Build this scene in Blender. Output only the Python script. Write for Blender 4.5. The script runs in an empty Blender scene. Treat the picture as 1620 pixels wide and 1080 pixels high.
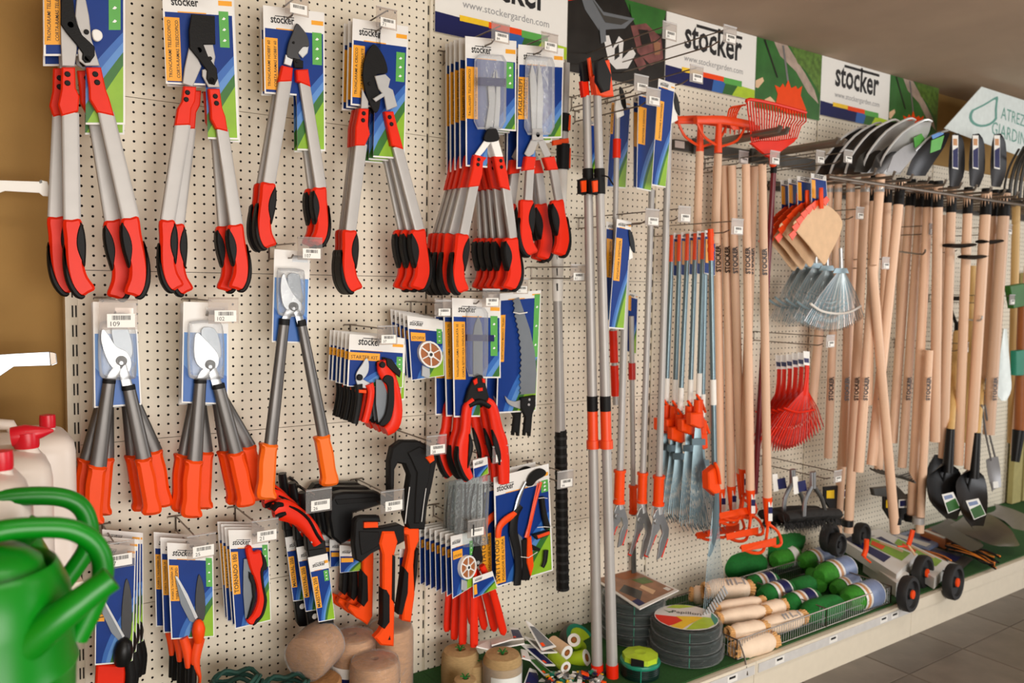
import bpy, math, random
import numpy as np
from mathutils import Vector, Matrix, Euler
S = bpy.context.scene
COL = S.collection
random.seed(7)
PI = math.pi

# ---------------------------------------------------------------- camera, world, lights, exposure
FOC = 1291.67                      # focal length for a frame 1620 wide
FLOOR = -1.47                      # floor height below the camera datum
CAM = Vector((-0.2693, -2.3421, -0.0193 - FLOOR))
EUL = Euler((1.50119, -0.01596, -0.60476), 'XYZ')
ROT = EUL.to_matrix()
cd = bpy.data.cameras.new('camera')
cam = bpy.data.objects.new('camera', cd)
COL.objects.link(cam)
cam.location = CAM
cam.rotation_euler = EUL
cd.sensor_width = 36
cd.lens = FOC / 1620 * 36
cd.clip_start = 0.05
cd.dof.use_dof = True
cd.dof.focus_distance = 2.0
cd.dof.aperture_fstop = 4.0
S.camera = cam
S.view_settings.view_transform = 'Standard'
S.view_settings.look = 'None'
S.view_settings.exposure = 0.0
S.view_settings.gamma = 1
S.view_settings.use_curve_mapping = False
world = bpy.data.worlds.new('world')
S.world = world
world.use_nodes = True
bg = world.node_tree.nodes['Background']
bg.inputs[0].default_value = (1.0, 0.97, 0.92, 1)
bg.inputs[1].default_value = 0.12

def area(name, loc, target, sx, sy, power, color):
    l = bpy.data.lights.new(name, 'AREA')
    l.shape = 'RECTANGLE'
    l.size = sx
    l.size_y = sy
    l.energy = power
    l.color = color
    o = bpy.data.objects.new(name, l)
    COL.objects.link(o)
    o.location = loc
    o.rotation_euler = (Vector(target) - Vector(loc)).to_track_quat('-Z', 'Y').to_euler()
    return o
# shop window behind the camera, unseen light at far right, fluorescent tubes under the ceiling
area('shop_window_light', (0.4, -4.6, 1.05), (0.9, 0, 0.8), 3.0, 1.6, 150, (1.0, 0.955, 0.90))
area('far_right_light', (6.5, -3.4, 1.4), (3.4, 0, 0.9), 2.2, 2.0, 80, (0.97, 0.98, 1.0))
for tx in (0.5, 3.0):
    area('ceiling_tube_light', (tx, -1.9, 2.44), (tx, -1.2, 0.6), 1.3, 0.12, 9, (1.0, 0.95, 0.86))

# ---------------------------------------------------------------- geometry helpers
def ray(u, v):
    return ROT @ Vector(((u - 810) / FOC, -(v - 540) / FOC, -1.0))
def W(u, v, d=0.0):
    """world point on the vertical plane d metres in front of the pegboard"""
    r = ray(u, v)
    return CAM + r * ((-d - CAM.y) / r.y)
def G(u, v, z):
    r = ray(u, v)
    return CAM + r * ((z - CAM.z) / r.z)
def mpp(u, v, d):
    """metres per photo pixel, measured upright, on plane d"""
    return (W(u, v - 5, d) - W(u, v + 5, d)).length / 10

def lin(c):
    c = c / 255
    return c / 12.92 if c <= 0.04045 else ((c + 0.055) / 1.055) ** 2.4
MATS = {}
def mat(name, rgb=(200, 200, 200), rough=0.5, metal=0.0, vary=0.06, scale=30.0, bump=0.0, bscale=200.0, coat=0.0, spec=0.5, trans=0.0, stretch=None, obj=False):
    m = bpy.data.materials.new(name)
    m.use_nodes = True
    nt = m.node_tree
    b = nt.nodes['Principled BSDF']
    base = [lin(x) for x in rgb]
    tc = nt.nodes.new('ShaderNodeTexCoord')
    mp = nt.nodes.new('ShaderNodeMapping')
    nt.links.new(tc.outputs['Object'], mp.inputs[0])
    if stretch: mp.inputs['Scale'].default_value = stretch
    no = nt.nodes.new('ShaderNodeTexNoise')
    no.inputs['Scale'].default_value = scale
    no.inputs['Detail'].default_value = 3
    nt.links.new(mp.outputs[0], no.inputs['Vector'])
    mx = nt.nodes.new('ShaderNodeMix')
    mx.data_type = 'RGBA'
    mx.inputs[6].default_value = [max(0, x * (1 - vary * 2.2)) for x in base] + [1]
    mx.inputs[7].default_value = [min(1, x * (1 + vary * 2.2)) for x in base] + [1]
    nt.links.new(no.outputs[0], mx.inputs[0])
    last = mx.outputs[2]
    if obj:
        oi = nt.nodes.new('ShaderNodeObjectInfo')
        hs = nt.nodes.new('ShaderNodeHueSaturation')
        mr = nt.nodes.new('ShaderNodeMapRange')
        mr.inputs[3].default_value = 0.86
        mr.inputs[4].default_value = 1.12
        nt.links.new(oi.outputs['Random'], mr.inputs[0])
        nt.links.new(mr.outputs[0], hs.inputs['Value'])
        nt.links.new(last, hs.inputs['Color'])
        last = hs.outputs[0]
    nt.links.new(last, b.inputs['Base Color'])
    b.inputs['Roughness'].default_value = rough
    b.inputs['Metallic'].default_value = metal
    b.inputs['Specular IOR Level'].default_value = spec
    if coat: b.inputs['Coat Weight'].default_value = coat
    if bump:
        n2 = nt.nodes.new('ShaderNodeTexNoise')
        n2.inputs['Scale'].default_value = bscale
        n2.inputs['Detail'].default_value = 4
        nt.links.new(mp.outputs[0], n2.inputs['Vector'])
        bp = nt.nodes.new('ShaderNodeBump')
        bp.inputs['Strength'].default_value = bump
        bp.inputs['Distance'].default_value = 0.002
        nt.links.new(n2.outputs[0], bp.inputs['Height'])
        nt.links.new(bp.outputs[0], b.inputs['Normal'])
    MATS[name] = m
    return m
def clear_mat(name, alpha=0.85, rough=0.08, tint=(255, 255, 255), wrinkle=0.0, wscale=20.0):
    m = bpy.data.materials.new(name)
    m.use_nodes = True
    nt = m.node_tree
    nt.nodes.remove(nt.nodes['Principled BSDF'])
    out = nt.nodes['Material Output']
    tr = nt.nodes.new('ShaderNodeBsdfTransparent')
    tr.inputs[0].default_value = [lin(x) for x in tint] + [1]
    gl = nt.nodes.new('ShaderNodeBsdfPrincipled')
    gl.inputs['Base Color'].default_value = (0.8, 0.82, 0.84, 1)
    gl.inputs['Roughness'].default_value = rough
    gl.inputs['Specular IOR Level'].default_value = 0.8
    lw = nt.nodes.new('ShaderNodeLayerWeight')
    lw.inputs[0].default_value = 0.35
    mr = nt.nodes.new('ShaderNodeMapRange')
    mr.inputs[3].default_value = 1 - alpha
    mr.inputs[4].default_value = min(1, (1 - alpha) * 2 + 0.4)
    nt.links.new(lw.outputs['Fresnel'], mr.inputs[0])
    mx = nt.nodes.new('ShaderNodeMixShader')
    nt.links.new(mr.outputs[0], mx.inputs[0])
    nt.links.new(tr.outputs[0], mx.inputs[1])
    nt.links.new(gl.outputs[0], mx.inputs[2])
    nt.links.new(mx.outputs[0], out.inputs[0])
    if wrinkle:
        tc = nt.nodes.new('ShaderNodeTexCoord')
        no = nt.nodes.new('ShaderNodeTexNoise')
        no.inputs['Scale'].default_value = wscale
        no.inputs['Detail'].default_value = 5
        no.inputs['Distortion'].default_value = 1.2
        nt.links.new(tc.outputs['Object'], no.inputs['Vector'])
        bp = nt.nodes.new('ShaderNodeBump')
        bp.inputs['Strength'].default_value = wrinkle
        bp.inputs['Distance'].default_value = 0.01
        nt.links.new(no.outputs[0], bp.inputs['Height'])
        nt.links.new(bp.outputs[0], gl.inputs['Normal'])
        nt.links.new(bp.outputs[0], lw.inputs['Normal'])
    MATS[name] = m
    return m

# palette
mat('peg', (230, 221, 202), 0.45, vary=0.02, scale=6)
mat('hole', (38, 32, 28), 0.9)
mat('post', (214, 204, 182), 0.4)
mat('ochre', (158, 122, 66), 0.85, vary=0.10, scale=5, bump=0.4, bscale=60)
mat('ceil', (176, 154, 132), 0.9, vary=0.10, scale=2.5, bump=0.5, bscale=14)
mat('tile', (104, 95, 85), 0.42, vary=0.16, scale=9, bump=0.15, bscale=60, obj=True)
mat('grout', (150, 140, 126), 0.8)
mat('deckwhite', (222, 212, 192), 0.4, vary=0.03)
mat('railgrey', (205, 203, 200), 0.35)
mat('grass', (30, 80, 26), 0.9, vary=0.35, scale=160, bump=0.8, bscale=500)
mat('red', (226, 40, 10), 0.42, vary=0.03, spec=0.25)
mat('redd', (190, 30, 16), 0.4, vary=0.04)
mat('orange', (240, 74, 12), 0.45, vary=0.03, spec=0.25)
mat('oranged', (236, 72, 20), 0.42, vary=0.04)
mat('orangey', (252, 110, 14), 0.42, vary=0.03)
mat('black', (17, 16, 16), 0.55, vary=0.1, bump=0.3, bscale=300, spec=0.22)
mat('blackg', (17, 17, 18), 0.4, vary=0.05, spec=0.3)
mat('dgrey', (62, 62, 64), 0.45, metal=0.3)
mat('alu', (178, 175, 172), 0.5, metal=0.3, vary=0.03)
mat('alud', (150, 148, 148), 0.38, metal=0.7, vary=0.04)
mat('silver', (200, 202, 203), 0.34, metal=0.6, vary=0.03)
mat('white', (238, 236, 230), 0.45, vary=0.01)
mat('cardw', (232, 230, 226), 0.4, vary=0.01)
mat('chrome', (224, 225, 225), 0.28, metal=0.35, vary=0.02)
mat('tubegrey', (104, 101, 99), 0.38, metal=0.6, vary=0.12, scale=60, stretch=(1, 1, 0.15))
mat('steel', (170, 172, 174), 0.3, metal=0.85)
mat('hooksteel', (128, 118, 108), 0.35, metal=0.8)
mat('bladegrey', (128, 134, 140), 0.35, metal=0.5, vary=0.03)
mat('rakesteel', (112, 132, 140), 0.35, metal=0.6, vary=0.06)
mat('labelgrey', (124, 140, 176), 0.4, vary=0.1)
mat('tan', (196, 140, 90), 0.5)
mat('amber', (232, 132, 30), 0.5)
mat('bluesteel', (146, 170, 180), 0.35, metal=0.4, vary=0.06)
mat('blue', (12, 52, 128), 0.45, vary=0.05, spec=0.25)
mat('blued', (26, 30, 84), 0.45, vary=0.05, spec=0.25)
mat('bluel', (84, 136, 200), 0.42, vary=0.12, scale=14)
mat('bluemid', (40, 98, 176), 0.42, vary=0.12, scale=14)
mat('green', (132, 178, 30), 0.45, vary=0.12, scale=18)
mat('greend', (42, 104, 32), 0.45, vary=0.2, scale=18)
mat('greens', (86, 168, 72), 0.45)
mat('strip', (240, 164, 34), 0.45, vary=0.02)
mat('ink', (24, 22, 24), 0.5, vary=0)
mat('inkgrey', (150, 150, 152), 0.5, vary=0)
mat('inkwhite', (240, 240, 238), 0.5, vary=0)
mat('brown', (160, 92, 44), 0.5)
mat('wood', (228, 190, 160), 0.5, vary=0.07, scale=24, stretch=(1, 1, 0.08), obj=True)
mat('woody', (226, 186, 120), 0.5, vary=0.08, scale=24, stretch=(1, 1, 0.08), obj=True)
mat('canvas', (224, 188, 150), 0.85, vary=0.06, bump=0.3)
mat('jute', (196, 158, 112), 0.85, vary=0.14, scale=70, bump=0.8, bscale=260, stretch=(1, 1, 5))
mat('juted', (176, 146, 100), 0.9, vary=0.14, scale=70, bump=0.8, bscale=260, stretch=(1, 1, 5))
mat('wrapcard', (190, 142, 94), 0.6, vary=0.16, scale=50, bump=0.6, bscale=120, spec=0.3, stretch=(1, 1, 4))
mat('can', (0, 118, 14), 0.33, vary=0.08, scale=6, spec=0.4)
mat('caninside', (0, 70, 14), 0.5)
mat('jerry', (226, 214, 204), 0.35, vary=0.05, scale=8, spec=0.4)
mat('capred', (205, 10, 34), 0.35)
mat('wirecoat', (8, 34, 27), 0.4, spec=0.2, vary=0.25, scale=60, stretch=(1, 1, 8))
mat('teal', (28, 130, 104), 0.4)
mat('net', (8, 112, 36), 0.8, vary=0.18, scale=90, bump=0.6, bscale=240)
mat('netl', (52, 138, 30), 0.8, vary=0.2, scale=90, bump=0.6, bscale=240)
mat('sack', (240, 216, 190), 0.75, vary=0.06, scale=30, bump=0.5, bscale=60)
mat('fringe', (214, 164, 104), 0.85, vary=0.15, scale=80)
mat('rubber', (26, 26, 27), 0.6, vary=0.08)
mat('darkred', (104, 22, 34), 0.35)
mat('rope', (22, 66, 56), 0.75, vary=0.2, scale=80)
mat('bristle', (26, 24, 22), 0.8, vary=0.2, scale=200)
mat('photog', (50, 104, 46), 0.35, vary=0.25, scale=12)
mat('photob', (30, 28, 26), 0.3, vary=0.5, scale=14)
mat('photostone', (170, 150, 136), 0.4, vary=0.25, scale=20)
mat('photoleaf', (84, 116, 44), 0.4, vary=0.5, scale=40)
mat('photoplum', (120, 70, 66), 0.4, vary=0.4, scale=22)
mat('posterw', (226, 236, 234), 0.4)
mat('posterg', (100, 160, 148), 0.4)
mat('yellow', (246, 200, 30), 0.45)
mat('lime', (176, 206, 40), 0.4, vary=0.1)
mat('olive', (170, 160, 104), 0.7, vary=0.08)
mat('shovelsteel', (112, 110, 108), 0.3, metal=0.85, vary=0.12, scale=12)
mat('shovelblack', (40, 40, 43), 0.4, metal=0.3)
mat('forkgrey', (84, 82, 78), 0.4, metal=0.6)
mat('magazine', (150, 104, 74), 0.4, vary=0.3, scale=16)
clear_mat('clear', 0.86, 0.06, wrinkle=0.25, wscale=18)
clear_mat('film', 0.965, 0.05, tint=(250, 252, 252), wrinkle=1.0, wscale=34)
clear_mat('wrap', 0.9, 0.05, wrinkle=1.0, wscale=40)
clear_mat('holder', 0.90, 0.15, tint=(235, 228, 222))
clear_mat('mist', 0.9, 0.3, tint=(235, 240, 240), wrinkle=0.5, wscale=40)

# shapes: (material, vertices, faces)
def plate(m, pts, d, th=0.004, bev=0.0, sm=False):
    """outline given in photo pixels on plane d, extruded towards the wall"""
    if sm: pts = spline(pts)
    return wplate(m, [W(u, v, d) for u, v in pts], th, bev)
def wplate(m, P, th, bev=0.0, n=Vector((0, 1, 0))):
    k = len(P)
    a = Vector((0, 0, 0))
    for i in range(k): a += (P[i] - P[0]).cross(P[(i + 1) % k] - P[0])
    if a.dot(n) > 0: P = P[::-1]
    V = []
    F = []
    if bev:
        mv = []
        for i in range(k):
            e1 = (P[i] - P[i - 1]); e2 = (P[(i + 1) % k] - P[i])
            if e1.length < 1e-7 or e2.length < 1e-7: mv.append(Vector((0, 0, 0))); continue
            n1 = n.cross(e1).normalized(); n2 = n.cross(e2).normalized()
            mv.append((n1 + n2) / max(0.5, 1 + n1.dot(n2)) * -bev)
        for it in range(7):
            ins = [P[i] + mv[i] for i in range(k)]
            bad = [i for i in range(k) if (ins[(i + 1) % k] - ins[i]).dot(P[(i + 1) % k] - P[i]) <= 0]
            if not bad: break
            hit = {j % k for i in bad for j in (i, i + 1)}
            for j in hit: mv[j] = mv[j] * 0.5
        V += ins
        V += [p + n * min(bev, th * 0.45) for p in P]
        V += [p + n * (th - min(bev, th * 0.45)) for p in P]
        V += [p + n * th for p in ins]
        rings = 4
    else:
        V += P
        V += [p + n * th for p in P]
        rings = 2
    F.append(tuple(range(k)))
    for r in range(rings - 1):
        for i in range(k):
            j = (i + 1) % k
            F.append((r * k + j, r * k + i, (r + 1) * k + i, (r + 1) * k + j))
    F.append(tuple((rings - 1) * k + i for i in range(k))[::-1])
    return (m, V, F)
def spline(pts, closed=True, s=3):
    out = []
    n = len(pts)
    dim = len(pts[0])
    for i in range(n if closed else n - 1):
        if closed: q = [pts[(i + k - 1) % n] for k in range(4)]
        else: q = [pts[max(0, min(n - 1, i + k - 1))] for k in range(4)]
        for j in range(s):
            t = j / s
            out.append(tuple(0.5 * (2 * q[1][c] + (q[2][c] - q[0][c]) * t + (2 * q[0][c] - 5 * q[1][c] + 4 * q[2][c] - q[3][c]) * t * t + (3 * q[1][c] - q[0][c] - 3 * q[2][c] + q[3][c]) * t ** 3) for c in range(dim)))
    if not closed: out.append(tuple(pts[-1]))
    return out
def loft(m, rings, cap=True, closed=False):
    n = len(rings[0])
    V = [p for r in rings for p in r]
    F = []
    k = len(rings)
    for i in range(k if closed else k - 1):
        a = i * n; b = ((i + 1) % k) * n
        for j in range(n):
            l = (j + 1) % n
            F.append((a + j, a + l, b + l, b + j))
    if cap and not closed:
        F.append(tuple(range(n))[::-1])
        F.append(tuple((k - 1) * n + i for i in range(n)))
    return (m, V, F)
def strip(m, path, d, th, n=10, pw=1.0, s=3):
    """body swept along a photo-pixel path (u, v, width px[, d]); th is its depth, centred on plane d"""
    path = [tuple(p) + (d,) if len(p) == 3 else p for p in path]
    if s > 1 and len(path) > 2: path = spline(path, False, s)
    C = [W(p[0], p[1], p[3]) for p in path]
    R = [p[2] * mpp(p[0], p[1], p[3]) / 2 for p in path]
    Y = Vector((0, 1, 0))
    rings = []
    for i, c in enumerate(C):
        t = (C[min(i + 1, len(C) - 1)] - C[max(i - 1, 0)]).normalized()
        N = t.cross(Y).normalized()
        B = N.cross(t).normalized()
        tt = min(th / 2, R[i] * 3) if th > 0 else R[i]
        ring = []
        for k in range(n):
            a = 2 * PI * (k + 0.5) / n
            ca, sa = math.cos(a), math.sin(a)
            ca = math.copysign(abs(ca) ** pw, ca); sa = math.copysign(abs(sa) ** pw, sa)
            ring.append(c + N * ca * R[i] + B * sa * tt)
        rings.append(ring)
    return loft(m, rings)
def tube(m, P, r, n=8, cap=True, closed=False):
    P = [Vector(p) for p in P]
    rr = r if isinstance(r, (list, tuple)) else [r] * len(P)
    up = None
    rings = []
    k = len(P)
    for i, p in enumerate(P):
        if closed: t = (P[(i + 1) % k] - P[i - 1]).normalized()
        else: t = (P[min(i + 1, k - 1)] - P[max(i - 1, 0)]).normalized()
        if up is None: up = Vector((0, 0, 1)) if abs(t.z) < 0.9 else Vector((1, 0, 0))
        N = t.cross(up)
        if N.length < 1e-4: N = t.cross(Vector((0, 1, 0.3)))
        N.normalize()
        B = N.cross(t).normalized()
        up = B
        rings.append([p + (N * math.cos(2 * PI * j / n) + B * math.sin(2 * PI * j / n)) * rr[i] for j in range(n)])
    return loft(m, rings, cap, closed)
def ptube(m, pts, r, n=8, s=1, closed=False):
    """tube through photo pixels (u, v, d)"""
    if s > 1: pts = spline(pts, closed, s)
    return tube(m, [W(*p) for p in pts], r, n, closed=closed)
def lathe(m, c, ax, prof, n=20):
    c = Vector(c); ax = Vector(ax).normalized()
    N = ax.cross(Vector((0, 0, 1)) if abs(ax.z) < 0.9 else Vector((1, 0, 0))).normalized()
    B = ax.cross(N)
    return loft(m, [[c + ax * h + (N * math.cos(2 * PI * j / n) + B * math.sin(2 * PI * j / n)) * r for j in range(n)] for r, h in prof])
def disc(m, u, v, rpx, d, th=0.004, n=12, b=0.0):
    r = rpx * mpp(u, v, d)
    e = min(b or r * 0.2, th * 0.5)
    return lathe(m, W(u, v, d), (0, 1, 0), [(r - e, 0), (r, e), (r, th)], n)
def box(m, a, b):
    (x0, y0, z0), (x1, y1, z1) = a, b
    V = [Vector((x, y, z)) for x in (x0, x1) for y in (y0, y1) for z in (z0, z1)]
    return (m, V, [(0, 1, 3, 2), (4, 6, 7, 5), (0, 4, 5, 1), (2, 3, 7, 6), (0, 2, 6, 4), (1, 5, 7, 3)])
def obox(m, c, ex, ey, ez):
    """box from centre and three half-extent vectors"""
    c, ex, ey, ez = map(Vector, (c, ex, ey, ez))
    V = [c + ex * i + ey * j + ez * k for i in (-1, 1) for j in (-1, 1) for k in (-1, 1)]
    return (m, V, [(0, 1, 3, 2), (4, 6, 7, 5), (0, 4, 5, 1), (2, 3, 7, 6), (0, 2, 6, 4), (1, 5, 7, 3)])

# ---------------------------------------------------------------- objects
def tag(o, label=None, cat=None, group=None, kind=None):
    if label: o['label'] = label
    if cat: o['category'] = cat
    if group: o['group'] = group
    if kind: o['kind'] = kind
    return o
def thing(name, label, cat, at, group=None):
    o = bpy.data.objects.new(name, None)
    o.empty_display_size = 0.02
    COL.objects.link(o)
    o.location = at
    return tag(o, label, cat, group)
def wloc(o):
    l = Vector(o.location)
    return l if o.parent is None else l + wloc(o.parent)
def part(T, name, shapes, label=None, kind=None, smooth=True, sub=None):
    """one mesh object under T (or under part `sub`); shapes hold world coordinates"""
    if isinstance(shapes, tuple): shapes = [shapes]
    par = sub or T
    L = wloc(par) if par else Vector((0, 0, 0))
    me = bpy.data.meshes.new(name)
    V = []; F = []; MI = []; ms = []
    for m, v, f in shapes:
        if m not in ms: ms.append(m)
        o = len(V)
        V += [p - L for p in v]
        F += [tuple(i + o for i in q) for q in f]
        MI += [ms.index(m)] * len(f)
    me.from_pydata(V, [], F)
    for m in ms: me.materials.append(MATS[m])
    me.polygons.foreach_set('material_index', MI)
    me.validate()
    if smooth:
        me.shade_smooth()
        me.set_sharp_from_angle(angle=0.7)
    ob = bpy.data.objects.new(name, me)
    COL.objects.link(ob)
    ob.parent = par
    return tag(ob, label, kind=kind)
def solo(name, label, cat, shapes, at=None, group=None, kind=None):
    """a thing that is a single mesh"""
    if isinstance(shapes, tuple): shapes = [shapes]
    L = Vector(at) if at is not None else Vector(shapes[0][1][0])
    sh = [(m, [p - L for p in v], f) for m, v, f in shapes]
    ob = part(None, name, sh)
    ob.location = L
    return tag(ob, label, cat, group, kind)
def dup(o, off=(0, 0, 0), label=None, group=None, rot=0.0, par=None):
    c = o.copy()
    COL.objects.link(c)
    if par: c.parent = par
    for ch in list(o.children): dup(ch, par=c)
    if par is None:
        c.location = o.location + Vector(off)
        c.rotation_euler.y = o.rotation_euler.y + rot
        if label: c['label'] = label
        if group: c['group'] = group
    return c
ORD = ['front', 'second from the front', 'third from the front', 'fourth from the front', 'fifth from the front', 'sixth from the front', 'seventh from the front']

TEXT = {}
def text_mesh(s, bold=0.0, bar=None):
    key = (s, bold, bar)
    if key not in TEXT:
        c = bpy.data.curves.new('lettering', 'FONT')
        c.body = s
        c.offset = bold
        c.resolution_u = 2
        c.align_x = 'LEFT'
        o = bpy.data.objects.new('lettering_source', c)
        me = bpy.data.meshes.new_from_object(o)
        bpy.data.objects.remove(o)
        V = np.array([v.co[:] for v in me.vertices]) if len(me.vertices) else np.zeros((1, 3))
        V = V[:, :2]
        lo = V.min(0); hi = V.max(0)
        w = hi[0] - lo[0]
        V = (V - [lo[0], 0]) / w
        P = [Vector((x, y, 0)) for x, y in V]
        F = [tuple(p.vertices) for p in me.polygons]
        if bar:
            x0, x1, y0, y1 = bar
            n = len(P)
            P += [Vector((x0, y0, 0)), Vector((x1, y0, 0)), Vector((x1, y1, 0)), Vector((x0, y1, 0))]
            F.append((n, n + 1, n + 2, n + 3))
        bpy.data.meshes.remove(me)
        TEXT[key] = (P, F)
    return TEXT[key]
def words(m, s, a, b, n=Vector((0, -1, 0)), off=0.0006, bold=0.0, bar=None, tall=1.0):
    """flat lettering whose baseline runs from world point a to b; n faces the reader"""
    P, F = text_mesh(s, bold, bar)
    X = b - a
    up = n.cross(X) * tall
    return (m, [a + X * p.x + up * p.y + n * off for p in P], F)
def logo(m, a, b, n=Vector((0, -1, 0)), off=0.0006):
    return words(m, 'stocker', a, b, n, off, bold=0.022, bar=(0.19, 1.0, 0.19, 0.216), tall=1.35)

# ---------------------------------------------------------------- printed hang card
def clip(poly, x0, y0, x1, y1):
    def cut(P, f, g):
        out = []
        for i in range(len(P)):
            a, b = P[i - 1], P[i]
            fa, fb = f(a), f(b)
            if (fa >= 0) != (fb >= 0):
                t = fa / (fa - fb)
                out.append((a[0] + (b[0] - a[0]) * t, a[1] + (b[1] - a[1]) * t))
            if fb >= 0: out.append(b)
        return out
    for f in (lambda p: p[0] - x0, lambda p: x1 - p[0], lambda p: p[1] - y0, lambda p: y1 - p[1]):
        if len(poly) < 3: return []
        poly = cut(poly, f, None)
    return poly
def arc(cx, cy, r, a0, a1, k=8, ry=None):
    ry = ry or r
    return [(cx + r * math.cos(math.radians(a0 + (a1 - a0) * i / k)), cy - ry * math.sin(math.radians(a0 + (a1 - a0) * i / k))) for i in range(k + 1)]
class Card:
    def __init__(s, quad, d, dd=None):
        """quad tl, tr, br, bl in photo pixels on plane d (dd: per-corner depths)"""
        dd = dd or (d, d, d, d)
        s.c = [W(q[0], q[1], k) for q, k in zip(quad, dd)]
        s.n = -(s.c[1] - s.c[0]).cross(s.c[2] - s.c[0]).normalized()
        if s.n.y > 0 : s.n = -s.n
    def p(s, a, b, off=0.0):
        c = s.c
        return (c[0] * (1 - a) + c[1] * a) * (1 - b) + (c[3] * (1 - a) + c[2] * a) * b + s.n * off
    def poly(s, m, pts, off): return (m, [s.p(a, b, off) for a, b in pts], [tuple(range(len(pts)))])
    def base(s, m, r, th=0.0012):
        pts = [s.p(a, b) for a, b in ((r[0], r[1]), (r[2], r[1]), (r[2], r[3]), (r[0], r[3]))]
        return wplate(m, pts, th, n=-s.n)
    def design(s, rects=((0, 0, 1, 1),), head=0.17, st=(0.02, 0.2, 0.22, 0.75), gs=(0.84, 0.97, 0.2, 0.45), tagbox=True, wave=True, edge=0.025, plain=None):
        out = [s.base('cardw', r) for r in rects]
        L = []
        L.append((plain or 'blue', [(0, head), (1, head), (1, 1), (0, 1)], 1))
        if wave:
            o1 = [(0.16, 1.0)] + [(x, 1.0 - 0.58 * ((x - 0.16) / 0.84) ** 0.7) for x in (0.22, 0.3, 0.4, 0.5, 0.6, 0.7, 0.8, 0.9, 1.0)]
            o2 = [(1.0, 0.54)] + [(x, 1.0 - 0.46 * ((x - 0.38) / 0.62) ** 0.8) for x in (0.9, 0.8, 0.7, 0.6, 0.5)] + [(0.38, 1.0)]
            L.append(('bluemid', o1 + o2, 2))
            om = [(0.27, 1.0)] + [(x, 1.0 - 0.52 * ((x - 0.27) / 0.73) ** 0.75) for x in (0.35, 0.5, 0.6, 0.7, 0.8, 0.9, 1.0)]
            L.append(('bluel', om + o2, 2.5))
            o3 = [(0.38, 1.0)] + [(x, 1.0 - 0.46 * ((x - 0.38) / 0.62) ** 0.8) for x in (0.5, 0.6, 0.7, 0.8, 0.9, 1.0)]
            L.append(('greend', o3 + [(1, 1)], 3))
            o4 = [(0.5, 1.0)] + [(x, 1.0 - 0.38 * ((x - 0.5) / 0.5) ** 0.9) for x in (0.7, 0.8, 0.9, 1.0)]
            L.append(('green', o4 + [(1, 1)], 4))
        L.append(('strip', [(0.2, head - 0.008), (0.6, head - 0.008), (0.6, head), (0.2, head)], 1))
        if gs: 
            L.append(('greens', [(gs[0], gs[2]), (gs[1], gs[2]), (gs[1], gs[3]), (gs[0], gs[3])], 5))
            w = (gs[1] - gs[0]) * 0.2
            cx = (gs[0] + gs[1]) / 2
            for k in range(3):
                y = gs[2] + (gs[3] - gs[2]) * (0.2 + 0.3 * k)
                L.append(('inkwhite', [(cx - w, y + 0.007), (cx, y - 0.01), (cx + w, y), (cx + w * 0.2, y + 0.01)], 6))
        for m, pts, k in L:
            for r in rects:
                q = clip(pts, r[0] + (edge if r[0] == 0 else 0), r[1] + edge * 0.5, r[2] - (edge if r[2] == 1 else 0), r[3] - edge * 0.5)
                if len(q) > 2: out.append(s.poly(m, q, 0.0002 * k))
        if st: out.append(s.poly('strip', [(st[0], st[2]), (st[1], st[2]), (st[1], st[3]), (st[0], st[3])], 0.0014))
        if tagbox: out.append(s.poly('strip', [(0.78, head * 0.42), (0.98, head * 0.42), (0.98, head * 0.62), (0.78, head * 0.62)], 0.0004))
        s.head = head; s.st = st
        return out
    def letters(s, title=None, lg=(0.12, 0.5), ly=None, horiz=False):
        out = []
        n = s.n
        y = ly or s.head * 0.72
        if lg: out.append(logo('ink', s.p(lg[0], y), s.p(lg[1], y), n, 0.0005))
        if title and s.st:
            st = s.st
            if horiz:
                out.append(words('ink', title[0], s.p(st[0] + (st[1] - st[0]) * 0.07, st[3] - (st[3] - st[2]) * 0.2), s.p(st[1] - (st[1] - st[0]) * 0.07, st[3] - (st[3] - st[2]) * 0.2), n, 0.002))
            else:
                k = len(title)
                for i, t in enumerate(title):
                    x = st[0] + (st[1] - st[0]) * ((i + 0.78) / k if k > 1 else 0.78)
                    out.append(words('ink', t, s.p(x, st[3] - 0.02), s.p(x, st[2] + 0.02), n, 0.002, bold=0.01))
        return out
def put_card(T, quad, d, title=None, horiz=False, lg=(0.12, 0.5), ly=None, dd=None, name='card', **k):
    c = Card(quad, d, dd)
    o = part(T, name, c.design(**k), smooth=False)
    le = c.letters(title, lg, ly, horiz)
    for l_ in le: part(T, 'lettering', l_, smooth=False, sub=o)
    return c
def blister(T, pts, d, th=0.02, m='clear'):
    part(T, 'blister', plate(m, pts, d + th, th * 0.9, bev=0.006, sm=False))

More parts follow.
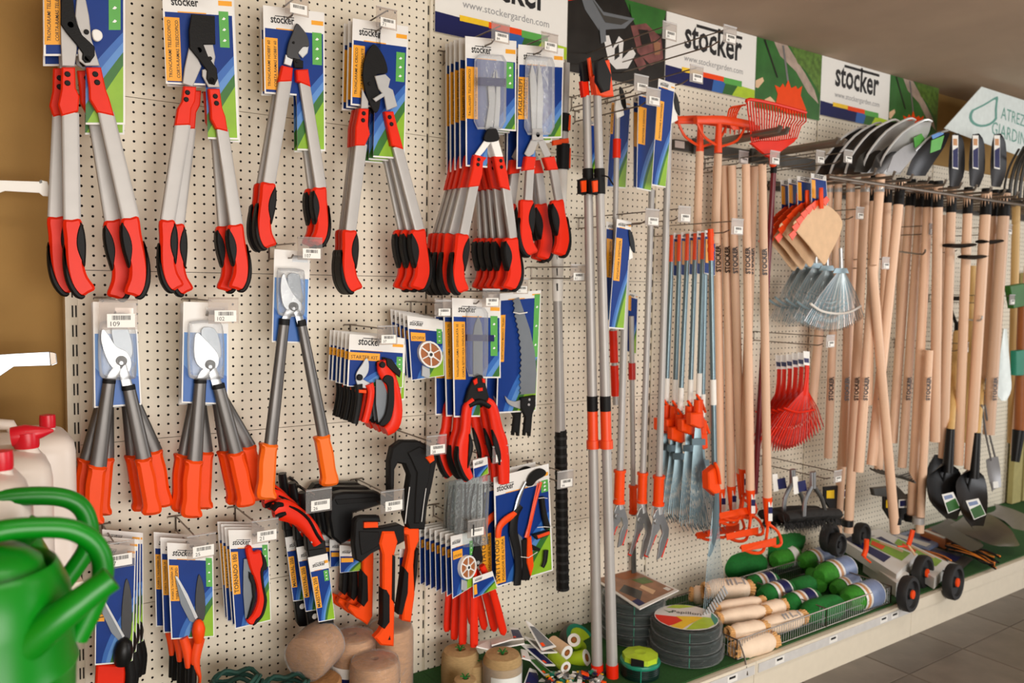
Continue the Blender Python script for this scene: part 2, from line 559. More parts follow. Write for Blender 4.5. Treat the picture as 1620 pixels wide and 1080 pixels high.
# ---------------------------------------------------------------- hooks with price tags
def hook(u, v, d0, L, label, num=None, tip=None, lower=True, cat='hook', tagoff=(0, 0), rise=0.0, tagsize=1.0, at0=None):
    """u, v, d0: photo pixel and depth where the lower prong passes; prongs run straight out from the board"""
    p = W(u, v, d0)
    x, z = p.x, p.z
    T = thing('display_hook', label, cat, (x, 0, z), 'steel hooks with price tags on the pegboard')
    sh = [tube('hooksteel', [(x - 0.02, 0.006, z + 0.034), (x - 0.02, -0.006, z + 0.04), (x + 0.02, -0.006, z + 0.04), (x + 0.02, 0.006, z + 0.034)], 0.0022, 6),
          tube('hooksteel', [(x, -0.005, z + 0.04), (x, -0.005, z), (x, 0.004, z - 0.004)], 0.0024, 6)]
    part(T, 'back_clip', sh)
    if lower:
        part(T, 'prong', tube('hooksteel', [(x, -0.004, z + 0.002), (x, -L * 0.86, z + 0.002 + rise * 0.8), (x, -L * 0.92, z + 0.010 + rise)], 0.0025, 6))
    part(T, 'prong', tube('hooksteel', [(x, -0.004, z + 0.04), (x, -L, z + 0.04 + rise)], 0.0022, 6))
    tx, tz = x + tagoff[0], z + 0.042 + rise + tagoff[1]
    s = tagsize
    h = part(T, 'tag_holder', [wplate('holder', [Vector((tx - 0.031 * s, -L - 0.003, tz + 0.004)), Vector((tx + 0.031 * s, -L - 0.003, tz + 0.004)), Vector((tx + 0.031 * s, -L - 0.003, tz - 0.05 * s)), Vector((tx - 0.031 * s, -L - 0.003, tz - 0.05 * s))], 0.002),
              tube('holder', [(tx - 0.031 * s, -L - 0.002, tz + 0.004), (tx + 0.031 * s, -L - 0.002, tz + 0.004)], 0.0028, 6)])
    a = Vector((tx - 0.019 * s, -L - 0.0042, tz - 0.022 * s)); b = Vector((tx + 0.026 * s, -L - 0.0042, tz - 0.022 * s)); dn = Vector((0, 0, -0.024 * s))
    sh = [wplate('white', [a, b, b + dn, a + dn], 0.0008)]
    random.seed(int(u * 7 + v))
    xx = 0.18
    while xx < 0.85:
        w = random.choice((0.012, 0.02, 0.03))
        q0 = a + (b - a) * xx; q1 = a + (b - a) * (xx + w)
        f = Vector((0, -0.0003, 0))
        sh.append(('ink', [q0 + dn * 0.12 + f, q1 + dn * 0.12 + f, q1 + dn * 0.45 + f, q0 + dn * 0.45 + f], [(0, 1, 2, 3)]))
        xx += w + random.choice((0.012, 0.022))
    pl = part(T, 'price_label', sh, smooth=False, sub=h)
    if num:
        sh2 = words('ink', num, a + (b - a) * 0.12 + dn * 0.9, a + (b - a) * (0.12 + 0.11 * len(num)) + dn * 0.9, off=0.0004)
        for v_ in sh2[1]: pass
        h['label'] = 'clear holder with the price label ' + num
        # merge the number into the label mesh
        me = pl.data
        L0 = wloc(pl)
        o2 = part(None, 'price_label', [(sh2[0], [q - L0 for q in sh2[1]], sh2[2])], smooth=False)
        bm_join(pl, o2)
    return T
def bm_join(a, b):
    import bmesh
    bm = bmesh.new()
    bm.from_mesh(a.data)
    k = len(bm.faces)
    bm.from_mesh(b.data)
    bm.faces.ensure_lookup_table()
    idx = [m.name for m in a.data.materials].index('ink')
    for f in bm.faces[k:]: f.material_index = idx
    bm.to_mesh(a.data)
    bm.free()
    bpy.data.objects.remove(b)

# ================================================================ SETTING
BW = 1.0125
CEIL = 1.045 - FLOOR
DECK = -1.32 - FLOOR
def Z(z): return z - FLOOR
fl = thing('floor', None, None, (2.0, -2, 0)); fl['kind'] = 'structure'
part(fl, 'floor_slab', box('grout', (-3.0, -6.0, -0.1), (9.0, 0.3, -0.004)), smooth=False)
def tilemesh():
    a, b, e, h = 0.0018, 0.3982, 0.0025, 0.0
    V = [Vector(p) for p in ((a, a, -0.006), (b, a, -0.006), (b, b, -0.006), (a, b, -0.006), (a, a, -0.0015), (b, a, -0.0015), (b, b, -0.0015), (a, b, -0.0015), (a + e, a + e, 0), (b - e, a + e, 0), (b - e, b - e, 0), (a + e, b - e, 0))]
    return ('tile', V, [(0, 1, 5, 4), (1, 2, 6, 5), (2, 3, 7, 6), (3, 0, 4, 7), (4, 5, 9, 8), (5, 6, 10, 9), (6, 7, 11, 10), (7, 4, 8, 11), (8, 9, 10, 11)])
first = None
for i in range(-3, 11):
    for j in range(0, 8):
        x, y = 2.70 + 0.4 * (i - 4), -0.74 + 0.4 - 0.4 * j - 0.4
        if first is None:
            first = part(fl, 'tile', tilemesh(), smooth=False)
            first.data.transform(Matrix.Translation(Vector(fl.location)))
            t = first
        else:
            t = first.copy(); COL.objects.link(t)
        t.location = Vector((x, y, 0)) - Vector(fl.location)
ce = part(None, 'ceiling', box('ceil', (-3.0, -6.0, CEIL), (9.0, 0.6, CEIL + 0.1)), smooth=False); ce['kind'] = 'structure'
wb = part(None, 'wall_back', box('ochre', (-3.0, 0.05, -0.05), (9.0, 0.15, CEIL)), smooth=False); wb['kind'] = 'structure'
wl = part(None, 'wall_left', box('ochre', (-1.35, -3.2, -0.05), (-1.25, 0.05, CEIL)), smooth=False); wl['kind'] = 'structure'
wr = part(None, 'wall_right', box('ochre', (8.6, -6.0, -0.05), (8.7, 0.05, CEIL)), smooth=False); wr['kind'] = 'structure'
be = part(None, 'trim_1', box('ceil', (5.6, -0.5, CEIL - 0.16), (8.6, 0.05, CEIL)), smooth=False); be['kind'] = 'structure'

def panel_data(rows):
    """a pressed pegboard panel with real holes, 25 mm pitch"""
    V = []; F = []; MI = []
    p = 0.025; r = 0.0034; n = 8; th = 0.004
    W0 = BW - 0.010; H = rows * p - 0.0016
    ox = 0.01375; nc = 40
    xs0 = ox - p / 2 + 0.0
    idx = {}
    def vert(x, y, z):
        k = (round(x, 5), round(y, 5), round(z, 5))
        if k not in idx:
            idx[k] = len(V); V.append(Vector((x, y, z)))
        return idx[k]
    for c in range(nc):
        for q in range(rows):
            cx = ox + c * p; cz = p / 2 + q * p
            x0, x1 = (0 if c == 0 else cx - p / 2), (W0 if c == nc - 1 else cx + p / 2)
            z0, z1 = (0.0008 if q == 0 else cz - p / 2), (H + 0.0008 if q == rows - 1 else cz + p / 2)
            sq = [(x1, cz), (x1, z1), (cx, z1), (x0, z1), (x0, cz), (x0, z0), (cx, z0), (x1, z0)]
            a = [vert(x, 0, z) for x, z in sq]
            b = []; e = []
            for k in range(n):
                t = 2 * PI * k / n
                V.append(Vector((cx + r * math.cos(t), 0, cz + r * math.sin(t)))); b.append(len(V) - 1)
                V.append(Vector((cx + r * math.cos(t), th, cz + r * math.sin(t)))); e.append(len(V) - 1)
            for k in range(n):
                l = (k + 1) % n
                F.append((a[k], a[l], b[l], b[k])); MI.append(0)
                F.append((b[k], b[l], e[l], e[k])); MI.append(1)
    # rim
    for P in ([(0, 0.0008), (W0, 0.0008)], [(W0, 0.0008), (W0, H)], [(W0, H), (0, H)], [(0, H), (0, 0.0008)]):
        (xa, za), (xb, zb) = P
        k = len(V)
        V.extend([Vector((xa, 0, za)), Vector((xb, 0, zb)), Vector((xb, 0.012, zb)), Vector((xa, 0.012, za))])
        F.append((k, k + 1, k + 2, k + 3)); MI.append(0)
    me = bpy.data.meshes.new('peg_panel')
    me.from_pydata(V, [], F)
    me.materials.append(MATS['peg']); me.materials.append(MATS['hole'])
    me.polygons.foreach_set('material_index', MI)
    return me
PAN = {18: panel_data(18), 6: panel_data(6), 14: panel_data(14), 8: panel_data(8)}
BAYL = ['leftmost pegboard bay holding the loppers', 'second pegboard bay from the left behind the saws and poles', 'third pegboard bay behind the metal leaf rakes', 'fourth pegboard bay behind the hanging wooden handles', 'fifth pegboard bay behind the black shovels', 'rightmost pegboard bay at the far end']
for b in range(6):
    x0 = b * BW - 0.005
    T = thing('pegboard_bay', BAYL[b], 'shelving bay', (x0, 0, 0), 'cream pegboard bays of the wall display')
    seams = [(-1.35, 18), (-0.9, 18), (-0.45, 18), (0, 18)]
    seams += [(0.45, 18), (0.9, 6)] if b < 4 else [(0.45, 8)]
    for z, rws in seams:
        o = bpy.data.objects.new('panel', PAN[rws])
        COL.objects.link(o); o.parent = T
        o.location = (0.0098, 0, Z(z))
    part(T, 'backing_sheet', box('hole', (x0 + 0.002, 0.014, Z(-1.4)), (x0 + BW - 0.002, 0.02, Z(seams[-1][0] + seams[-1][1] * 0.025))), smooth=False)
    top = Z(1.04 if b < 4 else 0.68)
    def post(x, w):
        sh = [box('post', (x, 0.003, 0.0), (x + 2 * w, 0.045, top))]
        z = 0.2
        while z < top - 0.04:
            sh.append(box('hole', (x + 0.0026, 0.0018, z), (x + 0.007, 0.004, z + 0.028)))
            z += 0.05
        part(T, 'slotted_post', sh, smooth=False)
    if b == 0:
        part(T, 'slotted_post', [box('post', (-0.024, -0.004, 0), (-0.012, 0.045, top)), box('post', (-0.012, 0.0, 0), (0.0045, 0.045, top))] +
             [box('hole', (xx, -0.0012, 0.3 + 0.05 * k), (xx + 0.0035, 0.001, 0.33 + 0.05 * k)) for k in range(int(top / 0.05) - 7) for xx in (-0.009, -0.001)], smooth=False)
    else: post(x0, 0.0048)
    # base: deck, grass mat, front lip, price rail, kick panel
    part(T, 'base_deck', box('deckwhite', (x0, -0.555, DECK - 0.03), (x0 + BW - 0.001, 0.0, DECK)), smooth=False)
    part(T, 'grass_mat', box('grass', (x0, -0.535, DECK), (x0 + BW - 0.001, -0.001, DECK + 0.006)), smooth=False)
    part(T, 'front_lip', box('deckwhite', (x0, -0.565, DECK - 0.042), (x0 + BW - 0.0015, -0.548, DECK + 0.004)), smooth=False)
    if b in (1, 2):
        rl = part(T, 'price_rail', [box('railgrey', (x0 + 0.01, -0.569, DECK - 0.038), (x0 + BW - 0.012, -0.5652, DECK - 0.006))], smooth=False)
        xs = (0.72, 0.86) if b == 1 else (0.10, 0.42, 0.76, 0.84)
        for xx in xs:
            a = Vector((x0 + xx, -0.5695, DECK - 0.034))
            part(T, 'price_label', [wplate('white', [a, a + Vector((0.05, 0, 0)), a + Vector((0.05, 0, 0.024)), a + Vector((0, 0, 0.024))], 0.0004), ('ink', [a + Vector((p, -0.0006, q)) for p, q in ((0.008, 0.012), (0.04, 0.012), (0.04, 0.020), (0.008, 0.020))], [(0, 1, 2, 3)])], smooth=False, sub=rl)
    part(T, 'kick_panel', box('deckwhite', (x0 + 0.001, -0.557, 0.0), (x0 + BW - 0.001, -0.545, DECK - 0.042)), smooth=False)

# ---------------------------------------------------------------- header signs and photo panels
def header_sign(x0, x1, label, hang=0.0):
    T = thing('header_sign', label, 'sign', (x0, -0.012, Z(0.78)), 'white header signs above the pegboard')
    q = [Vector((x0, -0.012, Z(1.043))), Vector((x1, -0.012, Z(1.043))), Vector((x1, -0.012, Z(0.778))), Vector((x0, -0.012, Z(0.778)))]
    c = Card.__new__(Card); c.c = q; c.n = Vector((0, -1, 0)); c.head = .7; c.st = None
    part(T, 'board', c.base('white', (0, 0, 1, 1), 0.006), smooth=False)
    L = [('blued', [(0, 0.74), (1, 0.86), (1, 1), (0, 1)]), ('bluemid', [(0.52, 0.80), (0.68, 0.82), (0.62, 1), (0.5, 1)]), ('greend', [(0.66, 0.8), (0.8, 0.84), (0.74, 1), (0.62, 1)]), ('lime', [(0.8, 0.82), (1, 0.84), (1, 1), (0.73, 1)]),
         ('yellow', [(0.17, 0.74), (0.40, 0.74), (0.40, 0.81), (0.17, 0.81)]), ('orange', [(0.38, 0.745), (0.63, 0.745), (0.63, 0.82), (0.38, 0.82)]), ('greens', [(0.63, 0.75), (0.84, 0.75), (0.84, 0.84), (0.63, 0.84)])]
    L[0] = ('blued', [(0, 0.76), (0.66, 0.80), (0.66, 1), (0, 1)])
    part(T, 'colour_band', [c.poly(m, p, 0.0003 * (i + 1)) for i, (m, p) in enumerate(L)], smooth=False)
    part(T, 'lettering', [logo('ink', c.p(0.19, 0.44), c.p(0.83, 0.44), c.n, 0.0008)], 'black shop lettering with a long crossbar', smooth=False)
    part(T, 'web_address', [words('inkgrey', 'www.stockergarden.com', c.p(0.19, 0.64), c.p(0.85, 0.64), c.n, 0.0008)], smooth=False)
    return T
header_sign(1.028, 1.560, 'white header sign at the left, cut off by the picture top')
header_sign(2.048, 2.578, 'white header sign in the middle with large black lettering')
header_sign(3.037, 3.590, 'white header sign furthest right, above the silver shovels')
def photo_panel(x0, x1, label, kind):
    T = thing('photo_panel', label, 'picture', (x0, -0.012, Z(0.78)))
    q = [Vector((x0, -0.012, Z(1.043))), Vector((x1, -0.012, Z(1.043))), Vector((x1, -0.012, Z(0.75 if kind == 'leaf' else 0.74))), Vector((x0, -0.012, Z(0.75 if kind == 'leaf' else 0.74)))]
    c = Card.__new__(Card); c.c = q; c.n = Vector((0, -1, 0))
    part(T, 'board', c.base('white', (0, 0, 1, 1), 0.005), smooth=False)
    if kind == 'leaf':
        rk = [(0.30, 0.93), (0.33, 0.74), (0.28, 0.62), (0.36, 0.64), (0.40, 0.57), (0.44, 0.62), (0.48, 0.50), (0.53, 0.61), (0.60, 0.56), (0.63, 0.60), (0.70, 0.54), (0.68, 0.68), (0.78, 0.88), (0.70, 0.95), (0.5, 0.99)]
        L = [('photog', [(0, 0), (1, 0), (1, 1), (0, 1)]), ('photostone', [(0.25, 0), (0.45, 0), (0.75, 0.35), (0.9, 0.55), (0.98, 0.75), (0.8, 0.62), (0.6, 0.35), (0.35, 0.18)]), ('photoleaf', [(0.5, 0), (1, 0), (1, 0.62), (0.92, 0.5), (0.75, 0.3), (0.62, 0.22)]),
             ('steel', [(0.37, 0.02), (0.40, 0.02), (0.50, 0.55), (0.47, 0.55)]), ('photob', [(0.1, 0.02), (0.12, 0.0), (0.33, 0.5), (0.31, 0.51)]), ('orange', rk), ('canvas', [(0.14, 0.86), (0.22, 0.8), (0.30, 0.86), (0.24, 0.92), (0.16, 0.92)]), ('canvas', [(0.0, 0.62), (0.1, 0.55), (0.12, 0.6), (0.04, 0.72), (0, 0.72)])]
    else:
        L = [('photob', [(0, 0), (1, 0), (1, 1), (0, 1)]), ('greend', [(0.55, 0), (1, 0), (0.95, 0.3), (0.7, 0.35)]), ('red', [(0, 0), (0.18, 0), (0.1, 0.15), (0, 0.2)]), ('photoplum', [(0.62, 0.30), (0.78, 0.22), (0.95, 0.35), (0.98, 0.6), (0.85, 0.72), (0.7, 0.6)]),
             ('bladegrey', [(0.10, 0.05), (0.2, 0.05), (0.34, 0.22), (0.66, 0.2), (0.56, 0.35), (0.42, 0.40), (0.3, 0.45), (0.16, 0.25)]), ('cardw', [(0.34, 0.50), (0.4, 0.48), (0.44, 0.62), (0.5, 0.46), (0.55, 0.5), (0.54, 0.72), (0.64, 0.56), (0.68, 0.62), (0.6, 0.82), (0.48, 0.86), (0.4, 0.78)]), ('photob', [(0.46, 0.62), (0.5, 0.55), (0.51, 0.7), (0.46, 0.76)]),
             ('forkgrey', [(0.22, 0.10), (0.34, 0.26), (0.60, 0.24), (0.52, 0.32), (0.36, 0.34)]), ('photoplum', [(0.66, 0.70), (0.74, 0.62), (0.80, 0.74), (0.72, 0.82)]), ('photob', [(0.70, 0.32), (0.80, 0.30), (0.84, 0.44), (0.74, 0.50)]), ('magazine', [(0.86, 0.40), (0.94, 0.42), (0.94, 0.56), (0.88, 0.58)]), ('bladegrey', [(0.30, 0.42), (0.36, 0.40), (0.37, 0.56), (0.32, 0.60)]), ('greend', [(0.60, 0.05), (0.72, 0.02), (0.70, 0.16), (0.62, 0.18)])]
    part(T, 'print', [c.poly(m, p, 0.0003 * (i + 1)) for i, (m, p) in enumerate(L)], smooth=False)
photo_panel(1.562, 2.044, 'dark photo panel of garden cutters and plums', 'dark')
photo_panel(2.580, 3.034, 'photo panel of an orange rake on grass, nearer one', 'leaf')
photo_panel(3.592, 4.046, 'photo panel of an orange rake on grass, further one', 'leaf')
# tilted poster at far right
T = thing('hanging_poster', 'pale tilted garden tool poster hanging under the ceiling at right', 'sign', W(1553, 137, 0.25))
c = Card([(1553, 137), (1680, 178), (1655, 262), (1494, 203)], 0.25)
part(T, 'board', c.base('posterw', (0, 0, 1, 1), 0.004), smooth=False)
def st_ring(c, cx, cy, rx, ry, w, off):
    k = 20; V = []; F = []
    for i in range(k):
        a = 2 * PI * i / k
        sq = 1.0 if math.sin(a) < 0 else (1 + 0.6 * math.sin(a) ** 3)
        V.append(c.p(cx + rx * math.cos(a) * (1 if math.sin(a) < 0 else 1 - 0.5 * math.sin(a)), cy - ry * math.sin(a) * sq, off))
        V.append(c.p(cx + rx * (1 - w) * math.cos(a) * (1 if math.sin(a) < 0 else 1 - 0.5 * math.sin(a)), cy - ry * (1 - w) * math.sin(a) * sq, off))
    for i in range(k):
        j = (i + 1) % k
        F.append((2 * i, 2 * j, 2 * j + 1, 2 * i + 1))
    return ('posterg', V, F)
part(T, 'emblem', [st_ring(c, 0.21, 0.5, 0.13, 0.26, 0.18, 0.0006)], smooth=False)
part(T, 'lettering', [words('posterg', 'ATREZZI DA', c.p(0.37, 0.47), c.p(0.86, 0.47), c.n, 0.0006)], 'pale green capital lettering', smooth=False)
part(T, 'lettering', [words('posterg', 'GIARDINO', c.p(0.37, 0.80), c.p(0.80, 0.80), c.n, 0.0006)], 'pale green capital lettering', smooth=False)
# ================================================================ LOPPERS AND SHEARS ON THE LEFT
def frame_poly(m, pts, top, bot, d, th, wpx, L0, mir=False, bev=0.004, sm=True, w0=26.0):
    """points traced in a handle's own frame (x across, y along, px) placed between two photo points"""
    ax = Vector((bot[0] - top[0], bot[1] - top[1])); L = ax.length; ax.normalize()
    nx = Vector((-ax.y, ax.x)) * -1
    k = wpx / w0; kl = L / L0
    out = []
    for x, y in pts:
        if mir: x = -x
        out.append((top[0] + nx.x * -x * -k + ax.x * y * kl, top[1] + nx.y * -x * -k + ax.y * y * kl))
    return plate(m, out, d, th, bev, sm)
GR_RED = [(-13, 0), (0, -1), (13, -1), (17, 18), (16, 40), (15, 60), (14, 74), (18, 92), (28, 111), (17, 118), (5, 123), (-7, 108), (-13, 84), (-14, 56), (-13, 28)]
GR_OVAL = [(13, 4), (18, 18), (19, 40), (17, 62), (14, 76), (7, 60), (3, 42), (5, 22)]
GR_BACK = [(-14, 38), (-12, 70), (-6, 96), (4, 116), (12, 122), (6, 127), (-4, 121), (-14, 102), (-18, 76), (-17, 52)]
def grip(T, top, bot, wpx, d, mir, th=0.024, rm='red'):
    g = part(T, 'grip', frame_poly(rm, GR_RED, top, bot, d + th / 2, th, wpx, 122, mir, 0.006))
    part(T, 'grip_pad', [frame_poly('black', GR_OVAL, top, bot, d + th / 2 + 0.002, th + 0.004, wpx, 122, mir, 0.004), frame_poly('black', GR_BACK, top, bot, d + th / 2 + 0.0015, th + 0.003, wpx, 122, mir, 0.004)], 'black rubber pads', sub=g)
def bolt(T, lst, d, m='black'):
    part(T, 'bolts', [disc(m, u, v, r, d, 0.005, 10, 0.001) for u, v, r in lst])
def arm(T, a, b, wa, wb, d, th=0.014, m='alu', name='handle_tube'):
    n = 5
    path = [(a[0] + (b[0] - a[0]) * i / n, a[1] + (b[1] - a[1]) * i / n, wa + (wb - wa) * i / n) for i in range(n + 1)]
    return part(T, name, strip(m, path, d, th, 12, 0.3, 1))
def shifted(pts, dx, dy=0, k=1.0, c=None):
    return [(p[0] + dx, p[1] + dy) + tuple(p[2:]) for p in pts]

# --- telescopic and bypass loppers: every one its own thing, repeats re-laid at their own depth
def lopper(spec, d, dl=(0, 0), dr=(0, 0), dh=(0, 0), label='', full=True, carddx=(0, 0)):
    s = spec
    T = thing('shears' if s.get('sh') else 'lopper', label, 'shears' if s.get('sh') else 'loppers', W(s['anchor'][0] + dh[0], s['anchor'][1] + dh[1], d), s['group'])
    q = [(u + carddx[0], v + carddx[1]) for u, v in s['card']]
    c = put_card(T, q, d - 0.010, s.get('title') if full or s.get('tall') else None, **s['ck'])
    for nm, m, pts, off, th, sm in s['head']:
        part(T, nm, plate(m, shifted(pts, *dh), d + off, th, 0.0015, sm))
    bolt(T, [(u + dh[0], v + dh[1], r) for u, v, r in s['bolts']], d + 0.012)
    for side, (key, dd) in enumerate((('L', dl), ('R', dr))):
        a0, a1, b0, b1, wa, wb, g1, gw = s[key]
        # sleeve
        sl = shifted(s['sleeve' + key], dh[0] + (dd[0] - dh[0]) * 0.45, dh[1] + (dd[1] - dh[1]) * 0.45)
        so = part(T, 'sleeve', plate('red', sl, d + 0.010, 0.02, 0.003))
        if s.get('sb' + key): part(T, 'rivets', [disc('black', u + dh[0] + (dd[0] - dh[0]) * 0.4, v + dh[1], r, d + 0.013, 0.005, 10) for u, v, r in s['sb' + key]], sub=so)
        A = (a0 + dh[0] + (dd[0] - dh[0]) * 0.5, a1 + dh[1]); B = (b0 + dd[0], b1 + dd[1])
        arm(T, A, B, wa, wb, d)
        grip(T, B, (g1[0] + dd[0], g1[1] + dd[1]), gw, d, side == 1)
    if s.get('blister') and full:
        part(T, 'blister', plate('clear', s['blister'], d + 0.024, 0.03, 0.008, False))
    return T

A1 = dict(anchor=(133, -50), group='silver loppers with red and black grips, top row', card=[(68, -62), (198, -62), (198, 197), (70, 197)], title=['TRONCARAMI TELESCOPICO', 'CORTA-RAMAS TELESCOPICO'],
    ck=dict(rects=((0, 0, 0.5, 0.578), (0.5, 0, 1, 1)), head=0.17, st=(0.01, 0.2, 0.1, 0.51), gs=(0.79, 0.94, 0.15, 0.42)),
    head=[('jaw', 'alu', [(96, 22), (104, 45), (114, 62), (122, 72), (121, 86), (118, 105), (98, 104), (96, 64)], 0.004, 0.005, False), ('jaw', 'alu', [(119, 25), (122, -12), (136, 0), (141, 25), (145, 62), (158, 104), (136, 104), (125, 96), (123, 80), (127, 72), (131, 74)], 0.006, 0.005, False),
          ('counter_lever', 'black', [(96, 38), (97, -38), (112, -44), (118, 20), (120, 33), (130, 55), (142, 66), (150, 74), (150, 88), (143, 98), (135, 99), (130, 93), (131, 84), (121, 70), (104, 50)], 0.012, 0.006, False), ('bolt_ring', 'cardw', [(146, 49), (153, 46), (161, 51), (162, 60), (155, 65), (148, 61)], 0.016, 0.01, True)],
    bolts=[(112, 39, 5.5), (139, 92, 5.5), (137, 50, 4), (153, 56, 5.5)],
    sleeveL=[(98, 106), (119, 106), (120, 139), (126, 152), (124, 176), (98, 183), (92, 165), (97, 142)], sleeveR=[(137, 106), (160, 106), (168, 142), (173, 155), (181, 183), (154, 177), (142, 157), (141, 138)],
    sbL=[(107, 117, 4.5), (107, 131, 4.5)], sbR=[(151, 117, 4.5), (154, 130, 4.5)],
    L=(111, 178, 114, 348, 25, 25, (123, 469), 27), R=(167, 178, 206.5, 345, 24, 27, (228, 468), 27))
lopper(A1, 0.20, label='long silver lopper with red grips at top left, front of two')
lopper(A1, 0.15, (-25, -4), (-27, 4), (-4, 6), 'long silver lopper behind the front one at top left', carddx=(-1, 16))
A2 = dict(anchor=(315, -12), group=A1['group'], card=[(256, -22), (368, -14), (378, 221), (266, 218)], title=['TRONCARAMI TELESCOPICO', 'CORTA-RAMAS TELESCOPICO'],
    ck=dict(rects=((0, 0, 0.55, 0.64), (0.55, 0, 1, 1)), head=0.165, st=(0.01, 0.22, 0.2, 0.62), gs=(0.78, 0.92, 0.14, 0.38)),
    head=[('jaw', 'alu', [(299, 75), (312, 90), (319, 105), (305, 137), (289, 132), (292, 108)], 0.004, 0.005, False), ('jaw', 'alu', [(320, 70), (337, 70), (341, 90), (339, 100), (348, 138), (330, 138), (320, 120), (320, 110), (328, 108), (322, 85)], 0.006, 0.005, False),
          ('counter_lever', 'black', [(299, 48), (303, 22), (340, 25), (341, 70), (322, 70), (330, 90), (343, 108), (345, 124), (340, 134), (331, 132), (327, 124), (328, 112), (315, 94), (300, 76)], 0.012, 0.006, False)],
    bolts=[(315, 79, 5), (335, 127, 5.5), (333, 92, 3)],
    sleeveL=[(291, 136), (311, 137), (309, 160), (303, 172), (301, 197), (277, 198), (281, 172), (288, 160)], sleeveR=[(330, 140), (348, 140), (352, 170), (357, 184), (361, 208), (342, 203), (334, 188), (333, 168)],
    sbL=[(297, 146, 4), (295, 157, 4)], sbR=[(341, 152, 4), (343, 163, 4)],
    L=(289, 196, 265, 349, 24, 22, (267, 460), 23), R=(351, 205, 373.5, 356, 19, 21, (389, 458), 23))
lopper(A2, 0.20, label='slimmer silver telescopic lopper, second hook from the left, front one')
lopper(A2, 0.15, (15, 6), (-18, 2), (2, 6), 'silver telescopic lopper behind the front one on the second hook', carddx=(2, 4))
A3 = dict(anchor=(461, 25), group=A1['group'], card=[(416, 8), (513, 20), (515, 239), (420, 236)], title=['TRONCARAMI HOBBY 60', 'CORTA RAMAS HOBBY 60'],
    ck=dict(rects=((0, 0, 0.52, 0.61), (0.52, 0, 1, 1)), head=0.155, st=(0.02, 0.22, 0.22, 0.58), gs=(0.79, 0.95, 0.15, 0.38)),
    head=[('blade', 'dgrey', [(469, 37), (478, 44), (487, 58), (489, 73), (480, 74), (472, 85), (476, 94), (455, 90), (456, 70), (463, 52)], 0.008, 0.004, True), ('blade', 'silver', [(480, 72), (489, 71), (487, 84), (479, 92), (471, 83)], 0.004, 0.003, False),
          ('jaw', 'silver', [(452, 86), (465, 90), (461, 105), (449, 101)], 0.006, 0.005, False), ('pivot_block', 'black', [(464, 91), (480, 96), (480, 108), (466, 107)], 0.010, 0.008, False)],
    bolts=[(465, 67, 2), (470, 97, 2.5)],
    sleeveL=[(447, 103), (464, 107), (462, 128), (441, 129)], sleeveR=[(469, 110), (488, 109), (492, 137), (470, 128)],
    L=(451, 126, 425, 290, 21, 20, (414, 392), 22), R=(481, 132, 507, 297, 18, 19, (514, 388), 20))
lopper(A3, 0.19, label='small silver lopper with black hooked blade on third hook, front one')
lopper(A3, 0.15, (-9, 2), (-11, 2), (-3, 3), 'small silver lopper behind the front one on the third hook', carddx=(-5, 3))
A4 = dict(anchor=(601, 46), group=A1['group'], card=[(558, 29), (646, 42), (640, 252), (553, 246)], title=['TRONCARAMI A CRICCO', 'CORTA RAMAS TRINQUETE'],
    ck=dict(rects=((0, 0, 0.5, 0.63), (0.42, 0, 1, 1)), head=0.155, st=(0.02, 0.22, 0.19, 0.57), gs=(0.79, 0.95, 0.2, 0.42)),
    head=[('blade', 'black', [(590, 70), (600, 77), (610, 95), (613, 115), (597, 118), (594, 130), (602, 150), (600, 172), (592, 177), (580, 150), (574, 120), (578, 90)], 0.008, 0.005, True), ('ratchet_plate', 'silver', [(593, 120), (610, 117), (618, 125), (615, 138), (622, 142), (629, 168), (612, 175), (608, 152), (599, 140)], 0.014, 0.006, False),
          ('ratchet_arm', 'silver', [(590, 156), (606, 146), (609, 152), (595, 161)], 0.018, 0.004, False), ('jaw', 'alu', [(573, 140), (583, 160), (583, 171), (571, 172)], 0.004, 0.005, False)],
    bolts=[(607, 127, 4.5), (612, 142, 5), (585, 132, 2.5)],
    sleeveL=[(569, 171), (584, 172), (583, 198), (586, 212), (578, 230), (562, 230), (563, 200)], sleeveR=[(609, 176), (623, 176), (631, 206), (639, 236), (620, 230), (615, 206)],
    sbL=[(576, 179, 3.5), (575, 190, 3.5)], sbR=[(617, 185, 3.5), (620, 196, 3.5)],
    L=(571, 227, 554, 365, 20, 18, (552, 462), 21), R=(628, 232, 663, 364, 18, 18, (675, 458), 22))
for i, (dd, l, r) in enumerate(((0.20, 0, 0), (0.165, -4, -13), (0.13, -9, -25))):
    lopper(A4, dd, (l, 0), (r, 0), (l, i * 2), 'silver ratchet lopper on the fourth hook, ' + ORD[i], full=i == 0, carddx=(-7 * i, 4 * i))
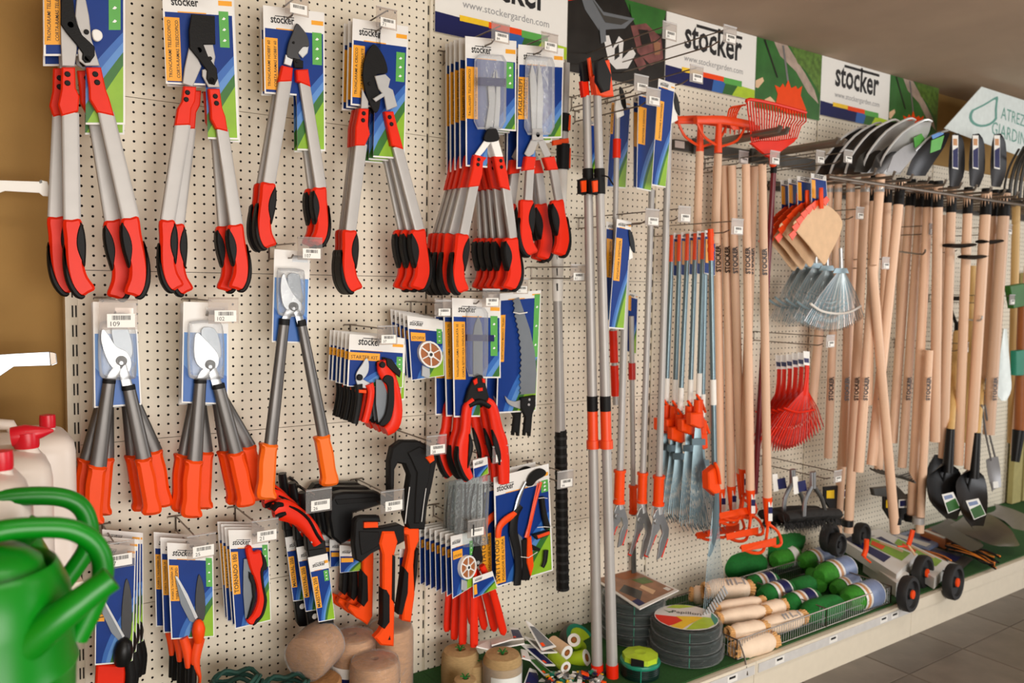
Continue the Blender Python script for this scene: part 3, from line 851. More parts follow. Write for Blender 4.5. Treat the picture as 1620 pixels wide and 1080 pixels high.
A5 = dict(anchor=(776, 72), sh=1, tall=1, group='silver hedge shears in clear packs, top row', card=[(736, 57), (817, 65), (816, 268), (737, 263)], title=['TAGLIASIEPI TELESCOPICO', 'CORTASETOS TELESCOPICO'],
    ck=dict(rects=((0, 0, 0.42, 1), (0.42, 0, 1, 0.70)), head=0.165, st=(0.01, 0.23, 0.23, 0.63), gs=(0.8, 0.94, 0.17, 0.37)),
    head=[('blade', 'silver', [(783, 110), (779, 125), (772, 137), (774, 165), (768, 205), (779, 208), (786, 165), (783, 137)], 0.004, 0.003, False), ('blade', 'silver', [(785, 110), (789, 125), (792, 137), (792, 165), (789, 206), (781, 207), (784, 165), (785, 137)], 0.007, 0.003, False),
          ('blade_lever', 'white', [(768, 220), (778, 224), (766, 240), (756, 251), (750, 246)], 0.006, 0.004, False), ('blade_lever', 'white', [(776, 222), (789, 221), (797, 250), (785, 251)], 0.008, 0.004, False), ('blade_band', 'blued', [(757, 122), (801, 124), (801, 137), (757, 135)], 0.0125, 0.003, False), ('pivot_cap', 'black', [(773, 204), (785, 203), (790, 216), (787, 223), (772, 224), (766, 218)], 0.014, 0.008, True)],
    bolts=[(778, 204, 3.5), (769, 220, 3), (788, 218, 3)],
    sleeveL=[(752, 244), (771, 249), (765, 256), (764, 276), (759, 294), (741, 296), (748, 267), (750, 251)], sleeveR=[(782, 247), (797, 247), (804, 276), (808, 301), (792, 296), (786, 269)],
    sbL=[(758, 252, 3), (757, 260, 3)], sbR=[(793, 254, 3), (794, 264, 3)],
    L=(749, 292, 733, 371, 17, 17, (722, 463), 19), R=(800, 295, 811, 377, 17, 16, (820, 458), 20),
    blister=[(757, 92), (762, 84), (798, 86), (804, 96), (803, 190), (796, 203), (762, 203), (756, 190)])
for i, (dd, l, r, cx) in enumerate(((0.26, 0, 0, 0), (0.21, -17, -16, -10), (0.17, -27, -27, -18), (0.13, -35, -37, -25), (0.09, -41, -47, -31))):
    lopper(A5, dd, (l, 0), (r, 0), (cx, 2 * i), 'hedge shears with silver tube arms beside the divider post, ' + ORD[i], full=i == 0, carddx=(cx, 3 * i))
A6 = dict(anchor=(855, 84), sh=1, group=A5['group'], card=[(820, 70), (892, 77), (888, 262), (817, 267)], title=['TAGLIASIEPI', 'CORTASETOS'],
    ck=dict(rects=((0, 0, 0.4, 1), (0.4, 0, 1, 0.76)), head=0.16, st=(0.01, 0.22, 0.26, 0.6), gs=None),
    head=[('blade', 'silver', [(842, 100), (838, 118), (839, 140), (842, 205), (851, 205), (852, 150), (848, 120)], 0.004, 0.003, False), ('blade', 'silver', [(853, 99), (858, 120), (860, 150), (858, 205), (849, 205), (850, 150), (851, 120)], 0.007, 0.003, False),
          ('pivot_plate', 'alu', [(843, 203), (859, 203), (860, 222), (842, 222)], 0.012, 0.005, False), ('blade_lever', 'alu', [(841, 220), (852, 224), (845, 243), (836, 249), (830, 243)], 0.006, 0.004, False), ('blade_lever', 'alu', [(851, 224), (861, 220), (873, 246), (862, 249)], 0.008, 0.004, False)],
    bolts=[(851, 213, 4.5)],
    sleeveL=[(833, 247), (849, 248), (846, 268), (829, 270)], sleeveR=[(861, 249), (878, 247), (884, 268), (868, 269)],
    L=(838, 267, 835, 317, 15, 15, (832, 404), 19), R=(875, 267, 884, 317, 15, 15, (898, 404), 18),
    blister=[(838, 92), (842, 86), (876, 90), (880, 100), (880, 200), (874, 212), (842, 212), (836, 200)])
lopper(A6, 0.26, label='short-handled hedge shears in a shiny clear pack, front one')
lopper(A6, 0.19, (-27, 6), (-26, 6), (-20, 5), 'short-handled hedge shears half hidden behind the front pair', False, carddx=(-16, 6))
lopper(A6, 0.15, (-30, 6), (-33, 8), (-25, 6), 'short-handled hedge shears last on their hook near the board', False, carddx=(-20, 8))

# --- grey steel tube loppers with orange grips on blue cards
OG = [(-13, 1), (0, 0), (13, 0), (12, 10), (14, 32), (13, 60), (15, 79), (10, 89), (-13, 88), (-15, 80), (-12, 72), (-12, 40), (-12, 12)]
def tube_lopper(s, d, dl=(0, 0), dr=(0, 0), dh=(0, 0), label=''):
    T = thing('lopper', label, 'loppers', W(s['anchor'][0] + dh[0], s['anchor'][1] + dh[1], d), 'grey steel loppers with orange grips')
    q = shifted(s['card'], *dh)
    c = Card(q, d - 0.012)
    part(T, 'card', [c.base('cardw', (0, 0, 1, 1)), c.poly('bluel', [(0.03, 0.3), (0.97, 0.3), (0.97, 0.985), (0.03, 0.985)], 0.0003), c.poly('bluemid', [(0.03, 0.62), (0.3, 0.75), (0.7, 0.66), (0.97, 0.72), (0.97, 0.985), (0.03, 0.985)], 0.0006), c.poly('steel', [(0.5, 0.05), (0.93, 0.05), (0.93, 0.12), (0.5, 0.12)], 0.0006)], 'card printed with a blue picture', smooth=False)
    j = s['jaw']
    part(T, 'blade', plate('steel', shifted(j, *dh), d + 0.006, 0.004, 0.001, True))
    part(T, 'blade', plate('bladegrey', shifted(s['jaw2'], *dh), d + 0.001, 0.004, 0.001, True))
    bx, by, br = s['bolt']
    part(T, 'pivot_bolt', [disc('black', bx + dh[0], by + dh[1], br, d + 0.016, 0.014, 14, 0.002), disc('steel', bx + dh[0] - 1, by + dh[1] + 3, br * 0.45, d + 0.018, 0.004, 6)])
    part(T, 'blister', plate('clear', shifted(s['blister'], *dh), d + 0.022, 0.028, 0.008, True))
    for k, (key, dd) in enumerate((('L', dl), ('R', dr))):
        a, wa, b, wb, g, gw = s[key]
        A = (a[0] + dh[0], a[1] + dh[1]); B = (b[0] + dd[0], b[1] + dd[1]); Gd = (g[0] + dd[0], g[1] + dd[1])
        part(T, 'blade_shank', strip('steel', [(bx + dh[0], by + dh[1] + 4, wa * 0.7), (A[0] * 0.6 + (bx + dh[0]) * 0.4, A[1] - 10, wa * 0.8), (A[0], A[1] + 4, wa * 0.8)], d + 0.004, 0.006, 8, 0.5))
        t = part(T, 'handle_tube', strip('tubegrey', [(A[0] + (B[0] - A[0]) * i / 6, A[1] + (B[1] - A[1]) * i / 6, wa + (wb - wa) * i / 6) for i in range(7)], d, 0.022, 12, 0.75, 1))
        ex = (B[0] - A[0]) * 0.03; ey = (B[1] - A[1]) * 0.03
        part(T, 'collar', strip('black', [(A[0] - ex * .3, A[1] - 2, wa * 1.04), (A[0] + ex, A[1] + ey + 2, wa * 1.06)], d, 0.024, 12, 0.75, 1), sub=t)
        part(T, 'grip', frame_poly(s.get('gm', 'orange'), OG, B, Gd, d + 0.017, 0.034, gw, 88, k == 0, 0.008, True, 26))
    return T
B1 = dict(anchor=(182, 485), card=[(147, 477), (215, 479), (224, 640), (149, 645)], jaw=[(160, 540), (162, 520), (172, 530), (184, 548), (200, 556), (208, 572), (203, 590), (188, 588), (172, 574)], jaw2=[(176, 515), (196, 512), (206, 530), (210, 560), (196, 578), (184, 560)], bolt=(193, 571, 8),
    blister=[(158, 520), (168, 508), (205, 508), (216, 525), (217, 590), (208, 600), (168, 600), (158, 585)],
    L=((173, 600), 18, (155, 738), 25, (148, 829), 30), R=((203, 611), 19, (228, 726), 23, (243, 814), 27))
tube_lopper(B1, 0.19, label='grey steel lopper with orange grips in the leftmost lower column, front one')
tube_lopper(B1, 0.14, (-16, -10), (17, -12), (-2, 1), 'grey steel lopper in the leftmost lower column, handles spread widest')
tube_lopper(B1, 0.10, (12, -14), (-16, -6), (-3, 2), 'grey steel lopper in the leftmost lower column, nearest the pegboard')
B2 = dict(anchor=(325, 488), card=[(290, 477), (361, 479), (361, 640), (287, 637)], jaw=[(307, 545), (311, 526), (326, 538), (345, 560), (345, 578), (336, 586), (320, 583), (309, 570)], jaw2=[(318, 522), (336, 518), (346, 532), (350, 562), (338, 578), (326, 560)], bolt=(334, 577, 7.5),
    blister=[(300, 520), (308, 508), (345, 508), (355, 525), (356, 590), (348, 600), (308, 600), (300, 585)],
    L=((317, 600), 18, (308, 729), 23, (304, 819), 29), R=((345, 609), 19, (374, 717), 22, (392, 801), 26))
tube_lopper(B2, 0.19, label='grey steel lopper with orange grips in the middle lower column, foremost')
tube_lopper(B2, 0.14, (-15, -9), (-15, -4), (-3, 2), 'grey steel lopper in the middle lower column, second one back')
tube_lopper(B2, 0.10, (17, -14), (20, -10), (-5, 3), 'grey steel lopper in the middle lower column, last one back')
B3 = dict(anchor=(461, 410), card=[(434, 394), (491, 398), (486, 543), (430, 541)], jaw=[(444, 462), (445, 440), (450, 432), (456, 450), (468, 470), (479, 482), (474, 494), (461, 494), (449, 484)], jaw2=[(455, 435), (473, 434), (476, 450), (480, 476), (470, 484), (460, 470)], bolt=(466, 485, 7),
    blister=[(442, 430), (450, 424), (478, 426), (484, 436), (484, 490), (478, 500), (450, 500), (442, 488)], gm='orangey',
    L=((450, 506), 16, (428, 703), 20, (423, 790), 27), R=((476, 508), 15, (512, 690), 19, (525, 768), 24))
tube_lopper(B3, 0.18, label='single long grey lopper with yellow-orange grips, tag 107')

# hooks of the loppers
hook(133, -52, 0.22, 0.26, 'double hook carrying the two top left loppers')
hook(312, -10, 0.22, 0.26, 'double hook at the second lopper column')
hook(461, 26, 0.21, 0.25, 'double hook above the small silver loppers')
hook(601, 47, 0.22, 0.26, 'double hook with a tag above the ratchet loppers', '71')
hook(776, 70, 0.28, 0.33, 'double hook with a tag above the long hedge shears', '84')
hook(853, 84, 0.28, 0.33, 'double hook with a tag above the short-handled shears', '61')
hook(183, 500, 0.20, 0.215, 'hook and price tag over the leftmost grey steel loppers', '109', tagsize=1.35, tagoff=(0.004, -0.006))
hook(330, 500, 0.20, 0.225, 'hook and price tag over the second grey lopper column', '102', tagsize=1.2, tagoff=(0.03, 0.0))
hook(461, 409, 0.19, 0.22, 'hook and price tag over the single grey lopper', '107', tagsize=1.1, tagoff=(0.04, 0.01))
# ================================================================ SMALL PACKS AND SAWS
STG = 'packs of the printed blue and green cards'
def stack(T, n, step, base, group, jit=0.006, rotj=0.02, names=ORD):
    """copies of a pack, each further back on the same hook"""
    T['label'] = base + ', ' + names[0]
    T['group'] = group
    for i in range(1, n):
        random.seed(i * 13 + int(T.location.x * 100))
        dup(T, (step[0] * i + random.uniform(-jit, jit) * 0.3, step[1] * i, step[2] * i + random.uniform(-jit, jit) * 0.5), base + ', ' + names[i], group, random.uniform(-rotj, rotj))

# --- starter kits
T = thing('pruning_kit', '', 'tool pack', W(612, 540, 0.2))
d = 0.2
put_card(T, [(553, 528), (640, 535), (638, 613), (549, 611)], d, ['STARTER KIT'], horiz=True, lg=(0.16, 0.56), ly=0.19, head=0.3, st=(0.0, 0.55, 0.34, 0.49), gs=(0.86, 0.97, 0.38, 0.68))
part(T, 'side_flap', [plate('cardw', [(637, 545), (641, 545), (640, 632), (633, 634)], d - 0.008, 0.002), plate('green', [(636.5, 590), (640, 590), (639, 630), (634, 631)], d - 0.0075, 0.001)], smooth=False)
p = part(T, 'pruner', [plate('silver', [(580, 566), (584, 576), (582, 590), (574, 600), (566, 602), (563, 597), (565, 588), (573, 576)], d + 0.012, 0.004, 0.001, True), plate('silver', [(563, 600), (575, 600), (586, 606), (590, 612), (578, 614), (566, 612)], d + 0.010, 0.006, 0.001)])
part(T, 'pruner_pivot', disc('black', 570, 597, 5, d + 0.02, 0.01), sub=p)
part(T, 'pruner_handle', strip('red', [(584, 607, 14), (587, 620, 12), (583, 645, 12), (577, 668, 12)], d + 0.012, 0.016), 'red pruner handle')
part(T, 'pruner_handle', strip('black', [(567, 608, 14), (568, 625, 11), (566, 645, 11), (561, 670, 11)], d + 0.012, 0.016), 'black pruner handle')
part(T, 'catch', plate('orange', [(568, 616), (580, 617), (580, 622), (568, 621)], d + 0.024, 0.004, 0.001))
sw = part(T, 'folding_saw', [strip('red', [(604, 571, 16), (608, 582, 26), (616, 600, 24), (623, 622, 22), (627, 650, 20), (622, 672, 22), (610, 682, 16)], d + 0.016, 0.022, 12, 0.8)])
part(T, 'saw_pad', [plate('black', [(611, 566), (620, 568), (635, 588), (633, 597), (622, 588), (612, 578)], d + 0.03, 0.01, 0.002), plate('black', [(611, 593), (622, 596), (624, 610), (624, 640), (618, 665), (606, 674), (601, 670), (610, 655), (614, 630), (613, 610), (606, 602)], d + 0.0285, 0.006, 0.002, True)], sub=sw)
part(T, 'saw_blade', plate('bladegrey', [(595, 600), (611, 602), (614, 625), (613, 650), (608, 667), (599, 668), (595, 640)], d + 0.018, 0.003), sub=sw)
part(T, 'saw_pivot', disc('black', 606, 577, 5, d + 0.032, 0.008), sub=sw)
stack(T, 6, (0, -0.0, 0), 'starter kit of small pruner and folding saw', 'starter kits on the middle hook') if False else None
T['group'] = 'starter kits on the middle hook'; T['label'] = 'starter kit of small red pruner and folding saw, front'
for i in range(1, 6):
    dup(T, (-0.001 * i, 0.026 * i, 0.001 * i), 'starter kit of small red pruner and folding saw, ' + ORD[i], T['group'], 0.006 * (-1) ** i)
hook(600, 541, 0.21, 0.235, 'hook and price tag over the starter kits', '37', tagoff=(0.012, 0.002))

# --- twist-tie spools on blue cards (upper hook, lower hook)
def tie_pack(quad, d, sp, title, dd=None):
    T = thing('twist_tie_pack', '', 'tie pack', W(*quad[0], d))
    c = put_card(T, quad, d, [title], horiz=True, lg=(0.05, 0.42), ly=0.14, dd=dd, head=0.2, st=(0.06, 0.47, 0.25, 0.385), gs=(0.8, 0.95, 0.16, 0.42), tagbox=False)
    cx, cy, rx, ry = sp
    X = (c.c[1] - c.c[0]) ; Yv = (c.c[3] - c.c[0]); w = X.length
    ctr = c.p(cx, cy, 0.0); ex = X.normalized(); ez = -Yv.normalized(); n = c.n
    r = rx * w
    def ring(m, r0, r1, o0, o1, k=20):
        rings = []
        return loft(m, [[ctr + ex * (q * math.cos(2 * PI * j / k)) + ez * (q * math.sin(2 * PI * j / k)) + n * o for j in range(k)] for q, o in ((r0, o0), (r1, o0), (r1, o1), (r0, o1), (r0, o0))], cap=False)
    sp_ = part(T, 'spool', [ring('cardw', r * 0.86, r, 0.001, 0.014)])
    part(T, 'wire', ring('brown', r * 0.3, r * 0.84, 0.003, 0.011), sub=sp_)
    sh = [ring('cardw', r * 0.12, r * 0.26, 0.001, 0.015)]
    for k in range(6):
        a = PI / 3 * k + 0.5
        u = ex * math.cos(a) + ez * math.sin(a)
        sh.append(obox('cardw', ctr + u * r * 0.55 + n * 0.012, u * r * 0.34, (n.cross(u)) * r * 0.045, n * 0.002))
    part(T, 'spokes', sh, smooth=False, sub=sp_)
    part(T, 'hub', lathe('ink', ctr + n * 0.016, -n, [(r * 0.13, 0), (r * 0.13, 0.004)], 10), sub=sp_)
    q = [c.p(cx - 0.24, cy + 0.17, 0.008), c.p(cx - 0.02, cy + 0.24, 0.008), c.p(cx - 0.02, cy + 0.36, 0.008), c.p(cx - 0.1, cy + 0.4, 0.008), c.p(cx - 0.27, cy + 0.34, 0.008)]
    part(T, 'cutter_clip', wplate('silver', q, 0.006, 0.001, n=-n))
    return T
T = tie_pack([(644, 499), (701, 507), (703, 594), (651, 602)], 0.16, (0.55, 0.6, 0.33, 0.2), 'STOFIX')
T['label'] = 'twist tie spool on a blue card, right of starter kits, front'; T['group'] = 'twist tie packs on the upper hook'
for i in range(1, 5): dup(T, (-0.002 * i, 0.024 * i, 0.004 * i), 'twist tie spool pack on the upper hook, ' + ORD[i], T['group'])
hook(690, 500, 0.17, 0.20, 'hook and price tag over the upper twist tie packs', '2', tagoff=(0.006, 0.002), tagsize=0.9)
T = tie_pack([(713, 848), (749, 840), (751, 925), (716, 947)], 0.21, (0.6, 0.58, 0.36, 0.2), 'STOFIX', dd=(0.225, 0.195, 0.195, 0.225))
T['label'] = 'twist tie spool on a small blue card, lower hook, front'; T['group'] = 'twist tie packs on the lower hook'
for i in range(1, 7): dup(T, (-0.003 * i, 0.028 * i, -0.001 * i), 'twist tie spool pack on the lower hook, ' + ORD[i], T['group'], 0.004 * i)
hook(738, 842, 0.215, 0.25, 'hook and price tag over the lower twist tie packs', '1', tagoff=(0.012, 0.002))

# --- hedge shears with wavy blade on tall cards
d = 0.2
T = thing('shears', '', 'shears', W(752, 482, d))
put_card(T, [(715, 471), (792, 474), (792, 658), (718, 660)], d, ['TAGLIASIEPI LAMA ONDULATA SS', 'CORTA SETOS HOJA ONDULADA SS'], lg=(0.12, 0.48), ly=0.115, rects=((0, 0, 0.55, 1), (0.55, 0, 1, 0.67)), head=0.155, st=(0.02, 0.25, 0.195, 0.68), gs=(0.78, 0.93, 0.14, 0.48))
part(T, 'blade', plate('bladegrey', [(749, 529), (751, 515), (757, 499), (762, 512), (764, 529), (764, 594), (749, 594)], d + 0.006, 0.003, 0.0008), 'grey straight blade')
part(T, 'blade_band', plate('blued', [(738, 529), (782, 530), (782, 540), (738, 539)], d + 0.0075, 0.002))
part(T, 'guard', plate('black', [(750, 600), (758, 591), (764, 594), (768, 604), (776, 634), (755, 638), (736, 637), (742, 615)], d + 0.02, 0.014, 0.003))
part(T, 'guard_clips', [plate('red', p_, d + 0.024, 0.006, 0.001) for p_ in ([(749, 602), (755, 598), (756, 606), (751, 609)], [(763, 598), (768, 600), (768, 606), (764, 605)], [(756, 614), (764, 613), (764, 618), (757, 619)])], smooth=False)
for nm, pts, pad in (('L', [(748, 634, 14), (739, 645, 17), (736, 680, 18), (731, 705, 22), (732, 735, 21), (741, 757, 17)], [(742, 686, 3), (745, 705, 8), (742, 725, 6), (739, 740, 2)]), ('R', [(768, 634, 14), (778, 645, 19), (786, 680, 21), (792, 700, 24), (796, 730, 22), (797, 764, 19)], [(778, 680, 3), (784, 700, 9), (789, 720, 8), (790, 735, 2)])):
    g = part(T, 'handle', strip('red', pts, d + 0.014, 0.024, 12, 0.8))
    part(T, 'grip_pad', strip('black', pad, d + 0.0225, 0.012, 8), sub=g)
    if nm == 'L': part(T, 'grip_pad', strip('black', [(723, 705, 3), (722, 725, 8), (730, 748, 10), (738, 759, 8)], d + 0.014, 0.027, 8), sub=g)
part(T, 'stopper', strip('black', [(741, 642, 8), (752, 636, 10), (762, 636, 10), (774, 643, 8)], d + 0.02, 0.02))
part(T, 'blister', plate('clear', [(742, 492), (748, 485), (768, 486), (774, 495), (774, 580), (770, 596), (745, 596), (741, 580)], d + 0.02, 0.02, 0.006))
T['label'] = 'red-handled hedge shears on a tall card, front'; T['group'] = 'red hedge shears on tall cards, middle of the wall'
for i in (1, 2): dup(T, (-0.008 * i, 0.04 * i, -0.002 * i), 'red-handled hedge shears on a tall card, ' + ORD[i], T['group'], 0.012 * (-1) ** i)
hook(752, 481, 0.21, 0.25, 'hook and price tag over the red-handled shears', '40', tagoff=(0.03, 0.0))

# --- curved pruning saw blade on a card
d = 0.14
T = thing('pruning_saw', 'curved grey pole saw blade with white hook, front card', 'saw', W(825, 462, d), 'curved pole saws on cards')
put_card(T, [(791, 464), (856, 459), (848, 650), (785, 654)], d, ['SVETTATOIO MANICO TELESC'], lg=None, rects=((0, 0, 1, 1),), head=0.06, st=(0.02, 0.14, 0.18, 0.57), gs=(0.84, 0.98, 0.03, 0.55))
teeth = []
L1 = [(813, 474), (816, 500), (822, 530), (825, 565), (824, 595), (824, 624)]
sp1 = spline(L1, False, 7)
for i, (u, v) in enumerate(sp1): teeth.append((u + (-2.0 if i % 2 else 0.6), v))
part(T, 'blade', plate('bladegrey', teeth + [(847, 622), (849, 590), (846, 555), (838, 520), (828, 490), (821, 470)], d + 0.008, 0.003), 'grey curved blade with teeth')
part(T, 'hook_blade', plate('silver', [(799, 626), (805, 632), (815, 635), (825, 633), (826, 646), (812, 643), (803, 637)], d + 0.010, 0.004, 0.001, True))
b_ = part(T, 'bracket', plate('black', [(825, 629), (848, 625), (848, 642), (843, 655), (840, 690), (837, 690), (836, 684), (833, 684), (832, 689), (829, 689), (832, 660), (825, 645)], d + 0.018, 0.014, 0.002))
part(T, 'screws', [disc('silver', 838, 632, 2.2, d + 0.02, 0.003, 8), disc('silver', 837, 640, 2.2, d + 0.02, 0.003, 8)], sub=b_)
part(T, 'cable_tie', ptube('white', [(812, 494, d + 0.01), (822, 496, d + 0.014), (834, 494, d + 0.01)], 0.002, 6))
dup(T, (-0.018, 0.04, -0.004), 'curved pole saw on a card, hidden behind the front one', T['group'])
hook(812, 462, 0.16, 0.20, 'hook and price tag over the curved saw blade', '43', tagoff=(0.0, -0.002), tagsize=0.9)

# --- telescopic pole with black foam sleeve
T = thing('telescopic_pole', 'telescopic silver pole with black foam sleeve hanging right of saws', 'pole', W(888, 190, 0.1))
part(T, 'tube', strip('white', [(890, 262, 18), (887, 330, 18), (883, 400, 19), (882, 440, 18)], 0.12, 0), 'white upper tube')
part(T, 'tube', strip('alu', [(882, 474, 15), (884, 560, 15), (886, 682, 17)], 0.12, 0), 'silver lower tube')
part(T, 'printed_sleeve', [strip('white', [(882, 395, 20), (882, 476, 17)], 0.12, 0, 12, 1, 1), strip('bluel', [(886, 345, 21), (885, 372, 21)], 0.12, 0, 12, 1, 1)] + [strip('ink', [(882, y, 5), (882, y + 12, 3)], 0.135, 0.002, 6, 1, 1) for y in (398, 424, 448)])
part(T, 'foam_sleeve', strip('black', [(887, 680, 19), (888, 760, 20), (889, 840, 20), (890, 932, 20)], 0.12, 0))
part(T, 'foam_rings', [strip('rubber', [(887 + (y - 680) * 0.013, y, 20.6), (887 + (y + 4 - 680) * 0.013, y + 4, 20.6)], 0.12, 0, 12, 1, 1) for y in range(690, 930, 14)])
part(T, 'clamp', [strip('black', [(891, 228, 22), (890, 268, 21)], 0.125, 0, 12, 1, 1), plate('orange', [(896, 232), (904, 234), (903, 266), (896, 262)], 0.14, 0.012, 0.002), plate('orange', [(875, 222), (900, 218), (901, 226), (876, 230)], 0.14, 0.012, 0.002)])
part(T, 'clamp', [strip('black', [(894, 180, 16), (892, 208, 16)], 0.125, 0, 12, 1, 1), plate('orange', [(897, 180), (904, 182), (903, 206), (897, 206)], 0.14, 0.012, 0.002)])
part(T, 'upper_tube', strip('alu', [(896, 100, 12), (893, 182, 14), (891, 232, 15)], 0.12, 0))
part(T, 'lower_clamp', [plate('black', [(866, 328), (880, 326), (880, 340), (866, 340)], 0.14, 0.012, 0.002), plate('orange', [(871, 325), (878, 325), (878, 334), (871, 334)], 0.146, 0.012, 0.002)])
hook(875, 441, 0.13, 0.26, 'hook and price tag crossing the foam-sleeved pole', '61', tagoff=(0.0, 0), tagsize=1.0)
hook(868, 757, 0.13, 0.22, 'hook and price tag in front of the black foam sleeve', '66', tagoff=(0.0, 0.0), tagsize=1.1)
hook(763, 720, 0.13, 0.22, 'hook and price tag over the cable tie bags', '22', tagoff=(0.01, 0.0), tagsize=1.0)

# --- pole pruner set on a wide card
d = 0.19
T = thing('pole_pruner_set', 'large blue card with cord-pull pole pruner parts, front', 'tool pack', W(830, 745, d), 'pole pruner sets on blue cards')
put_card(T, [(781, 755), (868, 733), (875, 902), (785, 929)], d, ['SVETTATOIO', 'PODADOR DE ALTURA'], lg=(0.05, 0.35), ly=0.135, head=0.17, st=(0.0, 0.16, 0.55, 0.97), gs=(0.84, 0.97, 0.14, 0.25))
part(T, 'hook_head', [plate('black', [(838, 753), (846, 745), (856, 741), (864, 745), (863, 752), (850, 760), (843, 768), (834, 768)], d + 0.014, 0.01, 0.002, True)])
part(T, 'saw_arm', [strip('oranged', [(856, 762, 5), (848, 790, 5), (838, 830, 7), (833, 850, 9)], d + 0.012, 0.008), strip('oranged', [(851, 764, 2.5), (843, 800, 3), (835, 840, 4)], d + 0.014, 0.004)], 'orange arm')
part(T, 'lever', [strip('steel', [(832, 762, 4), (822, 785, 7), (816, 808, 8)], d + 0.012, 0.006), strip('black', [(824, 800, 10), (815, 815, 14), (812, 840, 16), (818, 870, 14), (820, 900, 13), (818, 925, 14)], d + 0.012, 0.014)])
part(T, 'curved_handle', strip('orange', [(816, 812, 11), (800, 822, 12), (790, 834, 11), (788, 850, 10)], d + 0.012, 0.014), 'orange curved handle')
part(T, 'blade', plate('bladegrey', [(806, 850), (814, 838), (826, 850), (832, 900), (822, 905), (812, 880)], d + 0.008, 0.003))
part(T, 'clamp_block', [plate('black', [(826, 855), (834, 852), (842, 905), (838, 918), (826, 918), (828, 895)], d + 0.014, 0.012, 0.002), plate('orange', [(835, 852), (841, 848), (845, 895), (840, 912), (834, 890)], d + 0.018, 0.012, 0.002)])
part(T, 'grip', [strip('black', [(857, 786, 9), (860, 810, 10), (866, 835, 11)], d + 0.01, 0.018), plate('black', [(842, 846), (870, 838), (870, 846), (850, 854)], d + 0.016, 0.01, 0.002), plate('oranged', [(850, 847), (870, 840), (871, 845), (852, 852)], d + 0.018, 0.01, 0.002), plate('black', [(844, 862), (856, 868), (854, 872), (842, 870)], d + 0.014, 0.01, 0.002), strip('black', [(864, 870, 9), (862, 888, 8), (858, 897, 6)], d + 0.012, 0.012)])
part(T, 'ties', [ptube('white', [(822, 880, d + 0.016), (836, 882, d + 0.022), (850, 873, d + 0.016)], 0.0012, 5), ptube('white', [(850, 834, d + 0.016), (862, 833, d + 0.022), (874, 834, d + 0.014)], 0.0012, 5), ptube('white', [(852, 788, d + 0.016), (860, 787, d + 0.022), (866, 788, d + 0.014)], 0.0012, 5)], smooth=True)
dup(T, (-0.018, 0.05, 0.0), 'large blue pole pruner card hidden behind the front one', T['group'], 0.01)

# --- bags of cable ties
for i, (dx, dy, dd) in enumerate(((0, 0, 0.2), (-12, 2, 0.15), (-18, 4, 0.11))):
    T = thing('cable_tie_bag', ('clear bag of long dark cable ties, ' + ORD[i]), 'cable ties', W(760 + dx, 724 + dy, dd), 'bags of cable ties')
    q = [(748 + dx, 728 + dy), (771 + dx, 722 + dy), (773 + dx, 749 + dy), (750 + dx, 757 + dy)]
    put_card(T, q, dd, None, lg=(0.1, 0.7), ly=0.3, head=0.45, st=None, gs=None, wave=True, tagbox=False)
    sh = []
    random.seed(40 + i)
    for k in range(7):
        u = 728 + dx + 7 * k + random.uniform(-2, 2)
        sh.append(strip('black' if k % 2 else 'forkgrey', [(u + 2, 765 + dy, 3), (u + random.uniform(-5, 2), 810, 3), (u + random.uniform(-5, 2), 860 + dy, 3)], dd - 0.004 * (k % 3), 0.003, 6))
    part(T, 'cable_ties', sh, kind='stuff')
    part(T, 'bag', plate('mist', [(726 + dx, 760 + dy), (776 + dx, 752 + dy), (772 + dx, 862), (722 + dx, 868)], dd + 0.010, 0.02, 0.004))

# --- grass shears with long orange handles under the tie packs
for i, (u0, u1, v1, dd) in enumerate(((720, 709, 997, 0.07), (730, 719, 1010, 0.10), (741, 732, 1018, 0.14), (754, 750, 1022, 0.19), (759, 783, 994, 0.10), (766, 798, 1000, 0.14))):
    if i in (3,): pass
GS = 'orange-handled grass shears under the twist ties'
for i, (l, r, dd) in enumerate((((749, 868, 750, 1021), (762, 872, 797, 1000), 0.19), ((735, 876, 732, 1017), (752, 880, 783, 995), 0.14), ((724, 876, 719, 1009), (742, 880, 767, 992), 0.10), ((713, 880, 708, 996), (730, 880, 748, 985), 0.07))):
    T = thing('shears', 'orange-handled grass shears under the lower twist ties, ' + ORD[i], 'shears', W(752 - 8 * i, 842, dd), GS)
    part(T, 'handle', strip('red', [(l[0], l[1] + 25, 10), ((l[0] + l[2]) / 2, (l[1] + l[3]) / 2, 13), (l[2], l[3] - 6, 14), (l[2], l[3], 8)], dd, 0.018))
    part(T, 'handle', strip('red', [(r[0], r[1] + 22, 10), ((r[0] + r[2]) / 2, (r[1] + r[3]) / 2, 12), (r[2] - 2, r[3] - 6, 13), (r[2], r[3], 8)], dd - 0.01, 0.018))
    part(T, 'blade', [plate('black', [(l[0] + 4, 858), (l[0] + 12, 862), (l[0] + 16, 885), (l[0] + 8, 896), (l[0], 895), (l[0] - 1, 875)], dd + 0.012, 0.008, 0.002), disc('silver', l[0] + 8, 890, 3, dd + 0.015, 0.006, 8)])
    if i == 0: put_card(T, [(748, 914), (779, 903), (787, 930), (749, 946)], dd + 0.02, None, lg=(0.1, 0.45), ly=0.2, head=0.28, st=(0.03, 0.16, 0.35, 0.85), gs=None, tagbox=False)

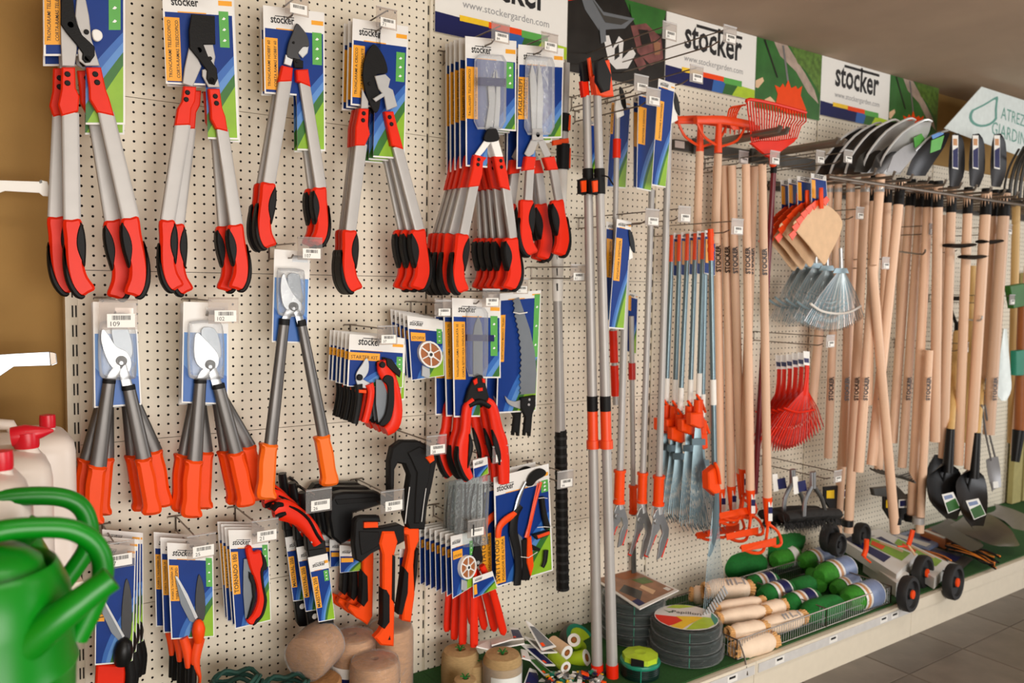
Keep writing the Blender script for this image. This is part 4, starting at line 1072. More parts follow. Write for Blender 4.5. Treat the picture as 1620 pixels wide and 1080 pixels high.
# --- scissors and topiary shears on cards, bottom left
d = 0.17
T = thing('shears', '', 'shears', W(215, 860, d))
put_card(T, [(152, 858), (215, 864), (210, 1047), (150, 1052)], d, ['FORBICE TAGLIASIEPI', 'TIJERA'], head=0.1, st=(0.0, 0.23, 0.42, 0.64), gs=None)
part(T, 'blade', [plate('bladegrey', [(158, 945), (164, 946), (197, 1005), (190, 1015), (176, 1000), (162, 970)], d + 0.006, 0.003), plate('silver', [(160, 945), (164, 946), (197, 1006), (194, 1008)], d + 0.008, 0.002)])
part(T, 'blade', plate('dgrey', [(201, 915), (207, 935), (209, 970), (206, 1010), (194, 1008), (192, 975), (196, 930)], d + 0.004, 0.003, 0.001, True))
part(T, 'shock_ball', lathe('blackg', W(195, 1031, d + 0.01), (0.1, 0, 1), [(0.002, -0.038), (0.016, -0.032), (0.022, -0.015), (0.023, 0.004), (0.018, 0.024), (0.008, 0.034), (0.001, 0.036)], 16), 'black round stopper')
part(T, 'handle', plate('red', [(153, 1052), (198, 1052), (199, 1064), (196, 1100), (150, 1100)], d - 0.002, 0.02, 0.004), 'orange-red handle')
part(T, 'handle', strip('black', [(204, 1045, 14), (207, 1070, 16), (204, 1100, 14)], d - 0.006, 0.02))
T['label'] = 'hedge scissors card with black ball behind the watering can, front'; T['group'] = 'scissors cards beside the watering cans'
for i in (1, 2, 3): dup(T, (0.012 * i, 0.036 * i, -0.018 * (i == 3) + 0.006 * i), 'hedge scissors card by the watering cans, ' + ORD[i], T['group'], -0.01 * i)
hook(180, 882, 0.18, 0.20, 'hook and price tag behind the watering can spout', '17', tagoff=(0.006, -0.002), tagsize=1.2)
T = thing('shears', '', 'shears', W(300, 858, d))
put_card(T, [(264, 858), (337, 862), (339, 1007), (271, 1011)], d, ['FORBICE TAGLIAERBA 24', 'TIJERA CORTACESPED'], lg=(0.1, 0.55), ly=0.13, head=0.17, st=(0.02, 0.22, 0.23, 0.6), gs=(0.83, 0.97, 0.14, 0.45))
part(T, 'blade', [plate('bladegrey', [(277, 911), (283, 925), (313, 976), (308, 985), (300, 982), (286, 955)], d + 0.006, 0.003), plate('silver', [(277, 911), (281, 912), (297, 940), (313, 976), (309, 979), (294, 946)], d + 0.008, 0.002)])
part(T, 'blade', plate('dgrey', [(315, 908), (322, 925), (325, 955), (323, 980), (311, 980), (309, 950), (311, 925)], d + 0.004, 0.003, 0.001, True))
part(T, 'shock_ball', lathe('orange', W(314, 998, d + 0.012), (0.0, 0, 1), [(0.002, -0.034), (0.010, -0.03), (0.015, -0.012), (0.017, 0.005), (0.013, 0.022), (0.006, 0.030), (0.001, 0.032)], 16), 'orange round stopper')
part(T, 'handle', [strip('oranged', [(290, 1008, 14), (296, 1030, 14), (297, 1055, 8)], d + 0.002, 0.018), strip('black', [(298, 1040, 9), (299, 1090, 12)], d - 0.002, 0.018, 8, 1, 1)])
part(T, 'handle', [strip('oranged', [(316, 1010, 16), (309, 1045, 14), (316, 1070, 5), (314, 1085, 4)], d + 0.008, 0.018), strip('black', [(306, 1050, 11), (304, 1095, 12)], d + 0.006, 0.018, 8, 1, 1)])
T['label'] = 'topiary shears card with orange ball stopper, front'; T['group'] = 'topiary shears cards'
for i in (1, 2): dup(T, (-0.008 * i, 0.04 * i, 0.004 * i), 'topiary shears card with orange ball stopper, ' + ORD[i], T['group'], 0.01 * i)
hook(303, 866, 0.18, 0.215, 'hook and price tag over the topiary shears', '25', tagoff=(0.016, -0.004), tagsize=1.15)

# --- folding saw Tornado
d = 0.17
T = thing('folding_saw', '', 'saw', W(395, 845, d))
put_card(T, [(361, 838), (424, 838), (429, 981), (372, 995)], d, ['TORNADO 180'], lg=(0.08, 0.52), ly=0.15, head=0.19, st=(0.02, 0.2, 0.22, 0.65), gs=(0.83, 0.97, 0.16, 0.4))
h = part(T, 'handle', plate('red', [(390, 868), (398, 864), (402, 874), (414, 872), (418, 895), (416, 920), (421, 940), (418, 965), (410, 982), (398, 989), (391, 982), (400, 972), (408, 950), (406, 925), (398, 905), (393, 888)], d + 0.018, 0.02, 0.004, True), 'red curved handle')
part(T, 'grip_pad', [plate('black', [(413, 873), (421, 885), (423, 900), (417, 905), (419, 930), (423, 950), (418, 972), (409, 984), (401, 990), (405, 980), (413, 972), (418, 950), (415, 930), (412, 905), (416, 890)], d + 0.02, 0.018, 0.002, True), plate('black', [(395, 905), (401, 910), (405, 930), (405, 950), (398, 970), (392, 980), (396, 965), (401, 945), (399, 925), (395, 915)], d + 0.018, 0.016, 0.001)], sub=h)
part(T, 'blade', plate('bladegrey', [(386, 884), (391, 884), (397, 905), (403, 930), (400, 955), (393, 975), (388, 978), (385, 940), (385, 905)], d + 0.008, 0.003))
T['label'] = 'red folding pruning saw on a card, front'; T['group'] = 'red folding saws on cards'
for i in (1, 2, 3): dup(T, (-0.003 * i, 0.024 * i, 0.002 * i), 'red folding pruning saw on a card, ' + ORD[i], T['group'], 0.006 * (-1) ** i)
hook(402, 848, 0.18, 0.215, 'hook and price tag over the red folding saws', '21', tagoff=(0.018, 0.006), tagsize=1.15)

# --- straight saw in scabbard with curved red grip
d = 0.19
T = thing('pruning_saw', '', 'saw', W(480, 800, d))
part(T, 'scabbard', plate('blackg', [(485, 862), (515, 856), (520, 900), (532, 1018), (528, 1023), (516, 1024), (512, 1018)], d, 0.02, 0.003))
h = part(T, 'grip', strip('red', [(432, 808, 24), (446, 806, 34), (462, 812, 30), (478, 822, 26), (492, 838, 24), (503, 858, 20)], d + 0.002, 0.03, 12, 0.85), 'red pistol grip')
part(T, 'grip_pad', [strip('black', [(430, 806, 8), (437, 798, 10), (446, 797, 8)], d + 0.004, 0.034), strip('black', [(434, 816, 10), (442, 813, 12), (450, 810, 8)], d + 0.006, 0.034), strip('black', [(455, 799, 5), (470, 806, 6), (486, 820, 7), (498, 842, 8), (507, 855, 8)], d + 0.004, 0.034)], sub=h)
part(T, 'pivot', [plate('blackg', [(484, 848), (496, 842), (508, 846), (515, 856), (514, 868), (486, 872)], d + 0.008, 0.026, 0.004), disc('silver', 494, 857, 2, d + 0.012, 0.004, 8)])
c = Card([(487, 882), (518, 875), (530, 979), (504, 984)], d + 0.003)
sl = part(T, 'printed_sleeve', c.design(head=0.22, st=(0.03, 0.33, 0.3, 0.78), gs=(0.68, 0.92, 0.24, 0.4)), smooth=False)
part(T, 'lettering', c.letters(['MAESTRAL 250'], (0.16, 0.82)), smooth=False, sub=sl)
part(T, 'belt_clip', [strip('blackg', [(478, 778, 12), (482, 800, 14), (490, 840, 14)], d - 0.03, 0.03), strip('blackg', [(490, 784, 5), (505, 796, 4), (494, 806, 5)], d - 0.02, 0.01)])
part(T, 'emblem', disc('white', 519, 991, 4.5, d + 0.0015, 0.002, 12))
T['label'] = 'pruning saw in black scabbard with curved red grip, front'; T['group'] = 'scabbard saws on one hook'
for i in (1, 2): dup(T, (-0.012 * i, 0.05 * i, 0.018 * i), 'pruning saw in a black scabbard, ' + ORD[i], T['group'], 0.02 * i)
hook(490, 800, 0.19, 0.225, 'hook and price tag over the scabbard saws', '26', tagoff=(0.012, 0.008), tagsize=1.2)

# --- hatchets and splitting axe
d = 0.22
def hatchet(d, label, dx=0.0, dz=0.0):
    T = thing('hatchet', label, 'axe', W(610, 812, d), 'orange-handled hatchets with black covers')
    part(T, 'head_cover', [plate('blackg', [(562, 826), (566, 820), (575, 817), (601, 817), (603, 826), (576, 826), (576, 836), (604, 835), (632, 829), (640, 833), (641, 856), (628, 863), (608, 866), (588, 876), (572, 890), (563, 886), (560, 860)], d + 0.012, 0.03, 0.004)], 'black plastic head cover')
    part(T, 'cover_ridge', plate('black', [(568, 840), (600, 841), (601, 862), (588, 870), (572, 878), (569, 860)], d + 0.015, 0.006, 0.002))
    part(T, 'blade', plate('orange', [(576, 826), (598, 824), (598, 834), (576, 835)], d + 0.004, 0.012))
    h = part(T, 'handle', plate('orange', [(606, 841), (625, 841), (630, 857), (625, 876), (625, 960), (624, 1023), (603, 1021), (593, 1009), (601, 1001), (606, 992), (606, 930), (606, 877), (601, 860)], d + 0.02, 0.028, 0.005), 'orange handle')
    part(T, 'grip_pad', [plate('black', [(606, 932), (612, 933), (617, 942), (617, 984), (609, 995), (604, 992), (606, 985)], d + 0.022, 0.032, 0.002), plate('black', [(621, 877), (626, 880), (625, 955), (620, 948)], d + 0.022, 0.032, 0.002)], sub=h)
    part(T, 'hanging_hole', plate('black', [(614, 1012), (617, 1005), (618, 1012)], d + 0.0205, 0.002), sub=h)
    return T
hatchet(d, 'orange-handled hatchet with black head cover, front')
T = thing('hatchet', 'hatchet behind the front one, big black cover toward the board', 'axe', W(560, 780, 0.14), 'orange-handled hatchets with black covers')
d = 0.14
part(T, 'head_cover', [plate('blackg', [(522, 792), (530, 781), (545, 778), (598, 778), (622, 793), (600, 800), (560, 812), (558, 852), (540, 862), (526, 850), (521, 820)], d + 0.01, 0.04, 0.006), plate('black', [(530, 790), (600, 786), (606, 792), (534, 798)], d + 0.013, 0.004, 0.001)])
h = part(T, 'handle', plate('orange', [(575, 868), (592, 866), (591, 930), (590, 975), (582, 989), (574, 983), (562, 976), (551, 963), (554, 956), (568, 962), (580, 950), (574, 900)], d + 0.012, 0.026, 0.004))
part(T, 'grip_pad', plate('black', [(573, 902), (582, 912), (583, 950), (576, 960), (571, 955), (573, 930)], d + 0.014, 0.03, 0.002), sub=h)
put_card(T, [(537, 862), (572, 865), (573, 902), (538, 906)], d - 0.005, None, lg=(0.1, 0.5), head=0.4, st=(0.05, 0.6, 0.46, 0.62), gs=None, tagbox=False)
dup(T, (-0.012, 0.045, 0.006), 'hatchet with orange handle, second from the board', T['group'])
dup(T, (-0.024, 0.085, 0.012), 'hatchet with orange handle, nearest the board', T['group'])
hook(608, 800, 0.2, 0.25, 'hook and price tag over the hatchets', '30', tagoff=(0.0, 0.012), tagsize=1.2)
d = 0.2
T = thing('splitting_axe', 'long orange-handled tool with large black hooked cover', 'axe', W(660, 700, d))
part(T, 'cover', plate('black', [(616, 797), (616, 730), (621, 708), (636, 697), (662, 697), (689, 709), (692, 728), (685, 765), (677, 800), (673, 838), (647, 838), (640, 815), (642, 790), (648, 752), (641, 735), (630, 733), (625, 743), (624, 797)], d + 0.014, 0.03, 0.005), 'black plastic hooked cover')
part(T, 'cover_face', plate('blackg', [(645, 716), (664, 706), (684, 716), (679, 760), (668, 800), (664, 828), (656, 828), (657, 790), (660, 748), (652, 730)], d + 0.018, 0.006, 0.003))
part(T, 'cover_seam', [ptube('cardw', [(648, 770, d + 0.021), (644, 800, d + 0.021), (641, 828, d + 0.021)], 0.0016, 5), ptube('cardw', [(674, 772, d + 0.021), (670, 800, d + 0.021), (667, 825, d + 0.021)], 0.0012, 5)])
part(T, 'latch', plate('orange', [(674, 724), (686, 716), (688, 728), (681, 733)], d + 0.024, 0.012, 0.002))
h = part(T, 'handle', plate('orange', [(631, 843), (643, 835), (664, 835), (664, 855), (657, 872), (655, 895), (657, 940), (651, 985), (637, 982), (641, 900), (647, 870), (645, 848)], d + 0.014, 0.03, 0.005))
part(T, 'grip_pad', [plate('black', [(640, 898), (647, 906), (646, 938), (637, 972), (630, 972), (636, 930)], d + 0.015, 0.032, 0.002), plate('black', [(658, 872), (663, 868), (660, 910), (656, 935), (655, 900)], d + 0.010, 0.026, 0.002)], sub=h)
put_card(T, [(632, 868), (642, 868), (642, 910), (632, 913)], d - 0.03, None, lg=None, head=0.3, st=None, gs=None, tagbox=False)
hook(672, 716, 0.2, 0.24, 'hook and price tag beside the large black hooked cover', '28', tagoff=(0.016, 0.012), tagsize=1.1)
# ================================================================ POLES, RAKES, HOES, SHOVELS
def sheet(m, Lp, Rp, bulge=0.02, n=6, s=3, th=0.0016):
    """dished metal sheet between two edges (u, v, depth)"""
    Lp = spline(Lp, False, s); Rp = spline(Rp, False, s)
    V = []; F = []
    k = len(Lp)
    for i in range(k):
        a = W(*Lp[i]); b = W(*Rp[i])
        for j in range(n + 1):
            t = j / n
            q = a.lerp(b, t); q.y += bulge * 4 * t * (1 - t)
            V.append(q)
    o = len(V)
    V += [q + Vector((0.0004, th, 0)) for q in V]
    for i in range(k - 1):
        for j in range(n):
            a = i * (n + 1) + j
            F.append((a, a + 1, a + n + 2, a + n + 1)); F.append((o + a + n + 1, o + a + n + 2, o + a + 1, o + a))
    edge = [j for j in range(n + 1)] + [i * (n + 1) + n for i in range(1, k)] + [(k - 1) * (n + 1) + j for j in range(n - 1, -1, -1)] + [i * (n + 1) for i in range(k - 2, 0, -1)]
    for i in range(len(edge)):
        a, b = edge[i], edge[(i + 1) % len(edge)]
        F.append((b, a, o + a, o + b))
    return (m, V, F)
def rod(m, a, b, w0, w1=None, n=12):
    """straight round pole between two photo points (u, v, depth)"""
    w1 = w1 or w0
    A, B = W(*a), W(*b)
    return tube(m, [A, A.lerp(B, 0.5), B], [w0 * mpp(*a) / 2, (w0 * mpp(*a) + w1 * mpp(*b)) / 4, w1 * mpp(*b) / 2], n)
def on(a, b, t): return tuple(a[i] + (b[i] - a[i]) * t for i in range(3))
def mid(a, b, v):
    """point of the photo line a-b at image height v with matching depth"""
    t = (v - a[1]) / (b[1] - a[1])
    P = W(*a); Q = W(*b)
    # perspective-correct depth along the straight pole
    lo, hi = 0.0, 1.0
    def vv(s):
        q = P.lerp(Q, s); c = ROT.transposed() @ (q - CAM)
        return 540 + FOC * c.y / c.z, 810 - FOC * c.x / c.z, -q.y
    for _ in range(30):
        m = (lo + hi) / 2
        y = vv(m)[0]
        if (y < v) == (b[1] > a[1]): lo = m
        else: hi = m
    y, u, d = vv(lo)
    return (u, y, d)
def band(m, a, b, v0, v1, w, n=12): return rod(m, mid(a, b, v0), mid(a, b, v1), w, w, n)

# --- two telescopic poles standing on the deck
for i, (a, b, lb, dx) in enumerate((((928, 152, 0.30), (945, 1067, 0.333), 'tall telescopic pole with red foot standing on the deck, left one', 0), ((945, 150, 0.33), (969, 1073, 0.38), 'tall telescopic pole with red foot standing on the deck, right one', 1))):
    T = thing('telescopic_pole', lb, 'pole', W(*b), 'pair of tall telescopic pole pruners')
    part(T, 'tube', [rod('alu', a, mid(a, b, 640), 13.5, 16), rod('alu', mid(a, b, 640), mid(a, b, 1055), 15, 17)])
    part(T, 'foot_cap', band('red', a, b, 1050, b[1], 19))
    part(T, 'collar', band('black', a, b, 626, 650, 17.5))
    g = part(T, 'grip', [band('oranged', a, b, 648, 698, 17), band('oranged', a, b, 696, 709, 21)])
    m_ = mid(a, b, 285)
    part(T, 'clamp', [band('black', a, b, 267, 307, 18), plate('black', [(m_[0] - 12, 284), (m_[0] - 2, 280), (m_[0] - 2, 308), (m_[0] - 12, 306)], m_[2] + 0.02, 0.02, 0.003)])
    part(T, 'latch', plate('orange', [(m_[0] - 10, 286), (m_[0] - 2, 285), (m_[0] - 2, 303), (m_[0] - 9, 304)], m_[2] + 0.026, 0.01, 0.002))
    if i:
        part(T, 'saw_head', [plate('oranged', [(955, 96), (965, 94), (972, 152), (958, 153), (945, 149), (940, 120), (944, 118)], 0.35, 0.02, 0.003), plate('blackg', [(945, 96), (956, 90), (968, 118), (966, 142), (955, 146), (946, 128)], 0.365, 0.02, 0.003)])
        part(T, 'cord', ptube('black', [(953, 278, 0.36), (962, 280, 0.37), (970, 292, 0.36)], 0.0025, 6, 3))
    else:
        part(T, 'saw_head', [plate('red', [(921, 128), (932, 128), (934, 153), (924, 153)], 0.31, 0.02, 0.003), plate('blackg', [(920, 98), (930, 95), (934, 128), (923, 131)], 0.31, 0.018, 0.003), plate('oranged', [(931, 92), (935, 90), (944, 148), (938, 150)], 0.33, 0.01, 0.002)])

# --- cards of the long reach pruners
def tall_card(quad, d, label, grp, st=(0.02, 0.42, 0.16, 0.6), dd=None):
    T = thing('printed_card', label, 'card', W(*quad[0], d), grp)
    put_card(T, quad, d, ['POTATORE A DISTANZA'], lg=(0.12, 0.62), ly=0.055, head=0.075, st=st, gs=None, tagbox=True, dd=dd)
    return T
RG = 'tall narrow cards of the long reach pruners'
tall_card([(1042, 124), (1068, 133), (1053, 297), (1031, 293)], 0.36, 'tall narrow card, upper right, front of three', RG, (0.0, 0.42, 0.2, 0.57))
tall_card([(1010, 139), (1043, 148), (1030, 303), (1007, 298)], 0.29, 'tall narrow card, upper right, middle of three', RG, (0.02, 0.42, 0.18, 0.55))
tall_card([(1002, 150), (1030, 158), (1024, 301), (1002, 297)], 0.24, 'tall narrow card, upper right, nearest the board', RG, (0.02, 0.42, 0.18, 0.55))
tall_card([(976, 346), (999, 351), (987, 521), (963, 519)], 0.26, 'tall narrow card left of the white pruner head, front', RG, (0.04, 0.45, 0.17, 0.56))
tall_card([(959, 350), (982, 354), (974, 510), (957, 506)], 0.20, 'tall narrow card left of the white pruner head, back', RG, (0.04, 0.45, 0.17, 0.56))
tall_card([(968, 155), (998, 160), (990, 298), (960, 296)], 0.14, 'wide blue card behind the pole with red sleeve', RG, (0.0, 0.14, 0.05, 0.4))
tall_card([(994, 462), (1009, 466), (1006, 560), (992, 556)], 0.10, 'small card low behind the thin pruner poles', RG, (0.0, 0.3, 0.05, 0.3))
tall_card([(925, 190), (948, 194), (946, 276), (924, 272)], 0.10, 'lime green and blue card behind the telescopic poles', RG, (0.0, 0.2, 0.05, 0.3))

# --- long reach pruners with orange grips and cutting heads
PG = 'long reach pruners hanging head down'
def reach_pruner(a, b, w, sleeves, grip_v, label, head=True, hd=1.0, top=None):
    T = thing('reach_pruner', label, 'pruner', W(*a), PG)
    part(T, 'tube', rod('alu', a, b, w, w))
    for v0, v1, m in sleeves: part(T, 'sleeve', band(m, a, b, v0, v1, w * 1.45))
    if grip_v:
        v0, v1 = grip_v
        part(T, 'grip', [band('orange', a, b, v0, v1, w * 1.5), band('orange', a, b, v0, v0 + 4, w * 1.8), band('orange', a, b, v1 - 4, v1, w * 1.75)])
    if head:
        u, v, d = b
        k = hd
        part(T, 'head', [rod('silver', (u - 1, v - 16 * k, d), (u + 1, v + 4, d), w * 1.2), plate('steel', [(u - 3, v), (u + 6, v - 10 * k), (u + 10, v + 5 * k), (u + 18 * k, v + 28 * k), (u + 17 * k, v + 40 * k), (u + 6, v + 72 * k), (u - 1, v + 78 * k), (u + 3, v + 50 * k), (u + 8, v + 36 * k), (u + 4, v + 22 * k), (u - 5, v + 22 * k), (u - 7, v + 10)], d + 0.012, 0.008, 0.0015), plate('steel', [(u - 7, v + 14), (u + 2, v + 16), (u + 4, v + 28 * k), (u - 4, v + 40 * k), (u - 15 * k, v + 72 * k), (u - 19 * k, v + 70 * k), (u - 10 * k, v + 38 * k)], d + 0.016, 0.006, 0.001)])
        part(T, 'head_pads', [plate('red', [(u - 6, v + 36 * k), (u - 1, v + 38 * k), (u - 16 * k, v + 74 * k), (u - 20 * k, v + 72 * k)], d + 0.012, 0.010, 0.002), plate('red', [(u + 13 * k, v + 44 * k), (u + 17 * k, v + 44 * k), (u + 7, v + 74 * k), (u + 4, v + 72 * k)], d + 0.010, 0.006, 0.001)])
        part(T, 'pivot', disc('steel', u - 2, v + 17, 4.5, d + 0.022, 0.008, 8))
    if top:
        u, v, d = top
        part(T, 'top_head', [plate('white', [(u - 4, v), (u + 2, v - 6), (u + 6, v + 12), (u + 8, v + 30), (u - 3, v + 36), (u - 6, v + 20)], d + 0.01, 0.01, 0.002), plate('blackg', [(u + 1, v - 14), (u + 6, v - 10), (u + 10, v + 4), (u + 11, v + 22), (u + 4, v + 12)], d + 0.014, 0.006, 0.001, True)])
    return T
reach_pruner((977, 168, 0.2), (972, 420, 0.2), 9, [(220, 250, 'red')], None, 'thin pole with a red sleeve beside the telescopic poles', False, top=(980, 152, 0.2))
reach_pruner((991, 398, 0.24), (979, 800, 0.24), 11, [], (743, 796), 'reach pruner with white head at its top, left of group', top=(994, 378, 0.25), hd=0.85)
reach_pruner((969, 500, 0.16), (974, 640, 0.16), 9, [(523, 573, 'red'), (578, 626, 'red')], None, 'short pole piece with two red sleeves', False)
reach_pruner((999, 500, 0.12), (1002, 815, 0.12), 8, [(574, 600, 'redd')], (767, 812), 'thinnest reach pruner at the back, its head hidden', False)
reach_pruner((1031, 300, 0.22), (1015, 806, 0.22), 10, [], (747, 795), 'reach pruner second from the right with steel jaws')
reach_pruner((1059, 168, 0.30), (1041, 808, 0.26), 11, [], (752, 799), 'reach pruner furthest right with steel jaws, longest tube', top=(1065, 160, 0.31))
solo('metal_bar', 'grey metal bar at the foot of the pegboard behind the poles', 'bar', [strip('forkgrey', [(1002, 860, 9), (1003, 925, 9)], 0.03, 0.01, 8, 0.6, 1)])
for q in ((903, 172, 0.0, 0.36, 'bare double hook crossing the telescopic poles', None), (973, 178, 0.22, 0.4, 'double hook reaching toward the upper tall cards', '52'), (1052, 140, 0.3, 0.44, 'double hook with tag in front of the middle sign', '46'), (1010, 108, 0.1, 0.52, 'long double hook in front of the dark photo panel', '48'), (960, 92, 0.12, 0.42, 'double hook crossing the dark photo panel', '39'), (985, 357, 0.24, 0.38, 'double hook above the white pruner head', '55'), (1030, 352, 0.18, 0.34, 'double hook with tag left of the blue rakes', '51'), (1085, 372, 0.18, 0.42, 'double hook with tag above the blue rakes', '33')):
    hook(q[0], q[1], q[2], q[3], q[4], q[5], tagsize=1.0)

# --- folded blue-grey leaf rakes with orange clamps
BG = 'folded blue-grey leaf rakes'
rk = [(1064, 372, 1052, 640, 0.12), (1076, 371, 1066, 642, 0.16), (1089, 370, 1074, 655, 0.20), (1101, 369, 1090, 642, 0.24), (1113, 368, 1104, 632, 0.28), (1117, 370, 1110, 665, 0.20)]
for i, (u, v, cu, cv, d) in enumerate(rk):
    T = thing('leaf_rake', 'folded blue-grey leaf rake, ' + ['nearest the board', 'second', 'third', 'fourth', 'fifth', 'sixth'][i] + (' counted from the left' if i else ' at left of its row'), 'rake', W(u, v, d), BG)
    a, b = (u, v, d), (cu, cv + 40, d)
    part(T, 'handle_tube', rod('rakesteel', a, b, 8, 8))
    part(T, 'cap', band('oranged', a, b, v - 4, v + 42, 8.6))
    q = [(u + 2, v - 4), (u + 15, v - 2), (u + 14, v + 66), (u + 1, v + 64)]
    put_card(T, q, d + 0.014, None, lg=(0.15, 0.8), ly=0.1, head=0.14, st=(0.1, 0.55, 0.2, 0.75), gs=None, tagbox=False, wave=False)
    part(T, 'label', band('white', a, b, cv - 42, cv - 6, 9.2))
    part(T, 'clamp', [band('orange', a, b, cv, cv + 44, 15), plate('orange', [(cu - 10, cv + 22), (cu + 10, cv + 20), (cu + 11, cv + 44), (cu + 4, cv + 46), (cu - 10, cv + 40)], d + 0.02, 0.03, 0.004), strip('orange', [(cu - 2, cv - 8, 4), (cu + 6, cv + 4, 5), (cu + 12, cv + 20, 4)], d + 0.012, 0.01)])
    sh = []
    random.seed(i + 5)
    n = 15
    for k in range(n):
        t = k / (n - 1) - 0.5
        bu = cu + 2 + t * 46 + i * 2
        dz = 820 + abs(t) * -12 + random.uniform(-4, 4) + 14 * (i > 2)
        sh.append(ptube('rakesteel', [(cu + t * 7, cv + 38, d), (cu + t * 16, cv + 90, d + 0.006), (bu, dz, d + 0.01), (bu + 3, dz + 6, d + 0.035)], 0.0016, 5))
    part(T, 'tines', sh, kind='stuff')
    part(T, 'stay', plate('rakesteel', [(cu - 9, cv + 62), (cu + 12, cv + 62), (cu + 12, cv + 72), (cu - 9, cv + 72)], d + 0.014, 0.003))
# front one
T = thing('leaf_rake', 'frontmost blue-grey leaf rake with tall orange cap and bright tine tips', 'rake', W(1124, 362, 0.36), BG)
a, b = (1124, 362, 0.34), (1131, 782, 0.36)
part(T, 'handle_tube', rod('rakesteel', a, b, 8, 9))
part(T, 'cap', [band('orange', a, b, 360, 412, 9.5), band('orange', a, b, 368, 374, 11), band('orange', a, b, 380, 386, 11), band('orange', a, b, 392, 398, 11)])
part(T, 'label', band('white', a, b, 600, 640, 10))
part(T, 'clamp', [plate('orange', [(1121, 748), (1136, 736), (1138, 760), (1142, 775), (1136, 786), (1122, 774)], 0.38, 0.035, 0.004), strip('orange', [(1131, 732, 5), (1136, 745, 6), (1139, 765, 5)], 0.385, 0.012)])
part(T, 'back_plate', strip('rakesteel', [(1134, 780, 10), (1133, 820, 14), (1128, 860, 10), (1121, 880, 6)], 0.38, 0.006))
sh = []; tp = []
for k in range(12):
    t = k / 11
    e = (1112 + 34 * t, 976 - 46 * t, 0.40)
    sh.append(ptube('rakesteel', [(1130 + 5 * t, 786, 0.37), (1120 + 20 * t, 880, 0.385), e], 0.0009, 5))
    tp.append(plate('silver', [(e[0] - 2, e[1] - 2), (e[0] + 0, e[1] - 4), (e[0] + 6, e[1] + 8), (e[0] + 4, e[1] + 10)], 0.41, 0.003))
part(T, 'tines', sh, kind='stuff'); part(T, 'tine_tips', tp, 'bright bent tine tips', kind='stuff')

# --- wooden-handled stirrup hoes with orange heads
HG = 'wooden hoes with orange wire heads'
hoes = [((1134, 262, 0.10), (1140, 776, 0.10), 'hoe nearest the blue rakes'), ((1147, 262, 0.14), (1157, 772, 0.14), 'second hoe from the left'), ((1158, 262, 0.18), (1172, 752, 0.18), 'third hoe from the left'), ((1180, 260, 0.24), (1187, 778, 0.26), 'fourth hoe from the left'), ((1193, 262, 0.22), (1176, 745, 0.20), 'fifth hoe, leaning left at its foot'), ((1206, 260, 0.30), (1214, 790, 0.34), 'frontmost hoe at the right of its row')]
for i, (a, b, lb) in enumerate(hoes):
    T = thing('stirrup_hoe', 'wooden-handled orange hoe, ' + lb, 'hoe', W(*a), HG)
    h = part(T, 'handle', rod('wood', a, b, 13, 13.5))
    m0, m1 = mid(a, b, 388 + i * 1), mid(a, b, 430 + i)
    P0, P1 = W(*m0) + Vector((-0.004, -0.0175, 0)), W(*m1) + Vector((-0.004, -0.0175, 0))
    part(T, 'lettering', words('ink', 'STOCKER', P1, P0, Vector((0, -1, 0)), 0.0006, bold=0.03, tall=1.7), smooth=False, sub=h)
    u, v, d = b
    k = 1.0 if i == 5 else 0.92
    part(T, 'socket', [rod('orange', (u, v - 4, d), (u + 1, v + 40 * k, d), 15, 8), plate('white', [(u + 2, v + 4), (u + 8, v + 4), (u + 8, v + 34), (u + 2, v + 34)], d + 0.016, 0.002), plate('blued', [(u + 2, v + 12), (u + 8, v + 12), (u + 8, v + 22), (u + 2, v + 22)], d + 0.017, 0.001)])
    y = v + 38 * k
    part(T, 'stirrup', [ptube('orange', [(u + 1, y, d), (u + 16 * k, y + 12 * k, d + 0.01), (u + 22 * k, y + 30 * k, d + 0.02), (u + 14 * k, y + 36 * k, d + 0.03), (u - 2, y + 30 * k, d + 0.03)], 0.006, 7, 4),
                        ptube('orange', [(u + 1, y, d), (u - 2, y + 25 * k, d + 0.02), (u - 8 * k, y + 44 * k, d + 0.05), (u - 24 * k, y + 46 * k, d + 0.08), (u - 42 * k, y + 38 * k, d + 0.09)], 0.006, 7, 4)])
    part(T, 'blade', wplate('orange', [W(u - 42 * k, y + 34 * k, d + 0.10), W(u + 14 * k, y + 22 * k, d + 0.03), W(u + 14 * k, y + 34 * k, d + 0.05), W(u - 40 * k, y + 44 * k, d + 0.12)], 0.003, 0, Vector((0, 0.5, -0.86))))
T = thing('pole', 'dark red metal pole hanging right of the wooden hoes', 'pole', W(1224, 268, 0.28))
part(T, 'tube', rod('darkred', (1224, 268, 0.28), (1194, 780, 0.2), 9, 9)); part(T, 'cap', rod('black', (1224, 262, 0.28), (1223.7, 274, 0.28), 10, 10))

# --- orange bow rakes and the big orange basket rake on the heavy hooks
def heavy_hook(u, v, d0, L, label, w=0.012):
    P = W(u, v, d0); x, z = P.x, P.z
    T = thing('display_hook', label, 'hook', (x, 0, z), 'heavy double arms for long handled tools')
    for s in (-0.022, 0.022):
        part(T, 'arm', tube('hooksteel', [(x + s, -0.02, z), (x + s, -L, z + 0.004), (x + s, -L - 0.008, z + 0.018)], [w, w, w * 0.8], 8))
    part(T, 'back_plate', box('forkgrey', (x - 0.045, -0.035, z - 0.035), (x + 0.045, -0.022, z + 0.025)), smooth=False)
heavy_hook(1100, 232, 0.0, 0.42, 'heavy double hook carrying the orange bow rakes')
heavy_hook(1190, 247, 0.0, 0.42, 'heavy double hook under the orange basket rake')
T = thing('slotted_rail', 'dark grey slotted rail along the board behind the hoes', 'rail', W(1067, 226, 0.02))
c = Card([(1067, 220), (1290, 252), (1290, 270), (1067, 236)], 0.022)
